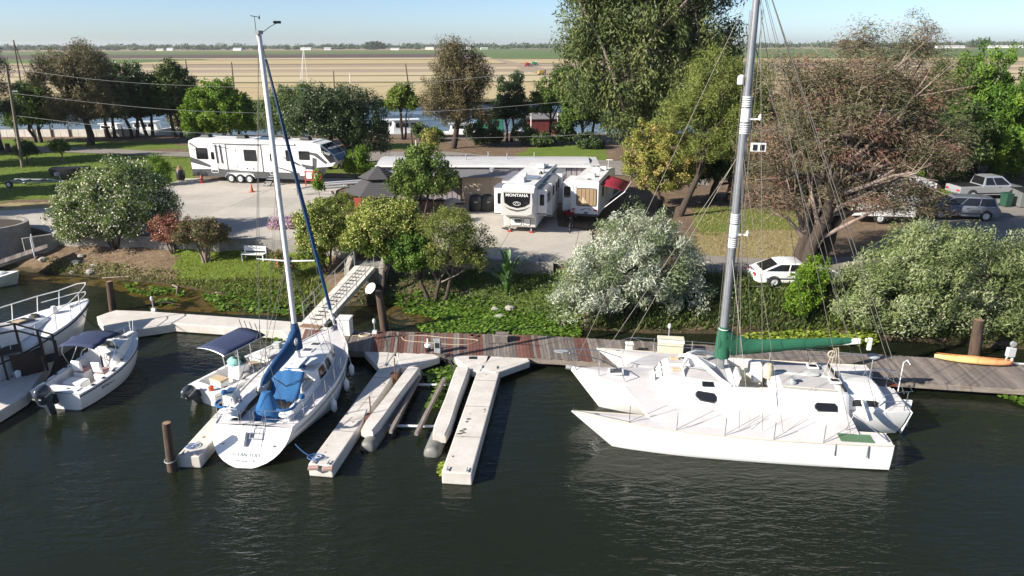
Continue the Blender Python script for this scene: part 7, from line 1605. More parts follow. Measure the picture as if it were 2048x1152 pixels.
EUC = LM('eucalyptus leaf', [(0, (.035, .055, .018)), (.5, (.075, .095, .030)), (1, (.14, .155, .055))], .22, gain=1.6)
REU = LM('red eucalyptus leaf', [(0, (.05, .062, .025)), (.3, (.10, .105, .048)), (.55, (.165, .14, .085)), (.75, (.19, .125, .09)), (1, (.26, .085, .075))], .2, gain=1.15)
BRN = LM('brown green leaf', [(0, (.055, .055, .025)), (.6, (.12, .105, .05)), (1, (.19, .13, .08))], .22)
PIN = LM('feathery yellow green leaf', [(0, (.06, .085, .020)), (.6, (.12, .145, .032)), (1, (.18, .20, .055))], .25)
CON = LM('bright conifer leaf', [(0, (.028, .062, .010)), (.55, (.065, .125, .014)), (1, (.14, .215, .025))], .2)
PINE = LM('dark pine needle', [(0, (.012, .022, .012)), (1, (.035, .05, .025))], .1)
YEL = LM('yellowing leaf', [(0, (.085, .11, .02)), (.45, (.175, .185, .04)), (.75, (.29, .24, .08)), (1, (.38, .26, .11))], .25)
def gb(px, py, z=None):
    """where the sight line through a photo pixel meets the land"""
    Y = 26.0
    while Y < 140:
        p = aty(px, py, Y); g_ = ground_h(p.x, p.y)
        if p.z <= max(g_, .0): break
        Y += .04 if Y < 60 else .1
    return (p.x, p.y, g_)
# --- bank shrubs, front row
tree('oleander', 'huge white-flowered oleander bush on the dirt bank', 'shrub', gb(232, 494), [(-.4, .2, 2.5, 2.9, 2.5, 2.5), (1.2, .3, 2.9, 2.9, 2.5, 2.5), (-2.0, 0, 2.1, 1.8, 1.8, 1.7), (2.6, .3, 2.4, 1.7, 1.6, 1.7), (.8, .4, 4.3, 2.0, 1.8, 1.4), (-2.2, -.2, 1.2, 1.3, 1.2, 1.0), (.3, -.6, 1.5, 1.8, 1.2, 1.1)], 620, 58000, .45, (.22, .06), OLE, (.10, BARK), 7, (0, 0, .3), 1, .6, 30, (WFL, 13000, (.12, .095), -.8), seed=1)
tree('oleander', 'small oleander with pink-red tips below the big bush', 'shrub', gb(346, 506, 1.2), [(0, 0, 1.55, 1.0, .95, .85), (-.5, 0, 1.3, .75, .7, .65), (.6, .1, 1.8, .7, .7, .6)], 120, 7000, .26, (.13, .05), RDL, (.05, BARK), 5, (0, 0, .3), 1, .5, 14, (PFL, 1200, (.09, .08), -.6), g=1.25, m=1.5, seed=2)
tree('oleander', 'round bronze-green shrub on a stubby trunk above the bank grass', 'shrub', gb(412, 522, 1.0), [(0, 0, 1.8, 1.35, 1.25, .9), (.7, 0, 1.7, .9, .9, .7), (-.7, 0, 1.75, .9, .8, .7)], 170, 10500, .28, (.14, .05), OLV, (.08, BARK_PALE), 5, (0, 0, .2), 1, .55, 16, (PFL, 500, (.09, .08), -.4), g=1.15, m=1.4, seed=3)
tree('flower_bush', 'mauve-pink flowering bush on the concrete apron', 'shrub', gb(577, 458, 2.0), [(0, 0, .45, 1.0, .7, .5), (-.6, -.1, .35, .7, .6, .42), (.6, .1, .4, .7, .6, .45)], 90, 4000, .2, (.09, .03), OLE, (.03, BARK), 3, (0, 0, .4), 1, .5, 6, (MFL, 4200, (.08, .07), -.4), g=1.2, m=1.3, seed=4)
tree('flower_bush', 'straggly green bush with red flowers behind the sailboat mast', 'shrub', gb(572, 560, 1.0), [(0, 0, .9, .75, .7, .7), (-.3, 0, 1.4, .5, .5, .4), (.4, 0, .6, .6, .6, .5)], 70, 3600, .25, (.13, .05), SCR, (.03, BARK), 4, (0, 0, .3), 1.2, .4, 8, (LM('red blossom', [(0, (.35, .04, .05)), (1, (.5, .1, .1))], .2), 220, (.1, .09), 0.), seed=5)
tree('mounded_tree', 'dense mounded tree with cream blooms left of the gangway head', 'tree', gb(655, 548, 1.2), [(0, .2, 2.9, 1.35, 1.3, 1.35), (-.55, .1, 2.1, 1.0, 1.0, 1.2), (.55, .2, 2.4, 1.0, 1.0, 1.1), (-.9, 0, 1.4, .7, .7, .8)], 230, 15000, .33, (.16, .075), PIT, (.09, BARK), 3, (0, 0, .3), 1, .6, 14, (CRM, 9000, (.10, .06), -.35), g=1.22, m=1.5, seed=6)
tree('mounded_tree', 'larger mounded tree with cream blooms behind the piling dish', 'tree', gb(768, 592), [(0, .3, 4.1, 1.7, 1.5, 1.2), (-.8, .2, 3.4, 1.1, 1.1, 1.2), (.9, .3, 4.6, 1.2, 1.1, .8), (1.5, .5, 4.2, 1.1, 1.1, .9), (0, .3, 3.0, 1.0, 1.0, .9)], 260, 17000, .36, (.17, .08), PIT, (.13, BARK), 1, (0, 0, .3), 1, .55, 18, (CRM, 13000, (.10, .06), -.3), g=1.2, m=1.5, seed=7)
tree('mounded_tree', 'rounded deep green tree nearest the piling dish', 'tree', gb(858, 600, .8), [(-.9, 0, 2.9, 1.05, 1.0, 1.0), (-.2, .1, 2.5, .9, .9, .85), (-1.3, 0, 2.3, .7, .7, .7), (-.6, .1, 3.5, .7, .7, .5)], 150, 10500, .32, (.15, .07), LM('green mound leaf', [(0, (.025, .06, .010)), (.6, (.06, .115, .015)), (1, (.12, .18, .03))], .25), (.11, BARK), 1, (0, 0, .3), 1, .5, 12, g=1.25, m=1.5, seed=8)
tree('scraggly_tree', 'open scraggly olive-green tree with twin trunks left of the broad-leaved plant', 'tree', gb(876, 604, .8), [(.7, .2, 4.1, 1.3, 1.2, .9), (1.6, .4, 3.6, 1.1, 1.0, .8), (.4, 0, 2.8, 1.15, 1.0, .75), (1.7, .3, 2.5, 1.1, .9, .6), (2.3, .5, 3.1, .8, .8, .5), (-.1, .2, 4.5, .9, .9, .6)], 150, 12500, .42, (.12, .05), SCR, (.12, BARK), 2, (.3, 0, -.1), 1.1, .25, 34, g=1.25, m=1.6, seed=9, branch_mat=BARK_PALE, twig=True)
# broad-leaved bird of paradise plant, individual leaves
def broadleaf():
    b = gb(1015, 592, .8); o = thing('broad_leaved_plant', 'tall plant with big upright paddle leaves below the low wall', 'plant', b)
    BL = M('paddle leaf', (.05, .12, .025), .4, dirt=(.10, .16, .05), amt=.3)
    for k in range(24):
        a = k * 2.4; tilt = rnd.uniform(.15, 1.0) * (0.4 + .6 * (k / 24)); h = rnd.uniform(1.2, 2.6) * (1.15 - .4 * tilt); L = rnd.uniform(.7, 1.15); w_ = L * .17
        d = Vector((math.cos(a), math.sin(a), 0)); s = Vector((-d.y, d.x, 0)); p1 = d * (h * .35 * tilt) + Vector((0, 0, h * .7)); tip = p1 + d * L * math.sin(tilt) + Vector((0, 0, L * math.cos(tilt)))
        q = MB(); q.tube([(0, 0, 0), tuple(p1 * .5 + Vector((0, 0, .1))), tuple(p1)], [.03, .02, .014], 5)
        rows = []
        for t, ww in ((0, .15), (.2, .8), (.5, 1), (.8, .7), (1, .05)):
            c = p1.lerp(tip, t) + d * (.12 * t * t) - Vector((0, 0, .10 * t * t)); up_ = Vector((0, 0, .04 * ww)); rows.append([tuple(c - s * w_ * ww + up_), tuple(c), tuple(c + s * w_ * ww + up_)])
        q.loft(rows, close=False, cap0=False, cap1=False); q.build('leaf', BL, o, smooth='all')
broadleaf()
tree('silver_willow', 'big rounded silvery willow bush in front of the red awning trailer', 'shrub', gb(1258, 632), [(0, 0.55, 2.5, 2.81, 2.0, 2.4), (-1.6, 0.25, 1.6, 1.98, 1.6, 1.6), (1.6, 0.55, 2.0, 1.98, 1.6, 1.9), (0.4, 0.95, 4.0, 1.77, 1.4, 1.4), (-2.7, -0.05, 0.7, 1.46, 1.2, 1.0), (2.5, 0.45, 0.9, 1.46, 1.3, 1.2), (1.4, 0.95, 3.8, 1.25, 1.2, 1.1)], 520, 46000, .42, (.19, .045), SIL, (.10, BARK), 6, (.35, 0, .35), 1.35, .6, 40, g=1.16, m=1.4, coh=0.55, seed=11)
tree('silver_willow', 'sprawling grey-green willow thicket at the right behind the kayak', 'shrub', gb(1850, 648), [(0, 0.65, 1.95, 2.81, 1.9, 2.3), (-2.2, 0.35, 1.25, 2.16, 1.6, 1.8), (2.4, 0.65, 1.85, 2.48, 1.8, 2.2), (0.8, 1.15, 3.35, 2.16, 1.5, 1.3), (-1.2, 0.95, 2.65, 1.73, 1.4, 1.3), (3.8, 0.55, 1.05, 1.73, 1.4, 1.5), (-0.8, -0.45, 0.7, 1.73, 1.0, 0.9), (2.0, -0.55, 0.7, 1.94, 1.0, 1.0)], 560, 50000, .45, (.19, .05), SIL2, (.11, BARK), 6, (.35, 0, .2), 1.35, .6, 40, g=1.22, m=1.5, coh=0.55, seed=12)
tree('silver_willow', 'paler willow clump cut by the right edge', 'shrub', gb(2070, 640), [(0, 0.65, 2.2, 1.9, 1.6, 2.0), (1.4, 0.75, 2.4, 1.9, 1.6, 1.9), (-0.6, 0.35, 1.0, 1.4, 1.2, 1.2)], 240, 20000, .42, (.19, .05), SIL2, (.1, BARK), 4, (.35, 0, .2), 1.35, .6, 16, g=1.2, m=1.4, coh=0.55, seed=13)
tree('bright_shrub', 'bright yellow-green upright shrub right of the white hatchback', 'shrub', gb(1612, 648), [(0, .4, 1.6, .85, .8, 1.3), (.3, .3, 2.7, .65, .6, .75), (-.4, .2, .9, .7, .6, .7)], 150, 11000, .26, (.12, .07), BRT, (.06, BARK), 3, (0, 0, .2), 1, .55, 12, g=1.1, m=1.3, seed=14)
# --- trees on the plateau
tree('red_eucalyptus', 'broad red-brown gum tree with dark forked trunks behind the trimaran mast', 'tree', gb(1612, 531, 1.97), [(0.6, 1, 7.5, 3.6, 3.2, 3.2), (-1.8, 0.5, 6.4, 2.6, 2.4, 2.4), (3.0, 1.2, 8.0, 3.2, 2.8, 2.8), (5.2, 1, 6.6, 3.0, 2.6, 2.6), (2.0, 1.2, 10.4, 2.6, 2.4, 1.9), (-0.6, 1, 9.4, 2.3, 2.2, 1.9), (2.4, 0.8, 4.4, 3.2, 2.6, 1.7), (-2.2, 0.6, 4.0, 2.2, 2.0, 1.4), (4.4, 1, 12.2, 1.3, 1.2, 1.4), (1.6, 1, 12.3, 0.8, 0.8, 1.0), (-2.4, 0.8, 11.0, 0.9, 0.8, 0.8), (6.4, 1, 6.4, 1.9, 1.8, 2.0), (5.4, 1, 9.8, 2.2, 2.0, 1.9), (5.2, 0.6, 3.6, 2.4, 2.0, 1.2)], 1100, 135000, .55, (.24, .036), REU, (.34, BARK), 4, (1.0, 0, -.35), 2.1, .2, 170, coh=0.5, seed=15, branch_mat=BARK_PALE, twig=True, upperlimb=.2)
tree('feathery_tree', 'feathery yellow-green tree left of the trimaran mast', 'tree', gb(1356, 432, 1.97), [(2.6, .6, 8.2, 2.7, 2.2, 2.2), (.6, .8, 7.2, 2.3, 2.0, 1.9), (3.8, .8, 6.0, 2.4, 2.0, 1.9), (1.8, .6, 10.2, 1.9, 1.7, 1.3), (2.0, .3, 5.0, 2.2, 1.8, 1.3), (4.4, 1, 9.4, 1.6, 1.4, 1.4)], 300, 30000, .6, (.26, .05), PIN, (.24, BARK), 1, (.2, 0, .1), 1.2, .45, 30, g=1.12, m=1.6, coh=0.5, seed=16, lean=(.5, 0))
tree('yellowing_tree', 'round yellowing tree beside the red awning', 'tree', gb(1318, 418, 1.97), [(0, .5, 4.6, 2.4, 2.2, 2.1), (-1.1, .4, 3.4, 1.7, 1.6, 1.6), (1.3, .5, 3.3, 1.9, 1.7, 1.7), (.2, .4, 2.2, 2.0, 1.7, 1.1)], 300, 23000, .4, (.19, .09), YEL, (.16, BARK), 1, (0, 0, -.2), 1, .6, 16, g=1.12, m=1.4, seed=17)
tree('garden_tree', 'fresh green leafy tree beside the gazebo roof', 'tree', gb(845, 432, 1.97), [(0, .3, 3.0, 1.8, 1.6, 1.5), (-.9, .2, 2.3, 1.3, 1.2, 1.1), (1.0, .3, 2.4, 1.3, 1.2, 1.2), (.2, .3, 4.3, 1.0, .9, .8)], 180, 14000, .4, (.19, .11), LM('fresh garden leaf', [(0, (.045, .08, .016)), (.55, (.10, .15, .03)), (1, (.18, .22, .06))], .3), (.09, BARK), 2, (0, 0, .1), 1, .5, 14, g=1.2, m=1.5, seed=18)
tree('garden_tree', 'slender sapling with yellowish top in front of the mobile home', 'tree', gb(868, 425, 1.97), [(0, .2, 5.4, .6, .6, .7), (-.3, 0, 4.7, .5, .5, .5)], 40, 2200, .3, (.17, .09), YEL, (.04, BARK_PALE), 1, (0, 0, .1), 1, .3, 8, seed=19)
tree('garden_bush', 'bright leafy bush between toy hauler and gazebo', 'shrub', gb(716, 366, 1.97), [(0, 0, 1.6, 1.2, 1.1, 1.2), (.3, 0, 2.5, .8, .8, .8)], 90, 6500, .35, (.19, .10), BRT, (.06, BARK), 2, (0, 0, .1), 1, .5, 8, seed=20)
tree('garden_bush', 'thin sapling in front of the toy hauler nose', 'shrub', gb(640, 408, 1.97), [(0, 0, 1.5, .45, .45, .7), (0, 0, 2.3, .3, .3, .4)], 30, 1500, .22, (.15, .08), BRT, (.03, BARK_PALE), 1, (0, 0, .1), 1, .3, 6, seed=21)
for i, (px, py, w_, h_, lab) in enumerate(((650, 416, 1.1, .8, 'low rough shrub at the corner of the garden bed'), (690, 412, 1.2, 1.0, 'low rough shrub in front of the gazebo curtain'), (640, 440, .7, .8, 'dry reddish shrub beside the mauve flowers'), (905, 445, 1.1, 1.0, 'low shrub in front of the shed'), (720, 425, 1.0, .9, 'green shrub below the gazebo posts'))):
    tree('garden_bush', lab, 'shrub', gb(px, py, 1.97), [(0, 0, h_ * .5, w_, w_ * .8, h_ * .5), (w_ * .5, 0, h_ * .4, w_ * .6, w_ * .6, h_ * .5)], 60, 3600, .24, (.13, .06), [SCR, PIT, OLV, SCR, PIT][i], (.04, BARK), 3, (0, 0, .2), 1, .45, 6, seed=22 + i)
# leaning pale stub trunk in front of the yellowing tree is the feathery tree's own; dark trunk behind the silver bush
# --- back row
tree('giant_eucalyptus', 'towering eucalyptus with pale bare limbs reaching past the top edge', 'tree', gb(1285, 338, 1.97), [(0, 1, 14.5, 6.5, 5, 5.0), (-4.2, .5, 18, 4.6, 4, 4.2), (4.0, 1, 18.5, 5.0, 4.2, 4.4), (0, 1, 21.5, 5.5, 4.5, 3.6), (-5.4, .5, 13, 3.6, 3.2, 3.6), (4.8, 1, 12, 4.2, 3.6, 3.8), (-2.2, -.4, 8.5, 4.4, 3.6, 3.4), (3, -.2, 7, 4.4, 3.4, 3.2), (-6, .3, 8, 2.8, 2.6, 2.6), (-.5, -.5, 4.8, 3.6, 3.0, 2.2)], 950, 120000, 1.0, (.46, .13), EUC, (.5, BARK_PALE), 3, (.1, 0, -.75), 1.6, .4, 70, g=1.06, coh=0.5, seed=30, branch_mat=BARK_PALE, twig=True, upperlimb=.25)
tree('brown_tree', 'wispy brownish tree with dark trunk above the mulch bank', 'tree', gb(905, 297, 1.97), [(.8, 0, 7.6, 3.3, 3, 3.2), (-.6, 0, 5.6, 3.2, 2.8, 2.2), (2.4, 0, 8.6, 2.4, 2.2, 2.2), (.4, 0, 10.5, 2.2, 2, 1.9), (1.6, 0, 4.2, 3.4, 2.8, 1.6)], 340, 27000, .75, (.34, .085), BRN, (.36, BARK), 1, (.25, 0, -.5), 1.5, .35, 34, g=1.1, m=1.5, coh=0.5, seed=31, branch_mat=BARK_PALE, twig=True)
tree('brown_tree', 'dark brownish weeping tree on the left lawn edge', 'tree', gb(181, 290, 1.97), [(0, 0, 7.4, 4.0, 3.4, 2.8), (-2.6, 0, 8.8, 3.0, 2.6, 2.2), (1.4, 0, 10, 3.0, 2.6, 1.8), (-1.2, 0, 4.4, 3.6, 2.8, 1.8), (2.4, 0, 4.8, 2.8, 2.4, 2.0)], 360, 27000, .75, (.34, .09), BRN, (.42, BARK), 1, (.1, 0, -.6), 1.5, .4, 30, g=1.12, m=1.5, coh=0.5, seed=32)
tree('dark_pine', 'dark pine cut by the left edge', 'tree', gb(2, 302, 1.97), [(0, 0, 5, 3.4, 3, 1.1), (-.5, 0, 7.4, 3.2, 2.8, 1.0), (.4, 0, 9.6, 2.6, 2.4, .9), (0, 0, 11.6, 1.8, 1.6, .8), (-.2, 0, 13.0, .9, .9, .9)], 170, 14000, .7, (.34, .06), PINE, (.4, BARK), 1, (0, 0, .1), 1, .3, 30, g=1.2, m=1.3, seed=33)
for i, (px, py, w_, h_, m_, lab, lf) in enumerate((
        (78, 285, 3.0, 7.2, LM('mid green leaf', [(0, (.03, .06, .012)), (1, (.10, .15, .03))], .25), 'leafy green tree right of the left utility pole', .36),
        (268, 276, 3.6, 9.6, DRK, 'dark round tree right of the brownish weeping tree', .36), (225, 276, 2.6, 8.2, DRK, 'dark slender tree tucked behind the brownish weeping tree', .36),
        (300, 272, 2.6, 8.0, DRK, 'dark forked tree leaning towards the gap of blue water', .36), (358, 274, 3.0, 9.4, LM('olive green leaf', [(0, (.022, .042, .010)), (1, (.075, .105, .022))], .2), 'upright olive-green tree with two crowns left of the bright round tree', .36),
        (400, 270, 3.6, 6.6, LM('brown olive leaf', [(0, (.04, .045, .015)), (1, (.11, .11, .035))], .2), 'low olive tree behind the bright round tree', .36), (470, 268, 3.0, 6.0, LM('brown olive leaf', []) if 'brown olive leaf' in MATS else DRK, 'low dull tree right of the bright round tree', .36))):
    b = gb(px, py, 1.97); tree('shore_tree', lab, 'tree', b, [(0, 0, h_ * .66, w_ * .8, w_ * .7, h_ * .3), (-w_ * .5, 0, h_ * .52, w_ * .6, w_ * .55, h_ * .24), (w_ * .5, 0, h_ * .55, w_ * .6, w_ * .55, h_ * .26), (.2, 0, h_ * .85, w_ * .5, w_ * .45, h_ * .16)], 220, 22000, .72, (lf, .16), m_, (.22, BARK), 2, (0, 0, -.2), 1, .55, 16, g=1.32, seed=40 + i, group='trees on the back shore')
tree('round_tree', 'bright green round tree behind the toy hauler', 'tree', gb(450, 298, 1.97), [(0, 0, 4.6, 3.6, 3.2, 2.8), (-2.0, 0, 3.4, 2.6, 2.4, 2.2), (2.2, 0, 3.6, 2.6, 2.4, 2.3), (.2, 0, 6.3, 2.6, 2.4, 1.5)], 260, 20000, .62, (.36, .16), BRT, (.3, BARK), 1, (.1, 0, -.1), 1, .55, 14, g=1.1, m=1.5, seed=50)
tree('dark_tree', 'wide dark dense tree behind the toy hauler nose', 'tree', gb(668, 338, 1.97), [(0, 0, 5.2, 3.6, 3.2, 2.9), (2.6, .4, 4.6, 3.0, 2.8, 2.6), (-1.8, .3, 5.6, 2.6, 2.4, 2.2), (2.0, .2, 6.6, 2.6, 2.4, 1.6), (3.6, 0, 3.0, 2.0, 2.0, 1.6)], 360, 30000, .55, (.28, .10), LM('dark grey green leaf', [(0, (.020, .036, .012)), (.6, (.042, .066, .022)), (1, (.085, .11, .045))], .2, .4, .4), (.34, BARK), 2, (0, 0, -.5), 1.3, .6, 18, g=1.08, m=1.4, seed=51)
tree('willow_tree', 'paler willowy crown left of the wide dark tree', 'tree', gb(590, 305, 1.97), [(0, 0, 5.2, 3.0, 2.6, 2.2), (2.2, 0, 5.8, 2.4, 2.2, 1.8), (-1.6, 0, 4.2, 2.2, 2.0, 2.0), (1.0, 0, 3.2, 3.2, 2.4, 1.8)], 240, 19000, .6, (.36, .10), LM('pale willow leaf', [(0, (.05, .08, .02)), (1, (.12, .165, .055))], .3), (.26, BARK), 1, (.1, 0, -.4), 1.4, .55, 14, g=1.1, m=1.4, seed=52)
tree('shore_tree', 'small yellow-green tree on thin forked trunks above the back bank', 'tree', gb(806, 279, 1.97), [(0, 0, 5.2, 2.1, 1.8, 1.5), (-1.0, 0, 4.6, 1.4, 1.2, 1.0), (1.3, 0, 4.8, 1.6, 1.4, 1.2), (.2, 0, 6.4, 1.3, 1.2, .8)], 130, 9000, .5, (.32, .16), LM('yellow green leaf', [(0, (.06, .10, .012)), (1, (.18, .22, .04))], .3), (.14, BARK), 3, (0, 0, 0), 1, .5, 10, seed=53, group='trees on the back shore')
tree('shore_tree', 'dark compact tree in front of the green-canopied boat', 'tree', gb(1018, 283, 1.97), [(0, 0, 5.4, 2.3, 2.0, 2.0), (.4, 0, 7.3, 1.6, 1.5, 1.4), (-.9, 0, 3.8, 1.6, 1.4, 1.4), (1.1, 0, 4.0, 1.7, 1.5, 1.6)], 170, 12500, .5, (.32, .13), DRK, (.18, BARK), 2, (0, 0, -.2), 1, .55, 12, seed=54, group='trees on the back shore')
tree('shore_tree', 'mid-green tree overhanging the dark red houseboat', 'tree', gb(1105, 286, 1.97), [(0, 0, 6.0, 2.9, 2.4, 1.9), (2.4, 0, 6.6, 2.4, 2.2, 2.0), (-1.4, 0, 4.6, 1.6, 1.4, 1.3), (1.6, 0, 8.2, 2.0, 1.8, 1.2)], 200, 15000, .55, (.34, .14), LM('mid green leaf', []) if 'mid green leaf' in MATS else BRT, (.18, BARK), 2, (0, 0, -.1), 1, .55, 12, seed=55, group='trees on the back shore')
for i, (px, py, w_, h_, lab) in enumerate(((868, 282, 1.1, 1.4, 'round green bush beside the small yellow-green tree'), (1078, 292, 1.6, 1.5, 'leafy dark bush on the bank before the houseboat'), (62, 292, .0, 0, ''), (1175, 297, 1.6, 1.6, 'dark bush under the giant eucalyptus'), (842, 284, 1.3, 2.0, 'dull bush just right of the small yellow-green tree'), (952, 290, 1.4, 2.4, 'dark bush right of the wispy brownish tree'), (985, 292, 1.3, 2.2, 'dark bush left of the compact dark shore tree'), (1046, 290, 1.5, 2.6, 'dark bush right of the compact dark shore tree'), (1125, 290, 1.6, 3.0, 'tall dark bush half hiding the red houseboat'))):
    if w_: tree('bank_bush', lab, 'shrub', gb(px, py, 1.97), [(0, 0, h_ * .6, w_, w_, h_ * .6), (w_ * .5, 0, h_ * .4, w_ * .7, w_ * .7, h_ * .5)], 60, 3800, .4, (.28, .13), [BRT, PAL, PAL, DRK, PAL, DRK, DRK, PAL, DRK][i], (.06, BARK), 2, (0, 0, .1), 1, .5, 5, seed=60 + i)
tree('lawn_sapling', 'small round citrus tree on the left lawn', 'tree', gb(126, 325, 1.95), [(0, 0, 1.75, .95, .9, .8)], 60, 4200, .32, (.2, .09), LM('citrus leaf', [(0, (.035, .07, .014)), (1, (.12, .17, .04))], .25), (.06, BARK_PALE), 1, (0, 0, .1), 1, .4, 8, seed=70)
tree('lawn_sapling', 'dark shaded bushy tree right beside the left utility pole', 'tree', gb(56, 328, 1.95), [(0, 0, 1.5, 1.2, 1.1, 1.0)], 60, 4200, .34, (.2, .09), DRK, (.06, BARK), 1, (0, 0, .1), 1, .4, 8, seed=71)
tree('lawn_bush', 'light green shrub poking up behind the big oleander', 'shrub', gb(322, 372, 1.95), [(0, 0, 1.5, .9, .8, 1.2), (.5, 0, .9, .7, .7, .8)], 60, 3800, .36, (.2, .1), BRT, (.05, BARK), 2, (0, 0, .2), 1, .4, 6, seed=72)
tree('shore_tree', 'broad green tree under the left side of the giant eucalyptus', 'tree', gb(1168, 292, 1.97), [(0, 0, 5.0, 3.0, 2.6, 2.4), (1.8, 0, 7.0, 2.6, 2.2, 2.2), (-1.4, 0, 3.4, 2.0, 1.8, 1.8), (2.6, 0, 3.6, 2.6, 2.2, 2.0)], 220, 20000, .6, (.36, .15), MATS['mid green leaf'], (.2, BARK), 2, (0, 0, -.1), 1, .55, 12, seed=56, group='trees on the back shore')
tree('shore_tree', 'olive tree filling the gap between giant eucalyptus and trimaran mast', 'tree', gb(1500, 300, 1.97), [(0, 0, 4.2, 4.0, 2.6, 2.6), (4, 0, 4.4, 3.6, 2.6, 2.6), (-3.4, 0, 3.8, 3.0, 2.4, 2.4)], 260, 20000, .7, (.4, .17), MATS['olive green leaf'], (.25, BARK), 2, (0, 0, -.1), 1, .55, 12, seed=57, group='trees on the back shore')
for i, (x, y, h_, w_) in enumerate(((-56, 63, 12, 3.8), (-53, 55.5, 10, 3.4), (-63, 72, 13, 3.8), (-71, 80, 13, 4), (-47, 49, 7, 2.6))):
    tree('lawn_tree', 'tree beyond the left edge whose shade falls ' + ['across the middle of the left lawn', 'across the trailer on the left lawn', 'on the lawn behind the utility pole', 'on the left road', 'across the concrete beside the round planter'][i], 'tree', (x, y, 1.9), [(0, 0, h_ * .62, w_, w_, h_ * .26), (w_ * .4, 0, h_ * .82, w_ * .6, w_ * .6, h_ * .16), (-w_ * .4, 0, h_ * .5, w_ * .7, w_ * .7, h_ * .18)], 120, 9000, .9, (.55, .25), DRK, (.35, BARK), 1, (0, 0, -.2), 1, .5, 8, seed=90 + i, group='trees beyond the left edge')
# right side
def plumes(name, label, base, w_, h_, n, seed):
    B = [(0, 0, h_ * .4, w_ * .8, w_ * .55, h_ * .36)]; r_ = random.Random(seed)
    for k in range(n):
        a = r_.uniform(0, 2 * PI); d = math.sqrt(r_.random()) * w_; hh = h_ * (1 - .10 * (d / w_) ** 2) * r_.uniform(.82, 1.05); B.append((d * math.cos(a), d * math.sin(a) * .7, hh * r_.uniform(.35, .82), w_ * .26, w_ * .26, hh * .22)); B.append((d * math.cos(a) * 1.02, d * math.sin(a) * .7, hh * r_.uniform(.1, .35), w_ * .26, w_ * .26, hh * .16))
    tree(name, label, 'tree', base, B, 1000, 120000, .5, (.38, .12), CON, (.4, BARK), 2, (0, 0, .9), 1.5, .5, 12, seed=seed)
plumes('bright_conifer', 'bright green plumed conifer at the right behind the pickup', gb(1956, 352), 7.2, 12.6, 70, 80)
tree('dark_tree', 'dark green tree between the red-brown gum and the conifer', 'tree', gb(1860, 378, 1.97), [(0, 0, 5, 2.8, 2.4, 3.0), (-1.5, 0, 3.6, 2.0, 1.8, 2.2), (1.8, 0, 3.8, 2.0, 1.8, 2.4)], 200, 14000, .6, (.32, .12), PAL, (.34, BARK), 1, (0, 0, -.2), 1, .5, 14, g=1.2, m=1.4, seed=81)
tree('dark_tree', 'shadowy dark tree behind the red awning and silvery bush', 'tree', gb(1440, 400, 1.97), [(0, 0, 3.4, 3.0, 2.2, 2.4), (2.6, 0, 3.0, 2.4, 2.0, 2.2), (-1.5, 0, 2.6, 1.8, 1.6, 1.7)], 220, 15000, .6, (.3, .12), DRK, (.3, BARK), 2, (0, 0, -.2), 1, .5, 14, seed=82)
tree('dark_tree', 'dim tree behind the red-brown gum trunk', 'tree', gb(1640, 385, 1.97), [(0, 0, 3.6, 3.6, 2.4, 2.6), (3.4, 0, 3.4, 2.6, 2.0, 2.4), (-2.2, 0, 5.5, 2.2, 2.0, 2.0)], 240, 16000, .6, (.3, .12), BRN, (.3, BARK), 2, (0, 0, -.2), 1, .5, 14, seed=83)
# --- water hyacinth rafts and shoreline weeds
HYA = LM('water hyacinth leaf', [(0, (.05, .11, .012)), (.5, (.10, .19, .022)), (1, (.20, .29, .06))], .3, .35, .4, gain=1.1)
def raft(name, label, poly, n, z=.0, r=.085, mat=HYA, hgt=.16, clump=.0):
    P = [tuple(at(px, py, .05)[:2]) for px, py in poly]; xs_, ys_ = [p[0] for p in P], [p[1] for p in P]; pts = []
    k = 0
    while len(pts) < n and k < n * 14:
        k += 1; x, y = rnd.uniform(min(xs_), max(xs_)), rnd.uniform(min(ys_), max(ys_))
        if inpoly(x, y, P) and (clump == 0 or g_noise(x * 1.3, y * 1.3) > clump - rnd.random() * .25): pts.append((x, y))
    vs_, fs, tn = [], [], []
    for x, y in pts:
        zz = max(0, ground_h(x, y)) + rnd.uniform(.02, hgt); rr2 = r * rnd.uniform(.6, 1.25); ax = rnd.uniform(0, 2 * PI); tl = rnd.uniform(0, .75); dx, dy = math.cos(ax) * tl, math.sin(ax) * tl; o_ = len(vs_); t = rnd.random()
        for j in range(6): a = j * PI / 3; u_, v_ = rr2 * math.cos(a), rr2 * math.sin(a) * .85; vs_.append((x + u_, y + v_, zz + u_ * dx + v_ * dy))
        fs.append(tuple(range(o_, o_ + 6))); tn.append(t)
    me = bpy.data.meshes.new(name); me.from_pydata(vs_, [], fs); me.materials.append(mat); a = me.attributes.new('tint', 'FLOAT', 'FACE'); a.data.foreach_set('value', tn)
    o = bpy.data.objects.new(name, me); COL.objects.link(o); tag(o, label, 'water plants', kind='stuff'); return o
raft('hyacinth_raft', 'dense raft of water hyacinth between the plank dock and the shore', [(800, 622), (860, 612), (960, 618), (1080, 640), (1165, 655), (1160, 676), (1060, 674), (960, 668), (850, 668), (830, 650), (885, 640)], 5200)
raft('hyacinth_raft', 'water hyacinth fringe under the big willow beside the bank', [(760, 600), (860, 600), (960, 612), (1060, 632), (1150, 650), (1100, 650), (900, 620), (790, 615)], 1500, clump=-.1)
raft('hyacinth_raft', 'scattered water hyacinth in the shallows left of the gangway', [(400, 588), (470, 578), (560, 590), (620, 600), (612, 622), (590, 632), (520, 626), (440, 622)], 1900, clump=-.1)
raft('hyacinth_raft', 'small hyacinth patches in the brown shallows near the bare piling', [(238, 562), (320, 575), (370, 580), (360, 600), (345, 612), (300, 610), (330, 596), (262, 585)], 520, clump=.05)
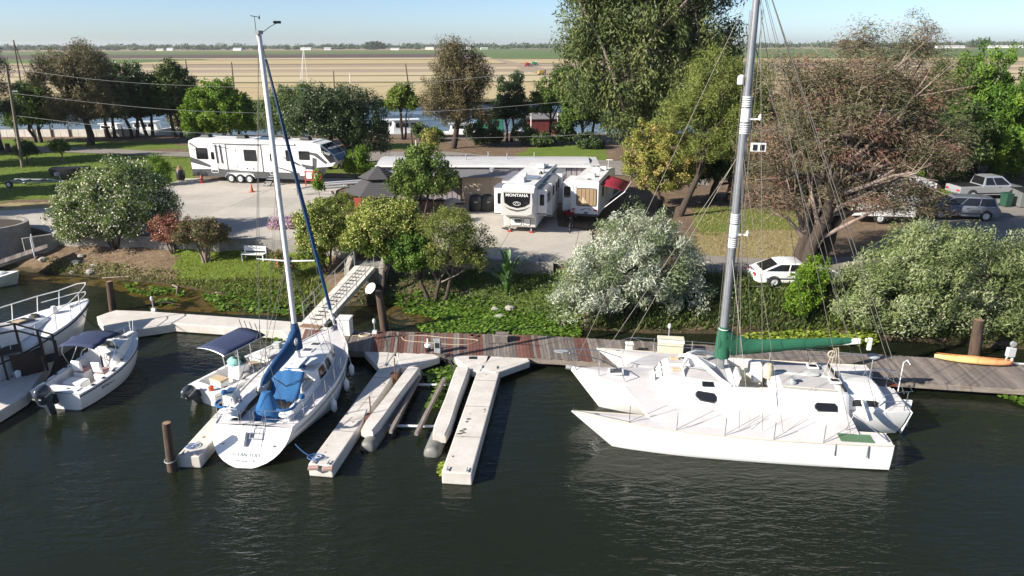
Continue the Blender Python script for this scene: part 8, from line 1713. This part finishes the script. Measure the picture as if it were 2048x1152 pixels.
raft('hyacinth_raft', 'water hyacinth caught between the lift bunks', [(845, 748), (905, 728), (930, 735), (905, 790), (880, 820), (850, 815), (868, 780)], 620, clump=-.2)
raft('hyacinth_raft', 'hyacinth between the skiff bow and the white walkway', [(510, 668), (560, 664), (592, 690), (575, 702), (545, 680)], 260)
raft('hyacinth_raft', 'yellow-green weed strip behind the green boom cover', [(1480, 676), (1600, 664), (1750, 668), (1755, 690), (1640, 692), (1500, 690)], 1900, mat=LM('yellow weed leaf', [(0, (.08, .13, .012)), (1, (.24, .29, .05))], .3), hgt=.3)
raft('hyacinth_raft', 'hyacinth corner at the right edge beside the dock', [(1995, 790), (2048, 784), (2110, 790), (2110, 815), (2048, 812)], 420)
raft('hyacinth_raft', 'hyacinth peeping under the trimaran bow', [(1160, 735), (1205, 730), (1210, 740), (1170, 742)], 120)
raft('waterline_algae', 'yellow-green weed at the left corner of the wide finger tip', [(872, 932), (888, 926), (892, 946), (878, 952)], 90, r=.06, mat=MATS['yellow weed leaf'])
raft('waterline_algae', 'weed fringe under the tip of the finger with blue rope', [(640, 944), (668, 918), (690, 900), (694, 908), (664, 948)], 120, r=.06, mat=MATS['yellow weed leaf'])
raft('waterline_algae', 'weed tuft on the dock beam near the right edge', [(1976, 772), (1996, 768), (1998, 780), (1978, 782)], 80, r=.06, hgt=.5)
# brown scum on the shallows
def scum_mat():
    m, nt, b = newmat('brown pond scum'); b.inputs['Roughness'].default_value = .25
    co = objco(nt); n1 = noise(nt, .9, 6, .65, co, .8); n2 = noise(nt, 6, 5, .7, co)
    r = ramp(nt, n2.outputs[0], [(.3, (.045, .030, .008)), (.55, (.11, .075, .018)), (.8, (.15, .14, .03))]); nt.links.new(r.outputs[0], b.inputs['Base Color'])
    t = nt.nodes.new('ShaderNodeBsdfTransparent'); mx = nt.nodes.new('ShaderNodeMixShader'); f = ramp(nt, n1.outputs[0], [(.40, (0, 0, 0)), (.52, (.92,) * 3)])
    nt.links.new(f.outputs[0], mx.inputs[0]); nt.links.new(t.outputs[0], mx.inputs[1]); nt.links.new(b.outputs[0], mx.inputs[2]); nt.links.new(mx.outputs[0], nt.nodes['Material Output'].inputs[0]); return m
SCUM = scum_mat()
for i, (poly, lab) in enumerate((([(60, 552), (210, 556), (360, 572), (480, 592), (600, 612), (612, 632), (480, 630), (300, 617), (285, 600), (220, 575), (70, 562)], 'brown algae scum over the shallows by the white walkway'), ([(700, 618), (800, 608), (900, 622), (880, 650), (800, 650)], 'olive algae film at the edge of the hyacinth raft'), ([(1440, 668), (1600, 664), (1740, 668), (1765, 676), (1740, 690), (1620, 694), (1460, 692)], 'brown film under the weed strip behind the trimaran'))):
    q = MB(); q.sheet([tuple(at(px, py, .006)) for px, py in poly]); o = q.build('algae_scum', SCUM); tag(o, lab, 'algae', kind='stuff')
# grass blades: bank lawn, bank weeds, dry fringe
GRS = LM('grass blade', [(0, (.075, .11, .014)), (.5, (.15, .185, .024)), (1, (.25, .265, .055))], .4, gain=1.5); DRG = LM('dry grass blade', [(0, (.10, .09, .035)), (1, (.30, .25, .12))], .3); RED_ = LM('reed blade', [(0, (.035, .06, .016)), (1, (.12, .15, .04))], .3)
LM('bank weed', [(0, (.05, .07, .02)), (.6, (.12, .14, .035)), (1, (.23, .22, .08))], .35)
def grass(name, label, polys, n, h, mat, z=1.0, wd=.03, minz=.03):
    PP = [(P, (max(p[0] for p in P) - min(p[0] for p in P)) * (max(p[1] for p in P) - min(p[1] for p in P))) for P in polys]; tot = sum(a for _, a in PP); L = []
    for P, a in PP:
        xs_, ys_ = [p[0] for p in P], [p[1] for p in P]
        for _ in range(int(n * a / tot)):
            x, y = rnd.uniform(min(xs_), max(xs_)), rnd.uniform(min(ys_), max(ys_))
            if inpoly(x, y, P):
                g_ = ground_h(x, y)
                if g_ > minz: L.append((x, y, g_ - .02))
    P_ = np.array(L); V = leaf_cloud(P_, (h, wd), None, None, (0.25, 0, 2.6)); o = leaf_obj(name, V, npr.uniform(0, 1, len(P_)), mat); tag(o, label, 'grass', kind='stuff'); return o
grass('grass', 'bright grass on the bank below the bench', [LAWN[4]], 30000, .15, GRS)
grass('grass', 'rough green weeds along the water line at left', [pxpoly([(100, 535), (200, 545), (350, 560), (420, 585), (350, 575), (200, 560), (90, 550)], .3), pxpoly([(110, 528), (230, 545), (360, 556), (360, 566), (200, 558), (100, 545)], .5), pxpoly([(350, 560), (640, 575), (640, 615), (430, 600)], .3)], 26000, .30, MATS['bank weed'], wd=.06)
grass('grass', 'weeds and grass on the bank below the broad-leaved plant', [pxpoly([(760, 560), (1120, 570), (1180, 645), (960, 622), (780, 605)], .7)], 14000, .26, RED_)
grass('grass', 'rank dark weeds on the bank behind the trimaran', [pxpoly([(1180, 600), (1480, 590), (1700, 600), (2100, 600), (2100, 690), (1700, 668), (1480, 662), (1180, 655)], .9)], 60000, .5, RED_, wd=.06)
grass('grass', 'dry grass tufts on the dirt bank at left', [pxpoly([(120, 490), (340, 500), (420, 540), (350, 560), (120, 540)], 1.0)], 4200, .14, DRG)
grass('grass', 'dry grass between trailers and drive', [DRY[0], LAWN[5]], 16000, .16, DRG)
grass('grass', 'short lawn around the left trailers', [LAWN[0]], 26000, .14, GRS, wd=.05)
def cover(name, label, poly, n, h, mat, size):
    P = poly; xs_, ys_ = [p[0] for p in P], [p[1] for p in P]; L = []
    for _ in range(n):
        x, y = rnd.uniform(min(xs_), max(xs_)), rnd.uniform(min(ys_), max(ys_))
        if inpoly(x, y, P) and ground_h(x, y) > .02 and g_noise(x * .7, y * .7) + .5 * g_noise(x * 2.1, y * 1.7) > rnd.uniform(-.9, .4): L.append((x, y, ground_h(x, y) + h * rnd.random() ** 1.5 * (1 + .6 * g_noise(x * 1.1, y))))
    P_ = np.array(L); tag(leaf_obj(name, leaf_cloud(P_, size, None, np.array([-.3, -.3, .9]), (0, 0, .2)), npr.uniform(0, 1, len(P_)), mat), label, 'undergrowth', kind='stuff')
cover('undergrowth', 'tangled green undergrowth on the bank behind the trimaran', pxpoly([(1180, 590), (1480, 585), (1700, 590), (2100, 590), (2100, 695), (1700, 672), (1480, 664), (1180, 658)], .9), 30000, .55, PAL, (.17, .10))
cover('undergrowth', 'tangled weeds on the bank around the twin-trunked tree', pxpoly([(700, 560), (1120, 560), (1190, 650), (960, 622), (780, 605), (700, 600)], .7), 14000, .35, PAL, (.14, .08))
cover('undergrowth', 'low weeds along the left water line', pxpoly([(95, 520), (160, 530), (230, 532), (300, 540), (360, 545), (430, 585), (350, 576), (200, 562), (80, 552)], .5), 20000, .34, MATS['bank weed'], (.15, .08))
# driftwood and fallen branches along the water line
for i, (a, b, lab) in enumerate((((205, 556), (300, 562), 'long pale stick along the left water line'), ((345, 570), (352, 592), 'curved pale branch in the brown shallows'), ((290, 612), (362, 610), 'dark floating plank beside the pale dock light'), ((430, 585), (520, 600), 'driftwood branch below the bank grass'), ((440, 578), (478, 588), 'shorter driftwood branch below the bank grass'), ((1480, 672), (1545, 684), 'pale fallen stick in the weeds behind the green boom'))):
    p, r_ = at(*a, .05), at(*b, .05); m = p.lerp(r_, .5) + Vector((.1, .25, .12)); q = MB(); q.tube([p, m, r_], [.05, .045, .02], 6); tag(q.build('driftwood', WOOD_DARK if i == 2 else BARK_PALE, smooth=True), lab, 'driftwood')
# ---------------------------------------------------------------- air
q = MB(); q.box((0, 2390, 13.2), (9200, 5420, 33.6))
hz = bpy.data.materials.new('haze air'); hz.use_nodes = True; hz.node_tree.nodes.remove(hz.node_tree.nodes['Principled BSDF'])
pv = hz.node_tree.nodes.new('ShaderNodeVolumePrincipled'); pv.inputs['Color'].default_value = (.95, .97, 1, 1); pv.inputs['Density'].default_value = .00009; pv.inputs['Anisotropy'].default_value = .2
hz.node_tree.links.new(pv.outputs[0], hz.node_tree.nodes['Material Output'].inputs['Volume'])
haze = q.build('haze', hz); tag(haze, 'thin pale air over the far fields', 'haze', kind='stuff')
